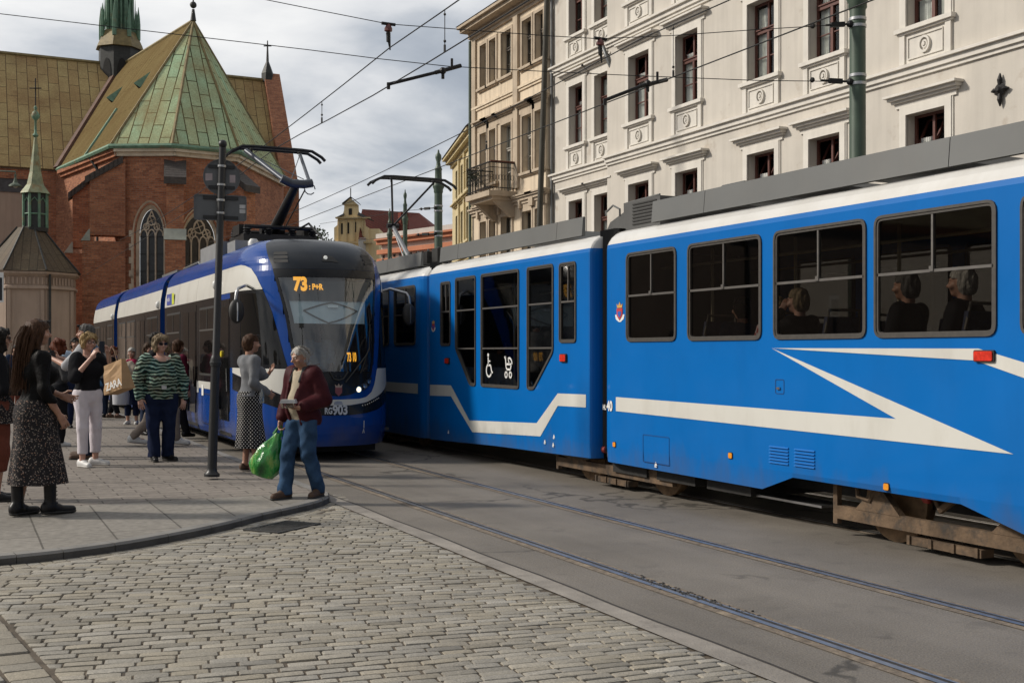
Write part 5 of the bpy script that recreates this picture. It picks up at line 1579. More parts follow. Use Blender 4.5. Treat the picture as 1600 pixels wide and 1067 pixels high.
def house_window(bld, F, u0, u1, v0, v1, wood, trim, ped=None, apron=None, tilt=False, casing=.15, sill=True, inn=.2, ears=False, half=.63):
    w_ = u1 - u0; m = MB()
    if casing:
        F.box(m, u0 - casing, u0, v0, v1 + casing, -.01, .05); F.box(m, u1, u1 + casing, v0, v1 + casing, -.01, .05); F.box(m, u0, u1, v1, v1 + casing, -.01, .05)
        F.box(m, u0 - casing - .03, u0 - casing, v0, v1 + casing + .03, -.01, .028); F.box(m, u1 + casing, u1 + casing + .03, v0, v1 + casing + .03, -.01, .028)
    else: F.box(m, u0 - .02, u1 + .02, v1, v1 + .03, -.02, .02)
    win_ = m.build('window', trim, bld)
    if sill:
        m = MB(); F.box(m, u0 - casing - .08, u1 + casing + .08, v0 - .09, v0 - .002, -.2, .13); F.box(m, u0 - casing - .04, u1 + casing + .04, v0 - .13, v0 - .09, -.02, .08); m.build('sill', trim, win_)
    if ped:
        y = v1 + casing + ped; e = casing + .12; m = MB()
        F.box(m, u0 - e, u1 + e, v1 + casing, y, -.01, .04)
        for i, (h, d) in enumerate(((.05, .1), (.06, .17), (.05, .25))):
            b = y + (0, .05, .11)[i]; F.box(m, u0 - e - d * .6, u1 + e + d * .6, b, b + h - .001, -.02, d)
        if ears:
            for u in (u0 - casing * .5, u1 + casing * .5): F.box(m, u - .07, u + .07, y - .3, y, .04, .15)
        m.build('hood_moulding', trim, win_)
    if apron:
        a = apron; m = MB(); F.box(m, u0 - casing, u0 - .02, a, v0 - .13, -.01, .06); F.box(m, u1 + .02, u1 + casing, a, v0 - .13, -.01, .06); F.box(m, u0 - .02, u1 + .02, a, v0 - .13, -.01, .02)
        c = (u0 + u1) / 2; cv = (a + v0 - .13) / 2; f = lambda u, v, d: F(u, v, d)
        o = [(u0 + .05, a + .07), (u1 - .05, a + .07), (u1 - .05, v0 - .2), (u0 + .05, v0 - .2)]; m.ring(o, inset(o, .03), f, .02, .045)
        for r0, r1, d in ((.17, .125, .075), (.085, .05, .06)):
            q = [(c + r0 * .85 * math.cos(k * .3927), cv + r0 * math.sin(k * .3927)) for k in range(16)]; m.ring(q, [(c + (a_ - c) * r1 / r0, cv + (b_ - cv) * r1 / r0) for a_, b_ in q], f, .02, d)
        q = [(c + .03 * math.cos(k * .785), cv + .035 * math.sin(k * .785)) for k in range(8)]; m.prism(q, f, .02, .08)
        m.build('apron_panel', trim, win_)
    # joinery: outer frame, transom, mullion, glazing bars
    m = MB(); t_ = .055; d0, d1 = -inn - .05, -inn
    F.box(m, u0, u0 + t_, v0, v1, d0, d1); F.box(m, u1 - t_, u1, v0, v1, d0, d1); F.box(m, u0 + t_, u1 - t_, v0, v0 + t_, d0, d1); F.box(m, u0 + t_, u1 - t_, v1 - t_, v1, d0, d1)
    vt = v0 + (v1 - v0) * half; c = (u0 + u1) / 2
    F.box(m, u0 + t_, u1 - t_, vt - .04, vt + .04, d0, d1 + .02); F.box(m, u0 + t_, u1 - t_, vt + .04, vt + .07, d0, d1 + .05)
    F.box(m, c - .04, c + .04, v0 + t_, vt - .04, d0, d1 + .015); F.box(m, c - .03, c + .03, vt + .07, v1 - t_, d0, d1)
    vb = v0 + (vt - v0) * .48
    F.box(m, u0 + t_, c - .04, vb - .012, vb + .012, d0 + .01, d1 - .005); F.box(m, c + .04, u1 - t_, vb - .012, vb + .012, d0 + .01, d1 - .005)
    m.build('frame', wood, win_)
    m = MB(); e = -inn - .03
    m.poly([F(u0 + .02, v0 + .02, e), F(u1 - .02, v0 + .02, e), F(u1 - .02, vt, e), F(u0 + .02, vt, e)])
    if tilt:
        m.poly([F(u0 + .05, vt + .05, e + .01), F(u1 - .05, vt + .05, e + .01), F(u1 - .05, v1 - .06, e - .3), F(u0 + .05, v1 - .06, e - .3)])
    else: m.poly([F(u0 + .02, vt, e), F(u1 - .02, vt, e), F(u1 - .02, v1 - .02, e), F(u0 + .02, v1 - .02, e)])
    m.build('pane', HGL, win_)
    if tilt:
        m = MB(); A = [F(u0 + .06, vt + .06, e + .02), F(u1 - .06, vt + .06, e + .02), F(u1 - .06, v1 - .07, e - .29), F(u0 + .06, v1 - .07, e - .29)]
        for a, b in zip(A, A[1:] + A[:1]): m.beam(a, b, .05, .04)
        m.beam((A[0] + A[1]) / 2, (A[2] + A[3]) / 2, .04, .04); m.build('tilted_sash', wood, win_)
    k = rw.random()
    if k < .9:
        m = MB(); n = 16; d = -inn - .1
        for a, b in ((u0 + .06, u0 + w_ * rw.uniform(.2, .42)), (u1 - w_ * rw.uniform(.25, .5), u1 - .06)):
            if k < .3 and a < c: continue
            m.grid([[F(a + (b - a) * i / n, v, d + .025 * math.sin(i * 1.9 + v)) for i in range(n + 1)] for v in (v0 + .05, (v0 + v1) / 2, v1 - (.45 if tilt else .1))])
        m.build('curtain', CURT, win_)


def house_shell(bld, F, u0, u1, h, holes, mat, depth=11, reveal=.3, base=0.0):
    m = MB(); wall_cols(m, F, u0, u1, base, h, holes, reveal); m.build('front_wall', mat, bld)
    m = MB()
    for u in (u0, u1): m.poly([F(u, base, -.0), F(u, h, 0), F(u, h, -depth), F(u, base, -depth)])
    m.poly([F(u0, base, -depth), F(u1, base, -depth), F(u1, h, -depth), F(u0, h, -depth)]); m.build('side_walls', mat, bld)
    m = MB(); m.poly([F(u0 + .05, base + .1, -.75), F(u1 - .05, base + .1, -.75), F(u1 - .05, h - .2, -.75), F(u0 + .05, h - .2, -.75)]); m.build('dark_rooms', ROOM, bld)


def cornice(bld, F, u0, u1, v, steps, mat, nm='cornice', ends=.0):
    m = MB()
    for a, b, d in steps: F.box(m, u0 - ends, u1 + ends, v + a, v + b - .001, -.05, d)
    return m.build(nm, mat, bld)


# the long white house
wh = thing('town_house', 'long white stuccoed town house with red-brown window frames behind the blue tram', 'house', (17, 18, 0))
FW = Fr((17, 0, 0), (0, 1, 0), (-1, 0, 0)); FW2 = Fr((17.22, 0, 0), (0, 1, 0), (-1, 0, 0))
COLS = [(16.02, 17.02, 1), (18.92, 19.92, 1), (21.1, 22.12, 1), (24.15, 25.17, 1), (26.45, 27.52, 1)]; COLS2 = [(28.98, 29.82, 1), (30.55, 31.42, 1)]
ROWS = [(4.3, 6.27), (8.0, 9.86), (11.42, 13.2)]
holes = [rect_hole(a, b, *r_) for a, b, _ in COLS for r_ in ROWS]; holes2 = [rect_hole(a, b, *r_) for a, b, _ in COLS2 for r_ in ROWS]
house_shell(wh, FW, -6, 28.75, 15.2, holes, STUC)
m = MB(); wall_cols(m, FW2, 28.75, 32.62, 0, 15.2, holes2, .3); m.build('front_wall', STUC, wh)
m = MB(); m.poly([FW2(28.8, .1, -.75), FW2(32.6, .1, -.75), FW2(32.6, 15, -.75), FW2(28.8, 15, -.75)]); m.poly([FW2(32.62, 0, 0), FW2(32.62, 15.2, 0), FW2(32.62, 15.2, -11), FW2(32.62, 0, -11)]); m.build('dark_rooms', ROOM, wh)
for F, cols in ((FW, COLS), (FW2, COLS2)):
    for i, (a, b, k) in enumerate(cols):
        for j, (v0, v1) in enumerate(ROWS):
            if j == 2 and F is FW and a < 23: continue
            house_window(wh, F, a, b, v0, v1, WOOD, STUCT, .1 if F is FW else .1, [None, 7.28, 10.75][j], tilt=(rw.random() < .75 if j < 2 else False), casing=.16, inn=.2)
for v, st in ((6.98, ((0, .08, .05), (.08, .2, .1), (.2, .26, .17))), (10.42, ((0, .08, .05), (.08, .2, .1), (.2, .26, .17))), (14.6, ((0, .2, .1), (.2, .4, .3), (.4, .6, .5)))):
    cornice(wh, FW, -6, 28.75, v, st, STUCT); cornice(wh, FW2, 28.75, 32.6, v + .02, st, STUCT)
m = MB(); m.hexa([(16.5, -6, 15.2), (28, -6, 15.2), (28, 32.6, 15.2), (16.5, 32.6, 15.2), (22, -6, 19), (23, -6, 19), (23, 32.6, 19), (22, 32.6, 19)]); m.build('roof', SLATE, wh)
m = MB(); m.tube([FW2(28.62, 15, .1), FW2(28.62, 10.95, .12), FW2(28.9, 10.7, .2), FW2(29.05, 10.62, .22), FW2(28.8, 10.4, .3), FW2(28.62, 10.1, .3), FW2(28.62, 9.7, .1), FW2(28.62, 0.1, .1)], .06, 8); m.build('downpipe', ZINC, wh, 50)
m = MB(); m.tube([FW2(32.5, 15, .08), FW2(32.5, .1, .08)], .045, 8); m.build('downpipe', ZINC, wh, 50)
m = MB(); c = FW(14.72, 6.3, .03)
m.lathe([(.1, 0), (.12, .03), (.06, .07), (.03, .1)], c, 12, axis=(-1, 0, 0))
for k in range(4):
    a = k * math.pi / 2 + math.pi / 2; L = .3 if k % 2 == 0 else .2; d = Vector((0, math.cos(a), math.sin(a))); m.tube([c + Vector((-.02, 0, 0)), c + d * L * .6 + Vector((-.03, 0, 0)), c + d * L + Vector((-.02, 0, 0))], [.03, .05, .012], 6)
m.build('wall_rosette', IRONB, wh)

# beige house with the balcony
bh = thing('town_house', 'weathered beige town house with an iron balcony, left of the white one', 'house', (17, 35.6, 0))
BC = [(32.75, 33.35), (33.6, 34.3), (35.15, 35.95), (36.4, 36.95), (37.2, 37.75)]; BR = [(4.5, 6.25), (7.55, 9.45), (11.1, 12.65)]
BH = [rect_hole(a, b, (7.1 if (j == 1 and i == 2) else r_[0]), r_[1]) for i, (a, b) in enumerate(BC) for j, r_ in enumerate(BR)]
house_shell(bh, FW, 32.64, 38.55, 13.2, BH, BEIG)
for i, (a, b) in enumerate(BC):
    for j, (v0, v1) in enumerate(BR):
        house_window(bh, FW, a, b, 7.1 if (j == 1 and i == 2) else v0, v1, WOODL if j == 1 else WOODD, BEIT, [.32, .2, None][j], None, casing=.1, inn=.18, ears=j == 0, sill=not (j == 1 and i == 2))
cornice(bh, FW, 32.64, 38.55, 12.95, ((0, .12, .08), (.12, .3, .16), (.3, .42, .5), (.42, .52, .62)), BEIT); cornice(bh, FW, 32.64, 38.55, 6.52, ((0, .1, .08), (.1, .2, .14), (.2, .26, .2)), BEIT); cornice(bh, FW, 32.64, 38.55, 10.35, ((0, .08, .05), (.08, .16, .09)), BEIG, 'string_course')
m = MB(); FW.box(m, 34.55, 34.9, 7.1, 12.95, -.02, .1); m.build('pilaster_strip', BEIT, bh); m = MB(); FW.box(m, 38.1, 38.5, 7.1, 12.95, -.02, .08); m.build('pilaster_strip', BEIT, bh)
m = MB(); m.hexa([(16.35, 32.6, 13.48), (28, 32.6, 13.48), (28, 38.6, 13.48), (16.35, 38.6, 13.48), (20, 32.6, 16), (25, 32.6, 16), (25, 38.6, 16), (20, 38.6, 16)]); m.build('roof', SLATE, bh)
m = MB(); FW.box(m, 34.75, 36.75, 6.82, 7.0, 0, 1.05); FW.box(m, 34.85, 36.65, 6.7, 6.82, 0, .9)
for u in (35.0, 36.4): m.hexa([FW(u + a, v, d) for v, d0 in ((6.15, .15), (6.7, .8)) for a, d in ((-.09, 0), (.09, 0), (.09, d0), (-.09, d0))])
ba_ = m.build('balcony', BEIT, bh)
m = MB()
def rail(A, B):
    A, B = Vector(A), Vector(B); L = (B - A).length; m.beam(A + Vector((0, 0, .95)), B + Vector((0, 0, .95)), .05, .04); m.beam(A + Vector((0, 0, .1)), B + Vector((0, 0, .1)), .03, .03); m.beam(A + Vector((0, 0, .78)), B + Vector((0, 0, .78)), .025, .02)
    n = int(L / .11)
    for i in range(n + 1):
        p = A + (B - A) * i / n; m.tube([p, p + Vector((0, 0, .95))], .011, 4)
        if i < n:
            c = p + (B - A) * .5 / n + Vector((0, 0, .45)); d = (B - A).normalized(); m.tube([c + d * .045 * math.cos(a) + Vector((0, 0, .1 * math.sin(a))) for a in np.linspace(0, 6.28, 9)], .006, 4)
rail(FW(34.78, 7.0, 1.0), FW(36.72, 7.0, 1.0)); rail(FW(34.78, 7.0, 0), FW(34.78, 7.0, 1.0)); rail(FW(36.72, 7.0, 0), FW(36.72, 7.0, 1.0)); m.build('railing', IRONB, ba_)
m = MB(); m.beam(FW(34.78, 7.98, 0), FW(34.78, 7.98, 1.0), .1, .05); m.build('handrail_board', M('worn red board', (.12, .045, .03), .7), ba_)
m = MB(); r = random.Random(4)
for i in range(160): c = FW(36.5 + r.gauss(0, .15), 7.7 + r.gauss(0, .14), .8 + r.gauss(0, .12)); d = Vector((r.gauss(0, 1), r.gauss(0, 1), r.gauss(0, 1))).normalized(); e = d.cross(Vector((.3, .5, .8))).normalized(); m.poly([c - d * .05, c + e * .025, c + d * .05, c - e * .025])
struct(m.build('balcony_plants', M('balcony leaves', (.03, .05, .018), .7, 0, .3, 20), bh), 'stuff');
m = MB(); m.tube([FW(38.5, 13, .1), FW(38.5, .1, .1)], .06, 8); m.build('downpipe', M('green pipe', (.07, .1, .075), .6, 0, .15, 4), bh, 50)

# cream-yellow house further along, its front turned a little towards the camera
A_, B_ = Vector((17.35, 38.75, 0)), Vector((19.35, 46.0, 0)); U_ = (B_ - A_).normalized(); FY = Fr(A_, U_, (-U_.y, U_.x, 0)); LY = (B_ - A_).length
yh = thing('town_house', 'narrow cream-yellow town house at the far end of the row', 'house', (17.4, 38.8, 0))
YC = [(.7, 1.3), (2.3, 2.9), (3.9, 4.5), (5.5, 6.1)]; YR = [(3.0, 4.5), (6.0, 7.3), (8.0, 9.2)]
house_shell(yh, FY, 0, LY, 9.75, [rect_hole(a, b, *r_) for a, b in YC for r_ in YR], YELS, 8)
for a, b in YC:
    for j, (v0, v1) in enumerate(YR): house_window(yh, FY, a, b, v0, v1, WOODD, YELS, [.25, .2, None][j], casing=.14, inn=.18)
cornice(yh, FY, 0, LY, 9.55, ((0, .15, .1), (.15, .3, .3), (.3, .4, .45)), YELS); cornice(yh, FY, 0, LY, 5.2, ((0, .1, .1), (.1, .22, .2)), YELS)
for a, b in ((.1, .4), (1.65, 1.95), (3.25, 3.55), (4.85, 5.15)):
    m = MB(); FY.box(m, a, b, 5.4, 9.55, -.02, .1); m.build('pilaster_strip', YELS, yh)
m = MB(); m.hexa([FY(-.1, 9.95, .5), FY(LY, 9.95, .5), FY(LY, 9.95, -8), FY(-.1, 9.95, -8), FY(-.1, 11.3, -1.0), FY(LY, 11.3, -1.0), FY(LY, 11.5, -7), FY(-.1, 11.5, -7)]); m.build('roof', SLATE, yh)

# ------------------------------------------------------------------ brick church
BRK = brickmat('church brick', (.55, .225, .115), (.30, .105, .058), (.29, .22, .165), .27, .085, .011, .9, False, .5, (.2, .09, .06), big=.5)
COPG = brickmat('green copper sheets', (.38, .53, .34), (.47, .55, .33), (.05, .055, .03), 1.5, .46, .028, .8, True, .5, (.3, .21, .1), big=.75, spec=.0)
COPB = brickmat('brown copper sheets', (.40, .28, .125), (.45, .35, .16), (.04, .03, .016), 1.25, .5, .018, .6, True, .5, (.2, .105, .045), big=.7)
COPF = brickmat('weathered copper strips', (.16, .12, .055), (.2, .155, .075), (.07, .05, .028), 4.0, .32, .02, .85, True, .5, (.13, .085, .04), big=.6, spec=.0)
VERD = M('verdigris copper', (.13, .235, .16), .65, .1, .3, 5, .2, 30, dirt=((.2, .13, .06), 2.5, .55))
STONE = M('pale window stone', (.62, .53, .41), .9, 0, .15, 3, .4, 40, dirt=((.2, .16, .12), 2, .55))
TILE = M('dark roof tile', (.06, .05, .045), .75, 0, .3, 9, .4, 30)
PINK = M('pinkish plaster', (.40, .305, .24), .9, 0, .08, 1.0, .2, 30, streak=.35, dirt=((.27, .2, .16), .8, .6))
DKC = M('dark copper', (.035, .036, .034), .6, .2, .3, 6)
LEAD = M('leaded glass', (.02, .021, .022), .15, 0, .3, 8, .4, 14)
ch = thing('church', 'red brick gothic church with green copper apse roof', 'church', (*at(300, 540, 52).xy, 0))
def G(x, z): v = at(x, 550, z); return Vector((v.x, v.y, 0))
EV, RG = 10.45, 17.1
T0, K1, K2, K3, K4 = G(90, 55.5), G(172, 49.15), G(268, 49.0), G(375, 50.6), G(447, 58.5)
AP, RB = G(302, 53.5), G(190, 61.8)
up = lambda v, h: Vector((v.x, v.y, h))
ctr = (K1 + K2 + K3 + K4 + AP) / 5
inw = lambda v, d=.35: v + (ctr - v).normalized() * d
W = [inw(p) for p in (T0, K1, K2, K3, K4)]
def facet(a, b):
    U = (b - a).normalized(); N = Vector((U.y, -U.x, 0)); N = N if N.dot(a - ctr) > 0 else -N; return Fr(a, U, N), (b - a).length
def arch(c, hw, z0, zs, za, n=10):
    """pointed arch outline: (bottom outline, top outline)"""
    us = [c - hw + 2 * hw * i / (2 * n) for i in range(2 * n + 1)]; top = []
    for u in us:
        x = 1 - abs(u - c) / hw; top.append((u, zs + (za - zs) * (1 - (1 - x) ** 1.9) ** .62 if x > 0 else zs))
    return [(us[0], z0), (us[-1], z0)], top
def church_window(F, c, hw, z0, zs, za, lights):
    bo, to = arch(c, hw + .24, z0, zs, za + .36); bi, ti = arch(c, hw, z0, zs, za); m = MB()
    f = lambda p, d: F(p[0], p[1], d)
    O = [(bo[0][0], z0)] + to + [(bo[1][0], z0)]; I = [(bi[0][0], z0)] + ti + [(bi[1][0], z0)]
    for (a, b), (c_, d) in zip(zip(O, O[1:]), zip(I, I[1:])):
        m.poly([f(a, .06), f(b, .06), f(d, -.22), f(c_, -.22)]); m.poly([f(a, -.05), f(b, -.05), f(b, .06), f(a, .06)])
    i = 0; z = z0
    while z < zs:                                           # long-and-short quoins
        L = .12 if i % 2 else .02
        for sg in (-1, 1): F.box(m, *(sorted((c + sg * (hw + .22), c + sg * (hw + .27 + L)))), z, z + .28, -.02, .045)
        z += .29; i += 1
    w_ = m.build('church_window', STONE, ch)
    m = MB(); P = [(bi[0][0], z0)] + ti + [(bi[1][0], z0)]; m.poly([f(p, -.26) for p in P]); m.build('pane', LEAD, w_)
    m = MB(); n = lights; dw = 2 * hw / n
    for k in range(1, n):
        u = c - hw + k * dw; m.tube([F(u, z0, -.22), F(u, zs - .1, -.22)], .04, 6)
    for k in range(n):
        u = c - hw + (k + .5) * dw; m.tube([F(u + dw * .45 * math.cos(a), zs - .15 + dw * .8 * math.sin(a), -.22) for a in np.linspace(0, math.pi, 9)], .035, 5)
    for u, v, r_ in ((c, zs + (za - zs) * .52, hw * .34), (c - hw * .45, zs + (za - zs) * .25, hw * .24), (c + hw * .45, zs + (za - zs) * .25, hw * .24)):
        m.tube([F(u + r_ * math.cos(a), v + r_ * 1.15 * math.sin(a), -.22) for a in np.linspace(0, 2 * math.pi, 13)], .032, 5)
        for a in (0.4, 2.0, 3.5, 5.1): m.tube([F(u, v, -.22), F(u + r_ * math.cos(a), v + r_ * 1.15 * math.sin(a), -.22)], .022, 4)
    for a, b in ((-.6, .9), (.6, -.9)): m.tube([F(c + a * hw, zs + .1, -.22), F(c + a * hw * .5, zs + (za - zs) * .55, -.22), F(c, za - .05, -.22)], .03, 5)
    m.build('tracery', STONE, w_)
    m = MB()
    for z in np.arange(z0 + .6, zs, .75): F.box(m, c - hw, c + hw, z, z + .03, -.25, -.235)
    m.build('saddle_bars', IRONB, w_)
for i, (a, b) in enumerate(zip(W, W[1:])):
    F, L = facet(a, b); hs = []
    if i == 1: hs = [(.56 * L, .52, 2.2, 6.75, 7.75, 3)]
    if i == 2: hs = [(.42 * L, .72, 2.2, 6.5, 7.55, 4)]
    m = MB(); wall_cols(m, F, 0, L, 0, EV, [arch(h[0], h[1] + .12, h[2], h[3], h[4] + .2) for h in hs], .3); m.build('apse_wall', BRK, ch)
    for h in hs: church_window(F, *h)
    m = MB(); F.box(m, -.1, L + .1, EV - .42, EV - .25, -.1, .14); F.box(m, -.1, L + .1, EV - .25, EV - .08, -.1, .26); m.build('eaves_cornice', STONE if i else BRK, ch)
m = MB(); E_ = [up(p, EV - .02) for p in (T0, K1, K2, K3, K4)]; m.tube(E_, .11, 6); m.build('gutter', VERD, ch)
# roofs of choir and apse
A3, B3 = up(AP, RG), up(RB, RG)
def roofpart(nm, mat, polys):
    m = MB()
    for p in polys: m.poly(p)
    return m.build(nm, mat, ch)
e = lambda v: up(v, EV)
roofpart('choir_roof', COPF, [[e(T0), e(K1), A3, B3]]); roofpart('apse_roof', COPG, [[e(K1), e(K2), A3]]); roofpart('apse_roof', COPG, [[e(K2), e(K3), A3]]); roofpart('apse_roof', COPG, [[e(K3), e(K4), A3]])
KR = K4 + (RB - AP) * 1.2; roofpart('choir_roof', COPF, [[e(K4), e(KR), B3, A3]])
m = MB(); 
for k in (K1, K2, K3, K4): m.tube([e(k), A3], .07, 5)
m.tube([A3, B3], .1, 6); m.build('roof_ridge', M('brown copper seam', (.2, .15, .06), .6, .1, .3, 4), ch)
m = MB(); m.tube([e(T0 + (K1 - T0) * .55), e(T0 + (K1 - T0) * .55) + (A3 - e(K1)) * .38], .1, 5); m.build('gutter_ridge', VERD, ch)
m = MB(); m.tube([A3, A3 + Vector((0, 0, .55))], [.14, .06], 8); m.sphere(A3 + Vector((0, 0, .75)), .16, 10, 8); m.tube([A3 + Vector((0, 0, .8)), A3 + Vector((0, 0, 2.2))], .035, 5); rt = Vector((CT, -ST, 0)); m.tube([A3 + Vector((0, 0, 1.7)) - rt * .3, A3 + Vector((0, 0, 1.7)) + rt * .3], .03, 5); m.build('finial', DKC, ch, 50)
for x, y, zd in ((175, 160, 54.6), (218, 138, 54.3)):
    # small triangular roof hatches on the choir slope
    n_ = (e(K1) - e(T0)).cross(A3 - e(T0)).normalized(); n_ = n_ if n_.z > 0 else -n_
    d = (at(x, y, 50) - Vector((0, 0, EYE))); o_ = Vector((0, 0, EYE)); t_ = (e(T0) - o_).dot(n_) / d.dot(n_); c = o_ + d * t_; u_ = (e(K1) - e(T0)).normalized(); s_ = (A3 - e(K1)).normalized()
    m = MB(); f0 = c - u_ * .13; f1 = c + u_ * .13; top = c + n_ * .34; bk = c + s_ * 1.15
    m.mat = 0; m.poly([f0, top, bk]); m.poly([f1, bk, top]); m.mat = 1; m.poly([f0, f1, top]); m.build('roof_hatch', [VERD, ROOM], ch)
# transept / nave running across, roofs left and right of the choir
d_ = (G(415, 65.1) - G(0, 59.1)); d_.normalize(); TL = G(0, 59.1) - d_ * 75; TR = G(418, 65.3)
eL = G(0, 54.2) - d_ * 75
roofpart('nave_roof', COPB, [[e(eL), e(T0), up(RB, RG - .02), up(TL, RG - .02)]])
eR = G(444, 61.3); roofpart('transept_roof', COPB, [[e(KR * 0 + G(365, 60.6)), up(eR, EV - .1), up(TR, RG - .02), up(RB, RG - .02)]])
off_ = Vector((d_.y, -d_.x, 0)); off_ = off_ if off_.dot(ctr - RB) > 0 else -off_
roofpart('nave_roof', COPB, [[up(TL, RG - .02), up(TR, RG - .02), up(TR - off_ * 6, EV), up(TL - off_ * 6, EV)]])
m = MB(); m.tube([up(TL, RG), up(TR, RG)], .12, 6); m.build('roof_ridge', _mats['brown copper seam'], ch)
m = MB(); m.tube([e(T0), up(RB, RG)], .22, 5); m.build('valley', M('rusty valley', (.11, .05, .03), .7, 0, .3, 4), ch)
# nave wall on the left: plaster with a lean-to strip of slate above
a, b = eL + off_ * -.3, T0 + off_ * -.3; F, L = facet(a, b); m = MB(); wall_cols(m, F, 0, L + .08, 0, EV, [], 0); m.build('nave_wall', PINK, ch)
m = MB(); pe = F(L - .1, 0, 0); m.poly([pe, W[0] + (W[1] - W[0]) * .02, W[0] + (W[1] - W[0]) * .02 + Vector((0, 0, EV)), pe + Vector((0, 0, EV))]); m.build('corner_wall', BRK, ch)
m = MB(); F.box(m, 0, L + .1, EV - .55, EV - .08, -.1, .12); m.build('nave_cornice', BRK, ch); m = MB(); F.box(m, 0, L, EV - 1.2, EV - .55, -.05, .18); m.build('slate_band', SLATE, ch)
m = MB(); F.box(m, L - 1.15, L + .15, 0, EV - .55, -.1, .3); F.box(m, L - .62, L - .5, 0, EV - 1, .3, .38); m.build('corner_pier', BRK, ch)
m = MB(); m.tube([F(L - 1.3, EV - 1.2, .3), F(L - 1.3, .2, .3)], .08, 8); m.build('downpipe', DKC, ch)
m = MB(); m.tube([e(T0 + (K1 - T0) * .62), W[0] + (W[1] - W[0]) * .66 + Vector((0, 0, EV - .7)), W[0] + (W[1] - W[0]) * .66 + Vector((0, 0, 2))], .08, 8); m.build('downpipe', DKC, ch)
m = MB(); bo, to = arch(L - 3.15, .45, 6.9, 7.7, 8.3); m.poly([F(u, v, .012) for u, v in [(bo[0])] + to + [bo[1]]]); m.build('arched_niche', ROOM, ch)
m = MB(); m.poly([F(0, 7.2, .02), F(L - 1.3, 7.2, .02), F(L - 1.3, 6.2, 1.8), F(0, 6.2, 1.8)]); m.poly([F(0, 6.2, 1.8), F(L - 1.3, 6.2, 1.8), F(L - 1.3, 6.05, 1.8), F(0, 6.05, 1.8)]); m.build('lean_to_roof', TILE, ch)
m = MB(); m.poly([F(0, 0, 1.7), F(L - 1.3, 0, 1.7), F(L - 1.3, 6.1, 1.7), F(0, 6.1, 1.7)]); m.poly([F(L - 1.3, 0, 1.7), F(L - 1.3, 0, 0), F(L - 1.3, 7.1, 0), F(L - 1.3, 6.1, 1.7)]); m.build('lean_to_wall', PINK, ch)
# right gable parapet and wall
gp = TR; ge = eR; gU = (ge - gp).normalized(); gN = d_
m = MB(); P = [(-4.2, 0), (-4.2, 10.6), (0, RG + .45), ((ge - gp).length + .5, EV - .1), ((ge - gp).length + .5, 0)]
m.prism(P, lambda u, v, d: gp + gU * u + gN * (d - .2) + Vector((0, 0, v)), 0, .9); m.build('gable_wall', BRK, ch)
m = MB(); m.lathe([(.35, 0), (.35, .5), (.2, .9), (.08, 1.2), (.03, 2.4)], up(gp, RG - .1), 6); m.tube([up(gp + rt * .22, RG + 2.0), up(gp - rt * .22, RG + 2.0)], .04, 5); m.build('gable_cross', DKC, ch)
m = MB(); fw, Lw = facet(W[4], ge); wall_cols(m, fw, 0, Lw, 0, EV, [], 0); m.build('apse_wall', BRK, ch)
# buttresses
def buttress(c, dr, ln, wd, zin, zout, zstep=6.55, ext=.3, z0=0):
    dr = dr.normalized(); sd = Vector((-dr.y, dr.x, 0)); fr = lambda a, b, z: c + dr * a + sd * b + Vector((0, 0, z)); h = wd / 2; m = MB()
    m.mat = 0
    m.hexa([fr(-.3, -h, zstep), fr(ln, -h, zstep), fr(ln, h, zstep), fr(-.3, h, zstep), fr(-.3, -h, zin), fr(ln, -h, zout), fr(ln, h, zout), fr(-.3, h, zin)])
    m.hexa([fr(-.3, -h - .06, z0), fr(ln + ext, -h - .06, z0), fr(ln + ext, h + .06, z0), fr(-.3, h + .06, z0), fr(-.3, -h - .06, zstep - .25), fr(ln + ext, -h - .06, zstep - .25), fr(ln + ext, h + .06, zstep - .25), fr(-.3, h + .06, zstep - .25)])
    o = m.build('buttress', BRK, ch)
    m = MB(); q = h + .1
    m.hexa([fr(ln - .02, -q, zstep - .25), fr(ln + ext + .06, -q, zstep - .25), fr(ln + ext + .06, q, zstep - .25), fr(ln - .02, q, zstep - .25), fr(ln - .02, -q, zstep + .25), fr(ln + .03, -q, zstep + .25), fr(ln + .03, q, zstep + .25), fr(ln - .02, q, zstep + .25)]); m.build('offset_stone', M('pale capped stone', (.33, .345, .3), .8, 0, .15, 4), o)
    m = MB(); n = 8
    for i in range(n):
        a0, a1 = -.2 + (ln + .35) * i / n, -.2 + (ln + .35) * (i + 1) / n + .04; za, zb = zin + (zout - zin) * i / n + .1, zin + (zout - zin) * (i + 1) / n + .08
        m.hexa([fr(a0, -q, za - .3), fr(a1, -q, zb - .3), fr(a1, q, zb - .3), fr(a0, q, za - .3), fr(a0, -q, za), fr(a1, -q, zb), fr(a1, q, zb), fr(a0, q, za)])
    m.build('tile_cap', TILE, o)
ln_ = lambda a, b, c: ((a - b).normalized() + (c - b).normalized()).normalized() * -1
buttress(W[1], Vector((-CT, ST, 0)) * .97 + Vector((-ST, -CT, 0)) * .35, 1.15, .75, 9.9, 8.95)
buttress(W[0] + (W[1] - W[0]) * .5, Vector((-CT, ST, 0)) * .97 + Vector((-ST, -CT, 0)) * .35, .7, .7, 9.6, 8.7, 6.3)
buttress(W[2], ln_(W[1], W[2], W[3]), .9, .72, 9.85, 8.9); buttress(W[3], ln_(W[2], W[3], W[4]), .9, .72, 9.7, 8.8)
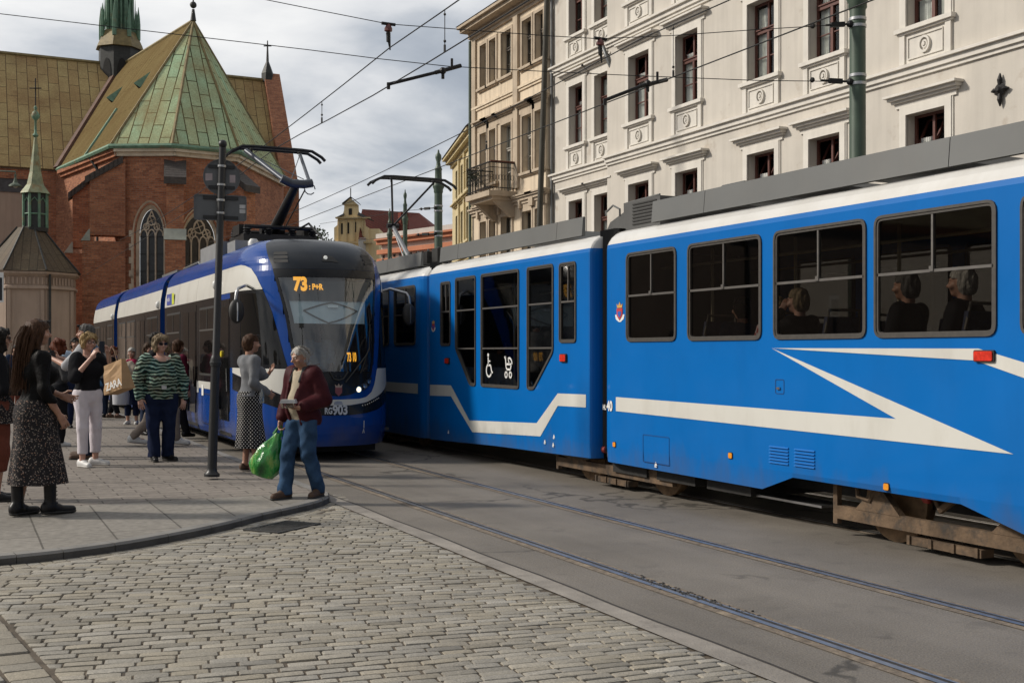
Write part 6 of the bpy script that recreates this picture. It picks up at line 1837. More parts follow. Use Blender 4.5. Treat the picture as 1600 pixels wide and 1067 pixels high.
# fleche over the crossing
c = up(G(187, 61.9), 0); m = MB(); m.lathe([(1.12, 12.5), (1.12, 18.0)], c, 8, .39); sp_ = m.build('fleche', DKC, ch)
m = MB(); m.lathe([(1.28, 17.95), (1.22, 18.15), (.95, 18.75), (.85, 18.9)], c, 8, .39); m.build('skirt_roof', _mats['brown copper seam'], sp_)
m = MB()
for k in range(8):
    a = .39 + k * math.pi / 4; p = c + Vector((math.cos(a), math.sin(a), 0)) * .66; q = c + Vector((math.cos(a), math.sin(a), 0)) * 1.0
    m.tube([up(p, 18.7), up(p, 21.5)], .11, 6); m.tube([up(q, 18.5), up(q, 19.3), up(q, 19.7), up(q, 20.3)], [.12, .12, .09, .01], 6); m.tube([up(q, 19.0), up(p, 19.5)], .07, 5); m.tube([up(p * .5 + q * .5, 19.1), up(p * .5 + q * .5, 20.7)], [.06, .01], 5); m.tube([up(q, 17.9), up(q, 17.0), up(q, 16)], [.06, .09, .02], 5); a2 = a + math.pi / 8; p2 = c + Vector((math.cos(a2), math.sin(a2), 0)) * .66; m.tube([up(p2, 18.7), up(p2, 21.5)], .06, 5); m.tube([up(p, 20.4), up(p2, 20.9), up(c + Vector((math.cos(a + math.pi / 4), math.sin(a + math.pi / 4), 0)) * .66, 20.4)], .05, 5)
m.lathe([(.5, 18.6), (.5, 21.5), (.8, 21.5), (.85, 21.7), (.5, 22.2), (.2, 24.5), (.03, 27)], c, 8, .39); m.build('lantern_posts', VERD, sp_)
m = MB()
for k in range(8):
    a = .39 + (k + .5) * math.pi / 4; n_ = Vector((math.cos(a), math.sin(a), 0)); F = Fr(c + n_ * 1.045, (-n_.y, n_.x, 0), n_); bo, to = arch(0, .26, 15.4, 16.6, 17.3, 5); m.poly([F(u, v, .01) for u, v in [bo[0]] + to + [bo[1]]])
m.build('louvre_panels', ROOM, sp_)

# small domed chapel in front of the nave
cp = G(47, 46.0); cpl = thing('chapel', 'small pink octagonal chapel with ribbed copper roof and green lantern turret', 'chapel', (cp.x, cp.y, 0))
R0 = 1.78; rot = .25
m = MB(); m.lathe([(R0, 0), (R0, 4.1), (R0 + .06, 4.1), (R0 + .06, 4.15), (R0, 4.15), (R0, 4.55)], cp, 8, rot); m.build('chapel_wall', PINK, cpl)
m = MB(); m.lathe([(R0 + .02, 4.0), (R0 + .12, 4.03), (R0 + .12, 4.12), (R0 + .03, 4.16)], cp, 8, rot)
m.lathe([(R0 + .02, 4.5), (R0 + .2, 4.62), (R0 + .2, 4.7), (R0, 4.72)], cp, 8, rot)
for k in range(8):
    a0, a1 = rot + k * math.pi / 4, rot + (k + 1) * math.pi / 4; p0, p1 = cp + Vector((math.cos(a0), math.sin(a0), 0)) * R0, cp + Vector((math.cos(a1), math.sin(a1), 0)) * R0
    F = Fr(p0, p1 - p0, (p0 + p1) / 2 - cp); L = (p1 - p0).length
    for i in range(9): F.box(m, L * (i + .3) / 9, L * (i + .7) / 9, 4.2, 4.48, -.02, .05)
    F.box(m, 0, .14, 0, 4.0, -.02, .05); F.box(m, L - .14, L, 0, 4.0, -.02, .05)
m.build('cornice', PINK, cpl)
COPR = brickmat('ribbed dark copper', (.085, .066, .045), (.12, .095, .06), (.035, .03, .022), 3.0, .3, .016, .6, True, .5, (.1, .06, .035), big=.6)
m = MB(); m.lathe([(R0 + .26, 4.72), (R0 + .2, 4.78), (1.45, 5.38), (.95, 5.98), (.5, 6.55)], cp, 8, rot); m.build('dome_roof', COPR, cpl)
m = MB()
for k in range(8):
    a = rot + k * math.pi / 4; n_ = Vector((math.cos(a), math.sin(a), 0)); m.tube([up(cp + n_ * r_, z) for r_, z in ((R0 + .25, 4.76), (1.46, 5.41), (.96, 6.01), (.5, 6.57))], .035, 5)
m.build('roof_ribs', DKC, cpl)
tc_ = cp + Vector((CT, -ST, 0)) * .22
m = MB(); m.lathe([(.5, 6.4), (.52, 6.55), (.44, 6.6), (.44, 7.9), (.5, 7.95)], tc_, 8, rot); lt = m.build('lantern', DKC, cpl)
m = MB()
for k in range(8):
    a = rot + k * math.pi / 4; n_ = Vector((math.cos(a), math.sin(a), 0)); p = tc_ + n_ * .46; m.tube([up(p, 6.55), up(p, 7.95)], .06, 5); p2 = tc_ + Vector((math.cos(a + .785), math.sin(a + .785), 0)) * .46; m.tube([up(p, 7.1), up(p2, 7.1)], .035, 5); m.tube([up(p, 7.55), up((p + p2) / 2, 7.75), up(p2, 7.55)], .03, 5)
m.build('lantern_frame', VERD, lt)
m = MB(); m.lathe([(.6, 7.93), (.56, 8.0), (.34, 8.3), (.23, 8.8), (.12, 9.7), (.05, 10.3)], tc_, 8, rot); m.build('spirelet', M('pale copper spire', (.23, .255, .15), .6, .1, .3, 4, dirt=((.22, .15, .06), 3, .5)), lt)
m = MB(); m.lathe([(.05, 10.2), (.12, 10.3), (.05, 10.4), (.045, 10.9), (.14, 11.0), (.16, 11.12), (.1, 11.25), (.04, 11.3), (.07, 11.42), (.02, 11.5)], tc_, 12); m.build('ball_finial', VERD, lt, 60)
m = MB(); m.tube([up(tc_, 11.45), up(tc_, 12.6)], .025, 5); m.tube([up(tc_ - rt * .24, 12.2), up(tc_ + rt * .24, 12.2)], .025, 5); m.build('cross', IRONB, lt)
m = MB(); q = cp + (ctr - cp).normalized() * 0 + Vector((CT, -ST, 0)) * 1.33 + Vector((-ST, -CT, 0)) * 1.3; m.tube([up(q, 4.6), up(q, .1)], .05, 8); m.build('downpipe', DKC, cpl)

# bracket lamp in front of the nave wall
LG = M('dull green lamp metal', (.1, .125, .095), .55, .2, .2, 12)
lp = at(24, 292, 47.0); wl = thing('wall_lamp', 'green bell-shaped street lamp hanging in front of the church', 'street lamp', (lp.x, lp.y, lp.z))
m = MB(); m.lathe([(.02, .0), (.26, .0), (.25, .06), (.1, .16), (.06, .3), (.04, .42), (.06, .5), (.02, .52)], lp, 14); m.build('lamp_shade', LG, wl, 40)
m = MB(); m.tube([lp + Vector((0, 0, .5)), lp + Vector((0, 0, .62)), lp + Vector((0, 0, .62)) - rt * 1.2 + Vector((0, 0, .05))], .03, 6); m.build('bracket', LG, wl)
m = MB(); m.sphere(lp + Vector((0, 0, .02)), (.1, .1, .07), 10, 6); m.build('glass_bowl', M('frosted bowl', (.5, .5, .46), .3), wl, 60)
# mast of that lamp stands outside the picture
m = MB(); b_ = lp - rt * 1.2; m.tube([(b_.x, b_.y, .1), (b_.x, b_.y, lp.z + .8)], [.09, .05], 8); m.build('mast', LG, wl)

# ------------------------------------------------------------------ far end of the street
YG = M('yellow gable stucco', (.78, .62, .36), .9, 0, .06, 1, streak=.2); REDT = brickmat('red roof tiles', (.24, .065, .04), (.2, .05, .034), (.09, .03, .024), .5, .34, .05, .8, False, .6, (.13, .045, .035), big=.5)
SALM = M('salmon stucco', (.5, .19, .1), .9, 0, .08, .6, streak=.2); PALEW = M('pale grey stucco', (.52, .49, .45), .9, 0, .06, .8, streak=.25)
gz = 130.0; gl, gr = at(522, 380, gz), at(590, 380, gz); gh = thing('gabled_house', 'yellow baroque gable with small pediment and a long red tiled roof', 'house', (gl.x, gl.y, 0))
U_ = (gr - gl); U_.z = 0; LG_ = U_.length; FG = Fr((gl.x, gl.y, 0), U_, (U_.y, -U_.x, 0))
if FG.N.dot(gl) > 0: FG.N = -FG.N
zy = lambda y: EYE + (HOR - y) / F_PX * gz
uu = lambda x: (x - 522) / 68 * LG_
P = [(uu(522), 0), (uu(522), zy(356)), (uu(527), zy(352)), (uu(527.5), zy(342)), (uu(532), zy(339)), (uu(535.5), zy(335)), (uu(537.5), zy(329)), (uu(538), zy(320.5)), (uu(559), zy(320.5)), (uu(559.5), zy(329)), (uu(562), zy(334)), (uu(566), zy(338)), (uu(569), zy(340)), (uu(570), zy(352)), (uu(576), zy(356)), (uu(576), 0)]
m = MB(); m.prism(P, lambda u, v, d: FG(u, v, d), -.8, 0); m.build('gable_wall', YG, gh)
m = MB(); m.prism([(uu(537), zy(320.5)), (uu(560), zy(320.5)), (uu(548), zy(310))], lambda u, v, d: FG(u, v, d), -.7, .3); FG.box(m, uu(525), uu(579), zy(342), zy(340), -.1, .5); FG.box(m, uu(520), uu(582), zy(381), zy(378), -.1, .6)
for x in (529, 541, 553, 566): FG.box(m, uu(x), uu(x + 2), zy(378), zy(343), -.1, .25)
m.build('gable_mouldings', M('gable trim', (.5, .39, .22), .9), gh)
m = MB(); m.prism([(uu(535), zy(319.5)), (uu(548.5), zy(308.8)), (uu(562), zy(319.5)), (uu(562), zy(318.2)), (uu(548.5), zy(307.6)), (uu(535), zy(318.2))], lambda u, v, d: FG(u, v, d), -.9, .4); m.prism([(uu(559), zy(337)), (uu(584), zy(345)), (uu(561), zy(332))], lambda u, v, d: FG(u, v, d), -.9, .35); m.prism([(uu(524), zy(341)), (uu(538), zy(337)), (uu(538), zy(334))], lambda u, v, d: FG(u, v, d), -.9, .35); m.build('gable_roofing', SLATE, gh)
for x, y0, y1 in ((533, 349, 366), (543, 348, 365), (554, 347, 363)):
    m = MB(); FG.box(m, uu(x), uu(x + 2.6), zy(y1), zy(y0), -.02, .06); m.build('window', ROOM, gh)
m = MB(); FG.box(m, uu(545), uu(550), zy(336), zy(326), -.02, .08); m.build('window', ROOM, gh)
m = MB(); FG.box(m, uu(576), uu(592), 0, zy(357), -6, -.3); m.build('side_wall', YG, gh)
q = lambda x, y, z: at(x, y, z)
m = MB(); m.poly([q(560, 374, 128), q(685, 365, 150), q(655, 333, 155), q(566, 327, 133)]); m.poly([q(566, 327, 133), q(655, 333, 155), q(640, 352, 170), q(560, 352, 150)]); m.poly([q(685, 365, 150), q(690, 360, 170), q(655, 333, 155)]); m.build('roof', REDT, gh)
m = MB(); m.poly([q(560, 372, 128.2), q(685, 364, 150.2), up(q(685, 364, 150.2), 0), up(q(560, 372, 128.2), 0)]); m.build('side_wall', PALEW, gh)
m = MB(); m.box(*(lambda v: (v.x - .5, v.x + .5, v.y - .5, v.y + .5, 8, v.z))(q(630, 333, 140))); m.build('chimney', REDT, gh)
m = MB(); v = q(548, 309, gz); m.tube([v, v + Vector((0, 0, 1.1))], .06, 5); m.build('cross', IRONB, gh)
A_, B_ = q(596, 400, 84), q(722, 380, 77); A_.z = B_.z = 0; ob = thing('long_house', 'long salmon and white banded house with low red roof', 'house', (A_.x, A_.y, 0)); U_ = B_ - A_; FO = Fr(A_, U_, (U_.y, -U_.x, 0)); LO = U_.length
if FO.N.dot(A_) > 0: FO.N = -FO.N
zo = lambda y: EYE + (HOR - y) / F_PX * 84
m = MB(); wall_cols(m, FO, 0, LO, 0, zo(372), [], 0); m.build('front_wall', PALEW, ob)
m = MB()
for y0, y1, d in ((383, 377, .35), (377, 374, .55), (398, 391, .3), (410, 405, .3)): FO.box(m, -.2, LO, zo(y0), zo(y1), -.1, d)
m.build('salmon_bands', SALM, ob)
m = MB()
for i in range(14): FO.box(m, LO * (i + .3) / 14, LO * (i + .6) / 14, zo(404), zo(400), 0, .04)
m.build('windows_row', ROOM, ob)
m = MB(); FO.box(m, -.3, LO, zo(374), zo(366), -1.0, .3); m.build('parapet', PALEW, ob)
m = MB(); m.poly([FO(LO * .35, zo(366), -.5), FO(LO, zo(366), -.5), FO(LO, zo(355), -4), FO(LO * .45, zo(355), -4)]); m.build('roof', REDT, ob)
m = MB()
for u in (.0, .3, .6, .9): FO.box(m, LO * u, LO * u + .5, 0, zo(366), -8, -1)
m.build('rear_walls', PALEW, ob)

LEAFM = NT('leaves'); at_ = LEAFM.n('ShaderNodeAttribute', attribute_name='tone'); LEAFM.b.inputs['Roughness'].default_value = .6; LEAF = LEAFM.out(at_.outputs['Color'])
BARK = M('bark', (.06, .045, .032), .9, 0, .3, 6, .6, 20)
def tree(x, y, z, h, rad, label, seed, n=2600):
    r = random.Random(seed); b = at(x, y, z); t_ = thing('tree', label, 'tree', (b.x, b.y, 0), 'trees at the far end of the street'); m = MB()
    m.tube([(b.x, b.y, 0), (b.x + .2, b.y, h * .35), (b.x, b.y + .1, h * .75)], [.3, .2, .06], 8)
    tips = []
    for k in range(9):
        a = k * 2.4; z0 = h * r.uniform(.3, .65); e_ = Vector((b.x + rad * .7 * math.cos(a), b.y + rad * .7 * math.sin(a), h * r.uniform(.55, .92))); m.tube([(b.x, b.y, z0), e_], [.11, .03], 5); tips.append(e_)
    m.build('trunk', BARK, t_)
    tips += [Vector((b.x + r.gauss(0, rad * .4), b.y + r.gauss(0, rad * .4), h * r.uniform(.5, .97))) for _ in range(10)]
    V, Fc, T = [], [], []
    for i in range(n):
        c = r.choice(tips) + Vector((r.gauss(0, 1), r.gauss(0, 1), r.gauss(0, .8))) * rad * .2; d = Vector((r.gauss(0, 1), r.gauss(0, 1), r.gauss(0, 1))).normalized(); e_ = d.cross(Vector((.2, .7, .6))).normalized(); s_ = r.uniform(.12, .24); j = len(V)
        V += [c - d * s_, c + e_ * s_ * .5, c + d * s_, c - e_ * s_ * .5]; Fc.append((j, j + 1, j + 2, j + 3)); g = r.uniform(.6, 1.35); T += [(.075 * g, .11 * g, .035 * g, 1)] * 4
    me = bpy.data.meshes.new('crown'); me.from_pydata(V, [], Fc); me.materials.append(LEAF); ca = me.color_attributes.new('tone', 'FLOAT_COLOR', 'POINT'); ca.data.foreach_set('color', np.array(T, np.float32).ravel()); finish(me); link('crown', me, t_)
tree(487, 380, 118, 14.5, 2.2, 'round green tree beside the church, left of the yellow gable', 3); tree(512, 380, 122, 13.6, 1.8, 'smaller green tree touching the yellow gable', 5)

# ------------------------------------------------------------------ poles, wires and the sign
GREENP = M('green painted pole', (.055, .085, .06), .5, .1, .15, 4, streak=.3)
def tram_pole(x, z, label, h=6.4, r0=.115, rings=True, group='green overhead-line poles'):
    v = at(x, 550, z); b = Vector((v.x, v.y, 0)); o = thing('tram_pole', label, 'pole', b, group); m = MB()
    m.lathe([(r0 * 1.7, 0), (r0 * 1.7, .5), (r0 * 1.5, .6), (r0 * 1.15, .7), (r0 * 1.15, 2.9), (r0 * 1.25, 2.95), (r0, 3.05), (r0 * .95, h - 1.05)], b, 20); m.build('shaft', GREENP, o, 40)
    m = MB(); m.lathe([(r0 * .95, h - 1.05), (r0 * 1.12, h - 1.02), (r0 * 1.1, h - .96), (r0 * 1.38, h - .9), (r0 * 1.38, h - .86), (r0 * 1.0, h - .78), (r0 * .85, h - .72), (r0 * .8, h - .5), (r0 * .95, h - .47), (r0 * .6, h - .4), (r0 * .45, h - .3), (r0 * .75, h - .2), (r0 * .7, h - .13), (r0 * .3, h - .08), (r0 * .2, h - .02), (.01, h)], b, 20); m.build('finial', GREENP, o, 40)
    return o, b
CLAMP = M('galvanised clamp', (.4, .41, .42), .4, .8, .1, 20)
def clamp(o, b, z, r=.122):
    m = MB(); m.lathe([(r, z - .02), (r + .006, z - .018), (r + .006, z + .018), (r, z + .02)], b, 20); m.build('clamp', CLAMP, o, 40)
P1, p1b = tram_pole(1340, 14.5, 'thick green tram pole rising behind the roof of the blue tram', 6.95, .105)
for y in (31, 42, 119, 132): clamp(P1, p1b, EYE + (HOR - y) / F_PX * 14.5, .104)
P2, p2b = tram_pole(685, 27.3, 'green tram pole just left of the cream-yellow house', 6.4, .1)
for y in (322, 330, 362, 369): clamp(P2, p2b, EYE + (HOR - y) / F_PX * 27.3, .1)
tram_pole(633, 34, 'slim green tram pole, the taller one in front of the red roof', 6.4, .07); tram_pole(609, 38.5, 'slim green tram pole behind the raised pantograph of the blue tram', 6.4, .075)
v = at(843, 350, 30); dp = thing('pole', 'tall dark leaning pole in front of the joint between beige and white houses', 'pole', (v.x, v.y, 0)); m = MB(); t2 = at(856, -40, 30)
d_ = (t2 - v); m.tube([v - d_ * (v.z / d_.z), t2], [.085, .075], 10); m.build('shaft', M('dark olive pole', (.05, .045, .032), .7, 0, .2, 3), dp, 40)
m = MB(); m.tube([v - d_ * (v.z / d_.z), v - d_ * ((v.z - .5) / d_.z)], .12, 10); m.build('foot', IRON, dp)

def sag(a, b, dz, n=14): a, b = Vector(a), Vector(b); return [a + (b - a) * i / n - Vector((0, 0, dz * 4 * (i / n) * (1 - i / n))) for i in range(n + 1)]
def interp_z(pts, s): return interp([(p.y, p.z) for p in pts], s)
def catenary(label, p, hc, mess, drops, bumpat=None):
    o = thing('overhead_line', label, 'overhead wire', (p, 5, hc)); m = MB()
    cw = [Vector((p, s, hc + (bumpat[1] * math.exp(-((s - bumpat[0]) / 3.5) ** 2) if bumpat else 0))) for s in (-8, 0, 5, 9, 12, 14, 16, 17.5, 19, 20.5, 22, 25, 30, 45, 90)]
    m.tube(cw, .0075, 6); m.build('contact_wire', CABLE, o)
    m = MB(); mw = []
    for a, b, dz in mess: mw += sag(a, b, dz)
    m.tube(mw, .0075, 6); m.build('messenger_wire', CABLE, o)
    for x in drops:
        s = side(x, 300, p)[0]; z0, z1 = interp_z(cw, s), interp_z(mw, s); m = MB()
        m.tube([(p, s, z0), (p, s, z1)], .005, 4); m.tube([(p, s, z0), (p, s, z0 + .08)], .014, 5); m.sphere((p, s, z0 + .12), .018, 6, 4); m.sphere((p, s, z1 - .05), .016, 6, 4); m.build('dropper', CABLE, o)
    return cw, mw
XL, XR = 4.78, 7.72
cwL, mwL = catenary('contact wire with messenger and droppers above the navy tram', XL, 4.84, [((XL, -8, 5.6), (XL, 13.36, 5.32), .12), ((XL, 13.36, 5.32), (XL, 40, 5.3), .2)], (503, 695), (19.05, .15))
cwR, mwR = catenary('contact wire with messenger and droppers above the blue tram', XR, 4.86, [((XR, -8, 5.6), (XR, 12.2, 5.5), .1), ((XR, 12.2, 5.5), (XR, 40, 5.35), .25)], (1052, 760))
def span(label, pts, items):
    o = thing('span_wire', label, 'overhead wire', pts[0]); m = MB(); m.tube(pts, .0055, 5); m.build('wire', CABLE, o)
    for f in items: f(o)
    return o
INS = M('brown insulator', (.12, .03, .025), .35, 0, .1, 30)
def insulator(a, b):
    a, b = Vector(a), Vector(b)
    def f(o):
        m = MB(); m.mat = 0; m.tube([a + Vector((-.09, .0, .0)), a + Vector((.09, 0, 0))], .02, 6); m.mat = 1; m.tube([a, a + (b - a) * .2, a + (b - a) * .25, a + (b - a) * .4, a + (b - a) * .45], [.02, .045, .05, .05, .02], 8); m.mat = 0; m.tube([a + (b - a) * .45, b], [.028, .02], 6); m.tube([a + (b - a) * .5, b + Vector((.03, 0, -.1))], [.03, .008], 6); m.build('insulator', [CABLE, INS], o)
    return f
def turnbuckle(a, b):
    def f(o):
        a_, b_ = Vector(a), Vector(b); m = MB(); m.tube([a_, b_], .014, 6); c = (a_ + b_) / 2; d = (b_ - a_).normalized(); m.obox(c, (d, d.cross(Vector((0, 0, 1))).normalized(), (0, 0, 1)), (.09, .02, .03)); m.sphere(a_, .045, 8, 6); m.sphere(a_ + d * .5, .035, 6, 5); m.build('turnbuckle', CABLE, o)
    return f
def arm(p, q, r_, wire_pt):
    p, q, r_ = Vector(p), Vector(q), Vector(r_)
    def f(o):
        m = MB(); m.tube([p, q], .021, 8); m.tube([q - (q - p).normalized() * .1, r_], .026, 8); m.tube([p, Vector(wire_pt)], .014, 6); m.tube([p + Vector((0, 0, .02)), p + Vector((0, 0, -.06))], .022, 6); m.sphere(q, .045, 8, 6); m.tube([q, q + Vector((0, 0, -.1))], .02, 6); m.tube([(q + r_) / 2 + Vector((0, 0, -.02)), (q + r_) / 2 + Vector((0, 0, .12))], .016, 6); m.build('pull_off_arm', IRONB, o)
    return f
A1 = at(1328, 128, 14.45); z1 = 14.3
span('lower cross-span wire holding two dark pull-off arms, tied to the thick green pole', [A1, at(1180, 126, z1), at(1000, 119, z1), at(850, 112, z1), at(700, 104, z1), at(590, 92, z1), at(480, 78, z1), at(240, 50, z1), at(0, 22, z1), at(-300, -16, z1)],
     [turnbuckle(A1, at(1283, 126, 14.4)), arm(at(607, 132, 14.0), at(692, 111, 14.15), at(720, 103, 14.3), Vector((XL, side(607, 132, XL)[0], 4.84))), arm(at(945, 157, 13.7), at(1012, 131, 13.9), at(1042, 125, 14.1), Vector((XR, side(945, 157, XR)[0], 4.86)))])
A2 = at(1328, 38, 14.45)
span('upper cross-span wire with two hanging insulators, tied high on the thick green pole', [A2, at(1179, 47, 14.35), at(1050, 56, 14.3), at(935, 61, z1), at(850, 56, z1), at(740, 48, z1), at(607, 38, z1), at(500, 17, z1), at(415, 0, z1), at(250, -36, z1)],
     [turnbuckle(A2, at(1290, 40, 14.4)), insulator(at(607, 38, z1), at(606, 66, z1)), insulator(at(938, 61, z1), at(937, 86, z1))])
A3_ = at(680, 325, 27.2); span('short stay wire running left from the pole beside the cream-yellow house', [A3_, at(640, 329, 28), at(590, 336, 30), at(500, 350, 34)], [turnbuckle(A3_, at(655, 327, 27.6))])
A4 = at(680, 365, 27.2); span('low stay wire near the pantograph of the blue tram', [A4, at(640, 368, 28), at(560, 376, 30)], [turnbuckle(A4, at(650, 367, 27.5))])

# traffic sign seen from behind
BLK2 = M('black powder coat', (.012, .012, .013), .45, 0, .15, 8); SIGNB = M('grey sign back', (.115, .12, .125), .55, .2, .15, 5); ZN = M('bright clamp', (.4, .4, .4), .35, .9, .1, 20); STK = M('white sticker', (.5, .5, .5), .6)
bs = gnd(331, 744, .1); ts = at(348, 228, 13.28); bs = Vector((bs[0], bs[1], .1)); sg_ = thing('traffic_sign', 'black sign pole on the pavement with a round and an oblong sign seen from behind', 'sign', bs)
ax_ = (ts - bs).normalized(); m = MB(); m.lathe([(.09, 0), (.09, .03), (.06, .06), (.055, .1), (.052, 1.28), (.062, 1.29), (.062, 1.36), (.05, 1.4), (.042, 1.42), (.041, (ts - bs).length - .02)], bs, 14, axis=ax_); m.build('pole', BLK2, sg_, 40)
m = MB(); m.sphere(ts + ax_ * .02, .05, 12, 8); m.build('ball_cap', BLK2, sg_, 60); m = MB(); m.lathe([(.064, 1.31), (.068, 1.315), (.068, 1.335), (.064, 1.34)], bs, 14, axis=ax_); m.build('collar', BLK2, sg_)
vd = Vector((ts.x, ts.y, 0)).normalized(); sx_ = Vector((vd.y, -vd.x, 0)); sx_ = (sx_ + Vector((0, 0, -.01))).normalized()
def onpole(y): z = EYE + (HOR - y) / F_PX * 13.28; return bs + ax_ * ((z - bs.z) / ax_.z)
def fsign(c, nrm=.06): return lambda u, v, d: c + sx_ * u + Vector((0, 0, v)) + vd * (nrm - d)
c = onpole(276); f = fsign(c); R_ = .212; circ = [(R_ * math.cos(k * .19635), R_ * math.sin(k * .19635)) for k in range(32)]
m = MB(); m.prism(circ, f, 0, .006); m.ring(circ, [(a * .95, b * .95) for a, b in circ], f, 0, .016); rs = m.build('round_sign', SIGNB, sg_, 40)
m = MB()
for v in (-.12, .12): m.prism([(-.15, v - .018), (.15, v - .018), (.15, v + .018), (-.15, v + .018)], f, .006, .022)
m.build('rail', BLK2, rs)
m = MB(); m.poly([f(a, b, .008) for a, b in ((-.185, -.05), (-.105, -.04), (-.105, .04), (-.185, .035))]); m.build('sticker', M('faded pink sticker', (.4, .33, .34), .6), rs); m = MB(); m.poly([f(a, b, .008) for a, b in ((.09, -.06), (.155, -.06), (.155, .03), (.09, .03))]); m.build('sticker', M('faded pink sticker', (.4, .33, .34), .6), rs)
c2 = onpole(324); f = fsign(c2); o = rrect(-.305, .295, -.15, .15, .03, 4)
m = MB(); m.prism(o, f, 0, .006); m.ring(o, inset(o, .012), f, 0, .016); os_ = m.build('oblong_sign', SIGNB, sg_, 40)
m = MB()
for v in (-.115, .115): m.prism([(-.2, v - .02), (.2, v - .02), (.2, v + .02), (-.2, v + .02)], f, .006, .022)
m.build('rail', BLK2, os_)
m = MB(); r = random.Random(2)
for v in (-.055, .0):
    m = MB(); m.poly([f(.215 + a, v + b, .008) for a, b in ((0, 0), (.07, 0), (.07, .045), (0, .045))]); m.build('sticker', STK, os_)
for y in (260, 289, 313, 333):
    c = onpole(y); m = MB(); m.lathe([(.044, -.012), (.05, -.012), (.05, .012), (.044, .012)], c, 14, axis=ax_); m.build('clamp', ZN, sg_)
# information board at the left edge of the picture
bb = at(-8, 550, 13.0); ib = thing('notice_board', 'white framed dark notice board cut by the left edge of the picture', 'sign', (bb.x, bb.y, .1)); m = MB(); m.box(bb.x - .09, bb.x + .09, bb.y - .02, bb.y + .02, 2.12, 2.46); m.build('frame', WHT, ib)
m = MB(); m.poly([(bb.x - .075, bb.y - .024, 2.14), (bb.x + .075, bb.y - .024, 2.14), (bb.x + .075, bb.y - .024, 2.4), (bb.x - .075, bb.y - .024, 2.4)]); m.build('panel', BOXD, ib); m = MB(); m.tube([(bb.x - .05, bb.y + .04, .1), (bb.x - .05, bb.y + .04, 2.5)], .03, 8); m.build('post', BLK2, ib)

# ------------------------------------------------------------------ people
def cloth(name, col, rough=.85, var=.12, scale=14, weave=420, bump=.25, sheen=.2):
    if name in _mats: return _mats[name]
    t = NT(name); t.b.inputs['Roughness'].default_value = rough; t.b.inputs['Specular IOR Level'].default_value = .08
    c = t.ramp(t.noise(scale, 4), [(.3, shade(col, 1 - var)), (.7, shade(col, 1 + var))])
    _mats[name] = t.out(c, t.bump(t.noise(weave, 2), bump, .002, t.bump(t.noise(26, 3, sc=(1, 1, .5)), .35, .012))); return t.m


def hairmat(name, col, sc=(1, 1, .12)):
    if name in _mats: return _mats[name]
    t = NT(name); t.b.inputs['Roughness'].default_value = .6; t.b.inputs['Specular IOR Level'].default_value = .15
    f = t.noise(95, 3, sc=sc); c = t.ramp(f, [(.3, shade(col, .5)), (.55, col), (.75, shade(col, 1.7))])
    _mats[name] = t.out(c, t.bump(f, .7, .006)); return t.m


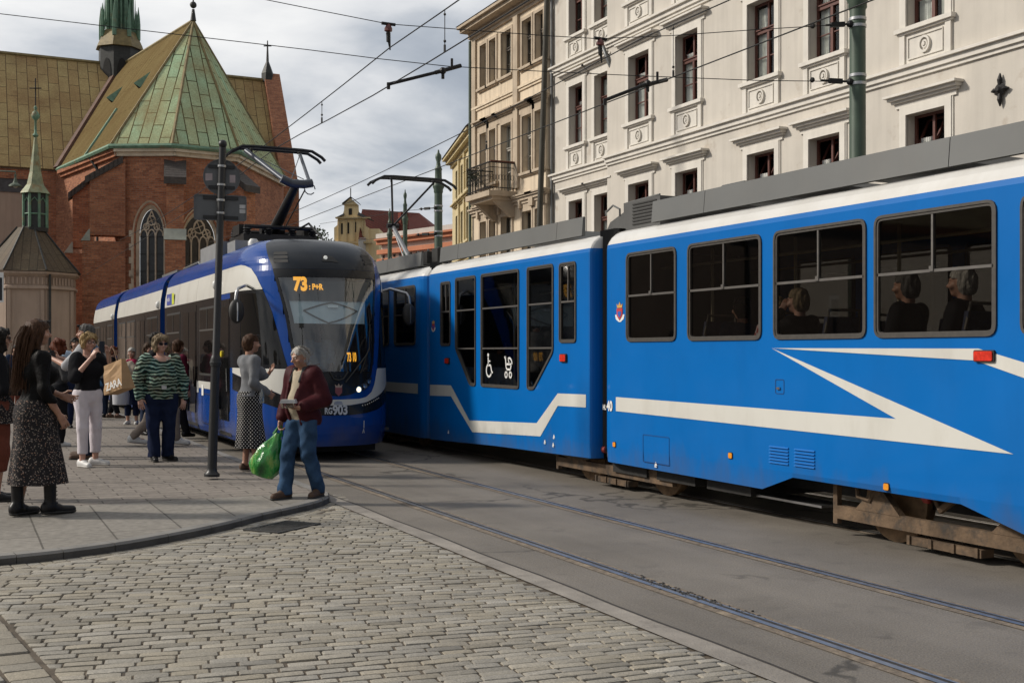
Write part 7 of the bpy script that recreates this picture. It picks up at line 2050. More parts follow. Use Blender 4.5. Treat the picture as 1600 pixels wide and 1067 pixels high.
def pattern(name, kind):
    t = NT(name); t.b.inputs['Roughness'].default_value = .85; t.b.inputs['Specular IOR Level'].default_value = .2
    if kind == 'dots':
        sc = t.n('ShaderNodeVectorMath', operation='SCALE'); sc.inputs['Scale'].default_value = 30; t.l(t.tc.outputs['UV'], sc.inputs[0])
        rt_ = t.n('ShaderNodeVectorRotate', rotation_type='Z_AXIS'); rt_.inputs['Angle'].default_value = .785; t.l(sc.outputs[0], rt_.inputs['Vector'])
        fr_ = t.n('ShaderNodeVectorMath', operation='FRACTION'); t.l(rt_.outputs[0], fr_.inputs[0]); sb = t.n('ShaderNodeVectorMath', operation='SUBTRACT'); t.l(fr_.outputs[0], sb.inputs[0]); sb.inputs[1].default_value = (.5, .5, 0)
        ln = t.n('ShaderNodeVectorMath', operation='LENGTH'); mu = t.n('ShaderNodeVectorMath', operation='MULTIPLY'); t.l(sb.outputs[0], mu.inputs[0]); mu.inputs[1].default_value = (1, 1, 0); t.l(mu.outputs[0], ln.inputs[0])
        c = t.ramp(ln.outputs['Value'], [(.2, (.55, .53, .5)), (.26, (.010, .010, .012))])
    elif kind == 'floral':
        v = t.n('ShaderNodeTexVoronoi'); v.inputs['Scale'].default_value = 62; nz = t.n('ShaderNodeTexNoise'); nz.inputs['Scale'].default_value = 40; t.l(t.tc.outputs['Object'], nz.inputs['Vector'])
        ad = t.n('ShaderNodeVectorMath', operation='MULTIPLY_ADD'); t.l(nz.outputs['Color'], ad.inputs[0]); ad.inputs[1].default_value = (.02, .02, .02); t.l(t.tc.outputs['Object'], ad.inputs[2]); t.l(ad.outputs[0], v.inputs['Vector'])
        k = t.ramp(v.outputs['Distance'], [(.24, (1, 1, 1)), (.36, (0, 0, 0))]); hue = t.ramp(t.noise(30, 1), [(.35, (.33, .26, .2)), (.5, (.22, .2, .19)), (.62, (.35, .22, .16))])
        c = t.mix(k, (.018, .016, .017), hue)
    elif kind == 'waves':
        w_ = t.n('ShaderNodeTexWave', bands_direction='Z'); w_.inputs['Scale'].default_value = 6.5; w_.inputs['Distortion'].default_value = 7; w_.inputs['Detail'].default_value = 2; w_.inputs['Detail Scale'].default_value = 1.1; t.l(t.tc.outputs['Object'], w_.inputs['Vector'])
        hue = t.ramp(t.noise(5, 2), [(.35, (.03, .17, .16)), (.5, (.09, .20, .12)), (.6, (.21, .2, .1)), (.7, (.03, .13, .17))])
        c = t.mix(t.ramp(w_.outputs['Fac'], [(.36, (0, 0, 0)), (.52, (1, 1, 1))]), (.014, .018, .018), hue); c = t.mix(t.ramp(w_.outputs['Fac'], [(.8, (0, 0, 0)), (.92, (1, 1, 1))]), c, (.32, .38, .33))
    elif kind == 'plaid':
        ch_ = t.n('ShaderNodeTexChecker'); ch_.inputs['Scale'].default_value = 22; t.l(t.tc.outputs['Object'], ch_.inputs['Vector']); c = t.mix(ch_.outputs['Fac'], (.35, .09, .09), (.5, .42, .42))
    elif kind == 'greenbag':
        c = t.ramp(t.noise(7, 5, .6, sc=(1, 1, .45)), [(.3, (.004, .05, .009)), (.45, (.012, .16, .02)), (.56, (.03, .27, .035)), (.66, (.2, .34, .06)), (.74, (.012, .13, .025))]); t.b.inputs['Roughness'].default_value = .22; t.b.inputs['Coat Weight'].default_value = .5; t.b.inputs['Specular IOR Level'].default_value = .6
    return t.out(c, t.bump(t.noise(30, 3), .4 if kind != 'greenbag' else .8, .01))


JEANB = cloth('blue denim', (.032, .066, .125), .85, .45, 6); JEAND = cloth('dark denim', (.018, .026, .05), .85, .25, 8); NAVY = cloth('navy trousers', (.012, .018, .045), .85); BLKC = cloth('black cloth', (.012, .012, .014)); WHTC = cloth('white denim', (.62, .57, .60), .85, .06)
LEATH = M('black leather', (.007, .0065, .0065), .5, 0, .2, 14, .6, 38, spec=.08); MAROON = cloth('maroon jacket', (.05, .011, .014), .6, .25, 10); KNITG = cloth('dark grey knit', (.05, .05, .052)); BEIGEK = cloth('beige knit', (.42, .36, .265), .9, .1, 18, 300, .5); GREYK = cloth('grey cardigan', (.165, .17, .18), .9, .12, 16, 300, .5)
WHSH = M('white trainers', (.6, .59, .57), .5, 0, .06, 12); BRSH = M('brown suede', (.075, .04, .022), .7, 0, .2, 14); BLSH = M('black leather shoes', (.009, .008, .008), .4, 0, .1, 10, spec=.3); SOLE = M('dark sole', (.03, .028, .025), .8); GUM = M('white sole', (.5, .48, .45), .6)
TEEG = cloth('pale grey tee', (.38, .38, .39)); BLUED = cloth('blue gilet', (.05, .13, .24)); TAUPE = cloth('taupe trousers', (.23, .19, .16)); RUSTC = cloth('rust brown trousers', (.14, .045, .03)); SHIRTB = cloth('pale blue shirt', (.34, .42, .52)); CREAM = cloth('cream jacket', (.36, .31, .25)); PINKC = cloth('raspberry scarf', (.32, .02, .07)); DKBL = cloth('dark blue tee', (.02, .03, .06)); BURG = cloth('burgundy coat', (.10, .012, .03)); GREYT = cloth('grey hoodie', (.16, .16, .165))
FLORAL = pattern('dark floral print', 'floral'); DOTS = pattern('black and white dots', 'dots'); WAVES = pattern('green wave print', 'waves'); PLAID = pattern('red plaid', 'plaid'); GBAG = pattern('green plastic carrier', 'greenbag')
H_DBR = hairmat('dark brown hair', (.06, .029, .015)); H_BLK = hairmat('black hair', (.012, .009, .007)); H_BLO = hairmat('blond hair', (.36, .25, .12)); H_GRY = hairmat('grey hair', (.38, .36, .33)); H_ASH = hairmat('ash blond hair', (.22, .165, .10)); H_RED = hairmat('auburn hair', (.105, .028, .012)); H_SAP = hairmat('salt and pepper hair', (.09, .085, .08)); H_BRN = hairmat('brown hair', (.05, .027, .014))
SHADE = M('dark lens', (.006, .006, .007), .08, 0, .05, 5); GFR = M('dark frame', (.012, .011, .011), .35)
FAIR = (.44, .245, .175); TAN = (.36, .19, .125); PALE_ = (.5, .29, .22); BROWN = (.27, .135, .085)
def PP(x, y): g = gnd(x, y, PH); return g
HANG = dict(elR=(.235, -.05, 1.13), elL=(-.235, -.05, 1.13))
CR = 'people standing and walking on the pavement'

# woman with long brown hair in the foreground, back half turned
p = Pose(1.765, True, .87, anR=(.075, .1, .1), knR=(.08, .06, .5), anL=(-.08, -.12, .1), knL=(-.085, -.04, .5), elR=(.2, -.04, 1.13), wrR=(.19, .12, .89), elL=(-.2, .08, 1.15), wrL=(-.06, .27, 1.06)); p.hyaw = -14; p.toe = {'R': 4, 'L': -14}
w1 = Person('woman with long brown hair, black leather jacket and long dark floral skirt, seen from behind', PP(56, 805), 62, p, TAN, vx=.012, dz=PH, group=CR, hands=((.7, None, None), (.7, None, None)))
w1.shirt(LEATH, 'jacket', .022, 1.0, .52, 1.43, fat=1.02, amp=.008, seed=3)
w1.skirt(FLORAL, .285, 1.03, .25, .135, .95, 9, .05, (.0, .03))
w1.shoes(BLSH, r=.045, ln=.24, boot=.25, sole=SOLE, name='boot')
w1.hair(H_DBR, [('c', np.array((0, -.05, -.0)), np.array((-.02, -.11, -.22)), .082, .085, .04, ((0, 1, 0), .6)), ('c', np.array((-.02, -.11, -.22)), np.array((-.025, -.135, -.47)), .085, .05, .04, ((0, 1, 0), .5)), ('c', np.array((.06, .0, -.0)), np.array((.055, -.03, -.2)), .034, .03, .03, None), ('c', np.array((-.07, .0, .0)), np.array((-.085, -.02, -.3)), .032, .028, .03, None)], cut=-.56, amp=.006, fr=60, side=1)
w1.glasses(GFR, SHADE, .1)
gl_ = [[(x, y, .06), (x * 1.25, y - .05, -.05), (x * 1.2 - .01, y - .085, -.25), (x * .9 - .02, y - .1, -.53)] for x, y in ((-.09, -.03), (-.06, -.08), (-.03, -.1), (.0, -.105), (.03, -.1), (.06, -.07), (.085, -.02))]
w1.strands(H_DBR, gl_, 190, .0045)
m = MB()
for sd in 'RL':
    a_ = p['an' + sd]; t_ = w1.toe(sd)
    for i in range(5): c = np.array((a_[0], a_[1], .1 + i * .035)) + t_ * (.05 - i * .002); m.tube([Vector(c + np.array((-.03, 0, 0))), Vector(c + np.array((.03, 0, .012)))], .004, 4)
m.build_local('bootlaces', BLKC, w1.root)

# curly-haired woman cut by the left edge
p = Pose(1.72, True, 1.0, elR=(.22, .04, 1.12), wrR=(.1, .26, 1.1), elL=(-.22, .03, 1.13), wrL=(-.1, .25, 1.12))
w0 = Person('woman with curly black hair and sunglasses at the left edge of the picture', PP(-4, 782), 85, p, TAN, lip=(.5, .03, .04), vx=.013, dz=PH, group=CR)
w0.shirt(BLKC, 'top', .02, 1.05, .8, seed=8); w0.skirt(FLORAL, .78, 1.08, .22, .13, .8, 7, .04, name='tunic'); w0.trousers(RUSTC, .02, .3, 1.15, .01); w0.shoes(BLSH, ln=.2, sole=SOLE)
w0.hair(H_BLK, [('e', np.array((sx * .07, -.03, z)), np.array((.07, .08, .07)), None, .03, False, None) for sx in (-1, 1) for z in (.05, -.05, -.11)] + [('e', np.array((0, -.07, -.03)), np.array((.1, .08, .13)), None, .03, False, None)], amp=.016, fr=55, side=1, cut=-.2); w0.glasses(GFR, SHADE)

# woman taking a picture
p = Pose(1.715, True, 1.02, elR=(.235, .11, 1.17), wrR=(.085, .27, 1.43), elL=(-.27, .12, 1.24), wrL=(-.15, .24, 1.49), anR=(.1, .05, .085), knR=(.1, .06, .5), anL=(-.13, -.04, .085), knL=(-.115, .0, .5), hpL=(-.09, 0, .93)); p.hyaw = 4; p.hpitch = -3; p.toe = {'R': 0, 'L': -35}
w2 = Person('blond woman in black top and white trousers holding up a phone to take a picture', PP(137, 728), 152, p, PALE_, (.42, .15, .14), (.2, .14, .08), vx=.012, dz=PH, group=CR, hands=((1.0, (-.3, .4, .85), (-.9, .1, .2)), (1.0, (.35, .35, .85), (.9, .2, .2))))
w2.shirt(BLKC, 'top', .03, .995, .12, 1.40, fat=1.3, amp=.006, seed=4); w2.trousers(WHTC, .014, .17, 1.05, .012, 1.01, .004); w2.shoes(WHSH, r=.046, ln=.21, sole=GUM)
w2.hair(H_BLO, [('e', np.array((0, -.02, .06)), np.array((.095, .11, .075)), None, .03, False, None), ('e', np.array((-.075, .0, -.02)), np.array((.028, .05, .07)), None, .02, False, None), ('e', np.array((.075, .0, -.02)), np.array((.028, .05, .07)), None, .02, False, None)], amp=.009, side=1, cut=-.11, front=.05); w2.glasses(GFR); w2.strands(H_BLO, [[(x, y, .12), (x * 1.5, y + .01, .06), (x * 1.75, y, -.08)] for x in (-.055, .055) for y in (-.04, .0, .04)] + [[(x, .03, .125), (x * 1.3, .085, .085), (x * 2.2, .08, .05)] for x in (-.03, .03)], 90, .004, spread=.016)
m = MB(); k = p.k; c = np.array((-.02, .33, 1.56)) * k; f = lambda u, v, d: Vector(c) + Vector((u, d, v)); m.prism(rrect(-.038, .038, -.075, .075, .01, 3), f, -.004, .004)
m.v = [tuple(w2.world(q)) for q in m.v]; ph = m.build('smartphone', BOXD); tag(ph, 'black smartphone held up in front of the blond woman', 'phone')
# paper shopping bag on her forearm
KRAFT = M('brown kraft paper', (.36, .225, .115), .85, 0, .1, 8, .3, 25)
bc = at(183, 589, 14.0); bg_ = thing('paper_bag', 'brown paper shopping bag with white lettering hanging from the arm of the blond woman', 'bag', bc)
ca, sa = math.cos(math.radians(-24)), math.sin(math.radians(-24)); U = rt * ca + Vector((0, 0, 1)) * -sa * -1; U = (rt * ca + Vector((0, 0, 1)) * .3 + Vector((ST, CT, 0)) * -.6).normalized(); V = Vector((0, 0, 1)); V = (V - U * V.dot(U)).normalized(); Nn = U.cross(V)
fb = lambda u, v, d: bc + U * u + V * v + Nn * d
m = MB(); w_, h_ = .175, .185; q = []
rows = []
for i, t_ in enumerate(np.linspace(0, 1, 7)):
    dd = .1 * (1 - t_ * .7); v = -h_ + 2 * h_ * t_; b = .008 * math.sin(i * 2.1); rows.append([fb(-w_, v, dd + b), fb(-w_ * .3, v + b, dd + b * 2), fb(w_ * .4, v - b, dd - b), fb(w_, v, dd), fb(w_ - .01 * t_, v, 0), fb(w_, v, -dd), fb(0, v, -dd - b), fb(-w_, v, -dd), fb(-w_ + .02, v, 0)])
m.grid(rows, True); m.poly(list(reversed(rows[0]))); m.build('bag_body', KRAFT, bg_)
m = MB()
for d in (.02, -.02): m.tube([fb(-.08, h_, d), fb(-.06, h_ + .13, d * .5), fb(-.0, h_ + .2, 0), fb(.05, h_ + .12, d * .5), fb(.07, h_, d)], .006, 5)
m.build('handle', M('brown cord', (.2, .12, .07), .8), bg_)
text('lettering', 'ZARA', .13, fb(-.1, -.15, .112), U, V, WHT, bg_, .004, .003, sx=.9)

# bearded-age man with camera behind her
p = Pose(1.86, False, 1.05, elR=(.24, .16, 1.22), wrR=(.12, .4, 1.3), elL=(-.24, .18, 1.2), wrL=(-.08, .43, 1.3), anR=(.14, .05, .085), anL=(-.2, -.08, .085), knR=(.13, .07, .5), knL=(-.16, -.01, .5)); p.toe = {'R': 10, 'L': -15}
m3 = Person('tall grey-haired man with pale tee, blue gilet and camera behind the blond woman', PP(136, 715), -72, p, FAIR, vx=.014, dz=PH, group=CR, hands=((.9, None, (-.6, 0, .4)), (.9, None, (.6, 0, .4))))
m3.shirt(TEEG, 'tee', .018, .95, .0, fat=1.3, seed=6); m3.shirt(BLUED, 'gilet', .034, .93, -1, 1.40, fat=.5, seed=7); m3.trousers(JEAND, .018, .05, 1.1, .02); m3.shoes(BRSH, r=.05, ln=.24, sole=SOLE); m3.hair(H_SAP, amp=.005)
m3.glasses(GFR, SHADE, .1)
m = MB(); k = p.k; c = Vector(np.array((.02, .46, 1.33)) * k); m.box(c.x - .07, c.x + .07, c.y - .03, c.y + .04, c.z - .045, c.z + .045); m.box(c.x - .025, c.x + .025, c.y - .03, c.y + .03, c.z + .045, c.z + .075); m.lathe([(.036, 0), (.036, .05), (.042, .055), (.042, .1), (.03, .1), (.028, .08)], c + Vector((-.01, .04, -.005)), 14, axis=(0, 1, 0))
m.v = [tuple(m3.world(q)) for q in m.v]; cm = m.build('camera', BLKM); tag(cm, 'black camera with lens held by the man behind the blond woman', 'camera')

# auburn-haired woman further back
p = Pose(1.66, True, 1.1, elR=(.22, .03, 1.12), wrR=(.16, .24, 1.16))
w4 = Person('woman with curly auburn hair in dark clothes behind the man with the camera', PP(92, 697), 70, p, PALE_, vx=.015, dz=PH, group=CR); w4.shirt(KNITG, 'top', .022, .9, 1.0, seed=9); w4.trousers(BLKC, .02); w4.shoes(WHSH, sole=GUM)
w4.hair(H_RED, [('e', np.array((sx * .065, -.02, z)), np.array((.06, .08, .07)), None, .03, False, None) for sx in (-1, 1) for z in (.07, -.01, -.07)] + [('e', np.array((0, -.07, .03)), np.array((.09, .07, .11)), None, .03, False, None)], amp=.014, fr=60, side=1, cut=-.14)

# heavy woman in green print blouse
p = Pose(1.70, True, 1.3, elR=(.31, -.02, 1.12), wrR=(.29, .06, .88), elL=(-.31, -.03, 1.12), wrL=(-.3, .04, .87), shR=(.19, -.01, 1.40), shL=(-.19, -.01, 1.40), anR=(.09, .03, .085), anL=(-.1, -.03, .085), hpR=(.11, 0, .93), hpL=(-.11, 0, .93), knR=(.11, .02, .5), knL=(-.11, .02, .5)); p.hyaw = 8; p.hpitch = -4; p.toe = {'R': 5, 'L': -30}
w5 = Person('stout woman with sunglasses, green wave-print blouse and navy trousers facing the camera', PP(251, 720), 168, p, PALE_, (.4, .14, .13), vx=.012, dz=PH, group=CR, jaw=1.12, hands=((.6, None, (-.3, -.9, 0)), (.6, None, (.3, -.9, 0))))
w5.shirt(WAVES, 'blouse', .036, .86, .93, 1.37, .03, 1.35, .008, seed=10); w5.trousers(NAVY, .018, .06, 1.18, .028, .93, .007); w5.shoes(BLSH, r=.046, ln=.2, sole=SOLE)
w5.hair(H_ASH, [('e', np.array((sx * .075, -.01, z)), np.array((.035, .07, .07)), None, .03, False, None) for sx in (-1, 1) for z in (.02, -.05)] + [('e', np.array((0, -.02, .06)), np.array((.098, .115, .08)), None, .03, False, None)], amp=.009, side=1, cut=-.13, front=.048); w5.glasses(GFR, SHADE); w5.strands(H_ASH, [[(x, y, .12), (x * 1.5, y + .01, .06), (x * 1.85, y, -.1)] for x in (-.055, .055) for y in (-.04, .0, .04)] + [[(x, .03, .125), (x * 1.3, .09, .085), (x * 2.2, .08, .045)] for x in (-.03, .02, .035)], 110, .004, spread=.018)
m = MB(); kk = p.k
nk, ch0 = p['neck'], p['chest']
m.tube([(nk[0] + sx * .06, nk[1] + .06, nk[2] - .02) if False else (sx * .07, .08, 1.42 * kk) for sx in (1,)] + [(.04, .17, 1.28 * kk), (.0, .2, 1.1 * kk), (-.04, .17, 1.28 * kk), (-.07, .08, 1.42 * kk)], .005, 5); m.box(-.035, .03, .2, .207, 1.0 * kk, 1.1 * kk); m.build_local('lanyard', [STK], w5.root)

# man and woman behind her
p = Pose(1.78, False, 1.0, anR=(.1, .3, .12), knR=(.1, .28, .52), anL=(-.09, -.32, .14), knL=(-.09, -.02, .5), elR=(.23, -.2, 1.15), wrR=(.2, -.2, .9), elL=(-.23, .08, 1.14), wrL=(-.2, .3, 1.0))
m6 = Person('dark-haired person with white trainers striding behind the stout woman', PP(243, 696), 88, p, FAIR, vx=.016, dz=PH, group=CR); m6.shirt(BLKC, 'top', .02, .9, 1.0, seed=12); m6.trousers(TAUPE, .016); m6.shoes(WHSH, r=.048, ln=.22, sole=GUM); m6.hair(H_BLK)
p = Pose(1.63, True, 1.0); w7 = Person('brown-haired woman almost hidden behind the stout woman', PP(231, 679), 140, p, FAIR, vx=.017, dz=PH, group=CR); w7.shirt(BLKC, 'top', .02, .88, 1.0, seed=13); w7.trousers(JEAND, .016); w7.shoes(BLSH); w7.hair(H_BRN, [('e', np.array((0, -.05, -.03)), np.array((.1, .07, .13)), None, .03, False, None)], amp=.01, side=1, cut=-.2)
# grey-haired woman with raspberry scarf
p = Pose(1.56, True, 1.12, elL=(-.25, .05, 1.14), wrL=(-.2, .2, 1.05)); w8 = Person('grey-haired woman with raspberry scarf, cream jacket and navy skirt by the tram', PP(206, 663), 195, p, FAIR, vx=.016, dz=PH, group=CR)
w8.shirt(CREAM, 'jacket', .025, .95, .9, seed=14); w8.skirt(NAVY, .45, 1.0, .25, .14, .8, 8, .04); w8.trousers(NAVY, .014, .2); w8.shoes(WHSH, sole=GUM); w8.hair(H_GRY, amp=.006); w8.wear('scarf', [Cn(w8.p['neck'] + (-.07, .07, -.02), w8.p['waist'] + (-.1, .13, .02), .032, .03), Cn(w8.p['neck'] + (.07, .06, -.02), w8.p['neck'] + (-.07, .06, -.02), .04)], PINKC, None, .004)
m = MB(); c = at(189, 617, 23.0); m.lathe([(.1, -.2), (.16, -.19), (.17, 0), (.13, .18), (.03, .22)], c, 10); bgw = m.build('carrier_bag', M('white carrier bag', (.42, .42, .45), .5, 0, .1, 9, .4, 20), smooth=50); tag(bgw, 'pale carrier bag hanging beside the woman with the raspberry scarf', 'bag')
# dark figure with auburn hair
p = Pose(1.6, True, 1.05, anR=(.09, .12, .085), anL=(-.09, -.1, .085)); w9 = Person('small far woman with auburn hair dressed all in black near the tram', PP(177, 653), 100, p, FAIR, vx=.017, dz=PH, group=CR); w9.shirt(BLKC, 'top', .025, .9, 1.0, seed=15); w9.trousers(BLKC, .016, .12); w9.shoes(BRSH); w9.hair(H_RED, amp=.008)
# far man at the left
p = Pose(1.65, False, 1.05); m10 = Person('far short-haired man in dark blue tee behind the long-haired woman', PP(23, 641), 150, p, TAN, vx=.017, dz=PH, group=CR); m10.shirt(DKBL, 'tee', .02, .9, .1, fat=1.25, seed=16); m10.trousers(RUSTC, .016); m10.shoes(WHSH); m10.hair(H_SAP, grow=.006)
p = Pose(1.6, True, 1.05, elR=(.2, .05, 1.12), wrR=(.1, .22, 1.1)); w11 = Person('far woman in cream jacket hidden behind the long-haired woman', PP(40, 655), 90, p, TAN, vx=.017, dz=PH, group=CR); w11.shirt(CREAM, 'jacket', .02, .88, 1.0, seed=17); w11.trousers(BLKC, .016); w11.shoes(WHSH); w11.hair(H_BRN)
p = Pose(1.7, False, 1.0); m14 = Person('far man in grey hoodie in the gap between the blond and the stout woman', PP(158, 652), 20, p, FAIR, vx=.018, dz=PH, group=CR); m14.shirt(GREYT, 'hoodie', .025, .9, 1.0, seed=41); m14.trousers(JEAND, .016); m14.shoes(BLSH); m14.hair(H_BRN)
p = Pose(1.62, True, 1.05); w15 = Person('far woman in raspberry top beside the tram, left of the sign pole', PP(287, 668), -30, p, FAIR, vx=.018, dz=PH, group=CR); w15.shirt(PINKC, 'top', .02, .9, .6, seed=42); w15.trousers(BLKC, .016); w15.shoes(WHSH); w15.hair(H_BLK)
p = Pose(1.75, False, 1.0); m16 = Person('far dark-haired man in pale blue shirt between the auburn woman and the blond woman', PP(117, 668), 160, p, TAN, vx=.018, dz=PH, group=CR); m16.shirt(SHIRTB, 'shirt', .02, .9, .9, seed=43); m16.trousers(NAVY, .016); m16.shoes(BLSH); m16.hair(H_BLK)
# person boarding the tram
p = Pose(1.68, True, 1.05, anR=(.09, .12, .1), anL=(-.09, -.1, .085)); gx = (3.38, 20.35); w12 = Person('person in long burgundy coat at the middle door of the navy tram', gx, 55, p, FAIR, vx=.015, dz=PH, group=CR); w12.shirt(BURG, 'coat', .03, .62, 1.0, seed=18); w12.trousers(BLKC, .016); w12.shoes(BLSH); w12.hair(H_DBR)

# woman with dotted skirt
p = Pose(1.69, True, .9, elR=(.2, -.06, 1.13), wrR=(.15, .17, 1.0), elL=(-.23, .09, 1.16), wrL=(-.14, .32, 1.22), anR=(.075, .03, .1), anL=(-.08, -.03, .1)); p.hyaw = -8; p.toe = {'R': 0, 'L': -10}
w13 = Person('woman in grey cardigan and black skirt with white dots standing beside the tram front', PP(391, 736), 62, p, TAN, vx=.012, dz=PH, group=CR, hands=((.8, None, None), (.5, (.1, .6, .6), (0, .3, 1))))
w13.shirt(GREYK, 'cardigan', .02, .95, .93, 1.44, fat=1.12, amp=.006, seed=19); w13.skirt(DOTS, .3, 1.02, .205, .138, .85, 10, .06, (.0, .02)); w13.shoes(BRSH, r=.036, ln=.21, sole=SOLE, name='sandal')
w13.hair(H_DBR, [('e', np.array((0, -.075, .0)), np.array((.07, .06, .075)), None, .02, False, None)], grow=.012, amp=.005); w13.glasses(GFR, SHADE, .105); w13.strands(H_DBR, [[(x, .03, .115), (x * 1.4, -.04, .06), (x * 1.3, -.1, -.02)] for x in (-.06, -.03, .03, .06)], 70, .004, spread=.014)
m = MB(); m.lathe([(.028, 0), (.03, .01), (.03, .12), (.012, .15), (.012, .17)], at(409, 622, 13.6) + Vector((0, 0, -.06)), 12); bo_ = m.build('bottle', GL_SC, smooth=50); tag(bo_, 'small clear bottle in the hand of the woman in grey cardigan', 'bottle')

# old man with green bag
p = Pose(1.54, False, 1.08, head=(0, .055, 1.61), neck=(0, .01, 1.46), elL=(-.27, -.06, 1.12), wrL=(-.17, .21, 1.04), elR=(.255, .0, 1.13), wrR=(.24, .12, .89), anR=(.1, .19, .085), knR=(.1, .15, .5), anL=(-.1, -.14, .085), knL=(-.1, .02, .49), hpR=(.09, .0, .93)); p.hyaw = -10; p.hpitch = -14; p.toe = {'R': -4, 'L': -20}
om = Person('old man in maroon jacket and blue jeans carrying a green plastic bag', PP(474, 777), -134, p, TAN, (.3, .12, .1), (.3, .27, .24), vx=.0105, dz=PH, group=CR, nose=1.35, hands=((1.25, (0, .15, -1), (-1, 0, 0)), (.75, (.25, .95, .05), (.35, .1, .9))))
om.shirt(BEIGEK, 'sweater', .02, .88, .5, 1.45, .03, 1.0, .004, seed=20)
def open_front(G, F):
    kk = om.p.k; x = G[..., 0] - .0; wd = .062 * kk + np.maximum(0, G[..., 2] / kk - 1.2) * .12
    g = np.maximum(np.abs(x) - wd, -(G[..., 1] - .02)); return np.maximum(F, -g)
om.shirt(MAROON, 'jacket', .04, .83, .86, 1.42, .03, 1.22, .0055, open_front, seed=21)
kk = p.k
om.wear('collar', [Cn(p['neck'] + np.array((sx * .075, .04, .01)) * kk, p['neck'] + np.array((sx * .03, -.07, .035)) * kk, .024 * kk) for sx in (-1, 1)] + [Cn(p['neck'] + np.array((sx * .08, .05, .0)) * kk, p['neck'] + np.array((sx * .075, .13, -.13)) * kk, .022 * kk, .016 * kk) for sx in (-1, 1)], KNITG, None, .003)
for sd in 'RL':
    a, b = p['el' + sd], p['wr' + sd]; om.wear('cuff', [Cn(a + (b - a) * .82, a + (b - a) * .97, .043 * kk, .038 * kk)], KNITG, None, .002)
om.trousers(JEANB, .021, .045, 1.0, .02, .9, .006, seed=22); om.shoes(BRSH, r=.052, ln=.225, sole=SOLE)
om.hair(H_GRY, grow=.009, amp=.007, fr=80, front=.0, low=.06)
om.strands(H_GRY, [[(x, -.02, .125), (x * 1.35, -.08, .07), (x * 1.3, -.115, -.02)] for x in (-.06, -.03, 0, .03, .06)] + [[(x, .03, .11), (x * 1.25, .0, .05), (x * 1.25, -.03, -.02)] for x in (-.075, .075)], 130, .0038, spread=.014)
# his green carrier bag and the plastic box
hd = om.world(p['wrR'] + np.array((0, .02, -.09)) * kk)
bx = hd + Vector((0, 0, -.02)); gb = thing('plastic_bag', 'bulging green plastic carrier bag hanging from the hand of the old man', 'bag', bx)
def bagpt(u, t_):                                # u around, t_ from the handles down
    ax_b = Vector((0, 0, -1)) + rt * -.32; ax_b.normalize(); s1 = (rt + Vector((0, 0, 1)) * -.32).normalized(); s2 = s1.cross(ax_b)
    w_ = interp([(0, .03), (.14, .055), (.3, .11), (.6, .15), (.85, .155), (1.0, .11)], t_); d_b = interp([(0, .025), (.3, .07), (.7, .1), (1.0, .05)], t_)
    cr = 1 + .07 * math.sin(5 * u + 6 * t_) + .05 * math.sin(9 * u - 11 * t_) + .03 * math.sin(17 * u + 4)
    return bx + ax_b * (.04 + .47 * t_) + s1 * (w_ * cr * math.cos(u) - .03 * t_) + s2 * (d_b * cr * math.sin(u))
m = MB(); R2 = [[bagpt(2 * math.pi * j / 40, i / 18) for j in range(40)] for i in range(19)]; m.grid(R2, True); i = m.add([bagpt(0, 1) * .5 + bagpt(math.pi, 1) * .5 + Vector((0, 0, -.02))]); b0 = 18 * 40
for j in range(40): m.face((b0 + j, b0 + (j + 1) % 40, i))
m.build('bag_body', GBAG, gb, 60)
m = MB()
for sx in (-1, 1): m.tube([bagpt(0 if sx > 0 else math.pi, .05), bx + rt * sx * .018 + Vector((0, 0, .02)), bx + Vector((0, 0, .05))], [.02, .012, .012], 6)
m.build('handle', M('green film', (.03, .2, .04), .3, 0, .3, 20), gb)
hl = om.world(p['wrL'] + np.array((.05, .13, .035)) * kk); CLEAR = glassmat('clear plastic', (.8, .82, .83), rough=.1)
pb = thing('plastic_box', 'clear plastic food box held by the old man', 'food box', hl); m = MB(); f = lambda u, v, d: hl + rt * u + Vector((0, 0, v)) + Vector((-ST, -CT, 0)) * d
m.hexa([f(a, b, c) for b, s_ in ((-.03, .8), (.02, 1)) for a, c in ((-.075 * s_, -.05), (.075 * s_, -.05), (.075 * s_, .05), (-.075 * s_, .05))]); m.build('tub', CLEAR, pb); m = MB(); m.hexa([f(a, b, c) for b, s_ in ((.02, 1.08), (.055, .9)) for a, c in ((-.075 * s_, -.055), (.075 * s_, -.055), (.075 * s_, .055), (-.075 * s_, .055))]); m.build('lid', M('frosted lid', (.5, .5, .5), .3), pb); m = MB(); r = random.Random(6)
for i in range(8): m.sphere(f(r.uniform(-.05, .05), r.uniform(-.02, .01), r.uniform(-.03, .03)), .016, 6, 5)
m.build('food', M('pastry crumbs', (.3, .22, .17), .8, 0, .3, 40), pb)

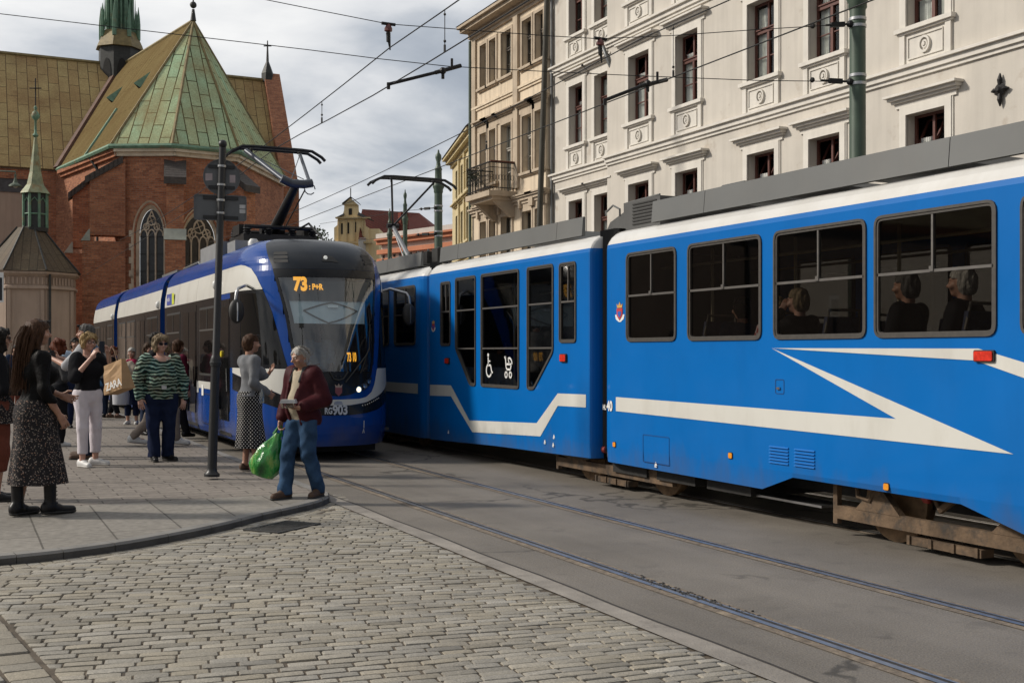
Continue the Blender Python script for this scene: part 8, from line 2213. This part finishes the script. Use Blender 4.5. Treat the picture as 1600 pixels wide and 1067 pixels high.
# people inside the trams
SIT = dict(pelvis=(0, 0, .52), waist=(0, 0, .67), chest=(0, .0, .85), neck=(0, 0, 1.03), head=(0, .03, 1.195), hpR=(.085, .02, .5), hpL=(-.085, .02, .5), knR=(.1, .43, .5), knL=(-.1, .43, .5), anR=(.1, .45, .085), anL=(-.1, .45, .085), shR=(.175, -.01, .99), shL=(-.175, -.01, .99), elR=(.22, .06, .72), elL=(-.22, .06, .72), wrR=(.14, .28, .64), wrL=(-.14, .28, .64))
def heading(loc, dx, dy):
    """turn value for a body facing the street direction (dx, dy)"""
    ray = math.atan2(loc[0] * CT - loc[1] * ST, loc[0] * ST + loc[1] * CT); return math.degrees(math.atan2(dx * CT - dy * ST, dx * ST + dy * CT) - ray)
def rider(label, x, y, p_, floor, dirn, shirt, hair, tone=FAIR, stand=False, h=1.72, fem=False, **kw):
    s = side(x, y, p_)[0]; J = dict(SIT) if not stand else {}; J.update(kw); ps = Pose(h, fem, 1.0, **J); loc = (p_, s)
    o = Person(label, loc, heading(loc, *dirn), ps, tone, vx=.015, dz=floor, group='passengers seen through the tram windows')
    o.shirt(shirt, 'top', .02, .46 if not stand else .9, 1.0, 1.44, seed=int(x)); o.trousers(JEAND, .014, .06, 1.05, .01, .6 if not stand else 1.03); o.shoes(BLSH)
    if hair: o.hair(hair, amp=.006)
    return o
rider('short-haired grey man seated in the largest near window of the blue tram', 1420, 470, 7.0, .9, (-.3, 1), BLKC, H_SAP, TAN)
rider('grey-haired man in dark suit seated at the right end of the largest near window', 1508, 470, 7.0, .9, (-.35, 1), BLKC, H_GRY, FAIR)
rider('man with hand raised to his face in the third window of the blue tram', 1250, 488, 7.1, .84, (-.3, 1), BLKC, H_ASH, PALE_, wrL=(-.07, .16, 1.1), elL=(-.22, .2, .85))
rider('person in red plaid shirt at the left edge of the third window', 1214, 498, 7.1, .78, (0, 1), PLAID, H_ASH, PALE_)
rider('dark-haired passenger in navy hoodie behind the second window', 1160, 495, 7.1, .8, (.2, 1), DKBL, H_BLK, TAN)
rider('passenger in grey hoodie standing behind the wheelchair sign', 782, 566, 7.4, .2, (1, .3), GREYT, H_BLK, FAIR, True, 1.55)
rider('passenger in grey jumper standing behind the slanted window', 838, 545, 7.2, .38, (.5, 1), GREYT, H_BRN, FAIR, True, 1.7)
dl = (5.0, 17.3); dr = Pose(1.75, False, 1.0, **SIT); drv = Person('tram driver in pale blue shirt at the controls of the navy tram', dl, heading(dl, 0, -1), dr, PALE_, vx=.014, dz=.68, group='people inside the trams'); drv.shirt(cloth('bright blue-white shirt', (.55, .63, .72)), 'shirt', .02, .46, .5, 1.44, seed=33); drv.trousers(NAVY, .014, .06, 1.05, .01, .6); drv.shoes(BLSH); drv.hair(H_BRN)
for o in bpy.data.objects:
    if o.get('group') == 'people inside the trams': del o['group']
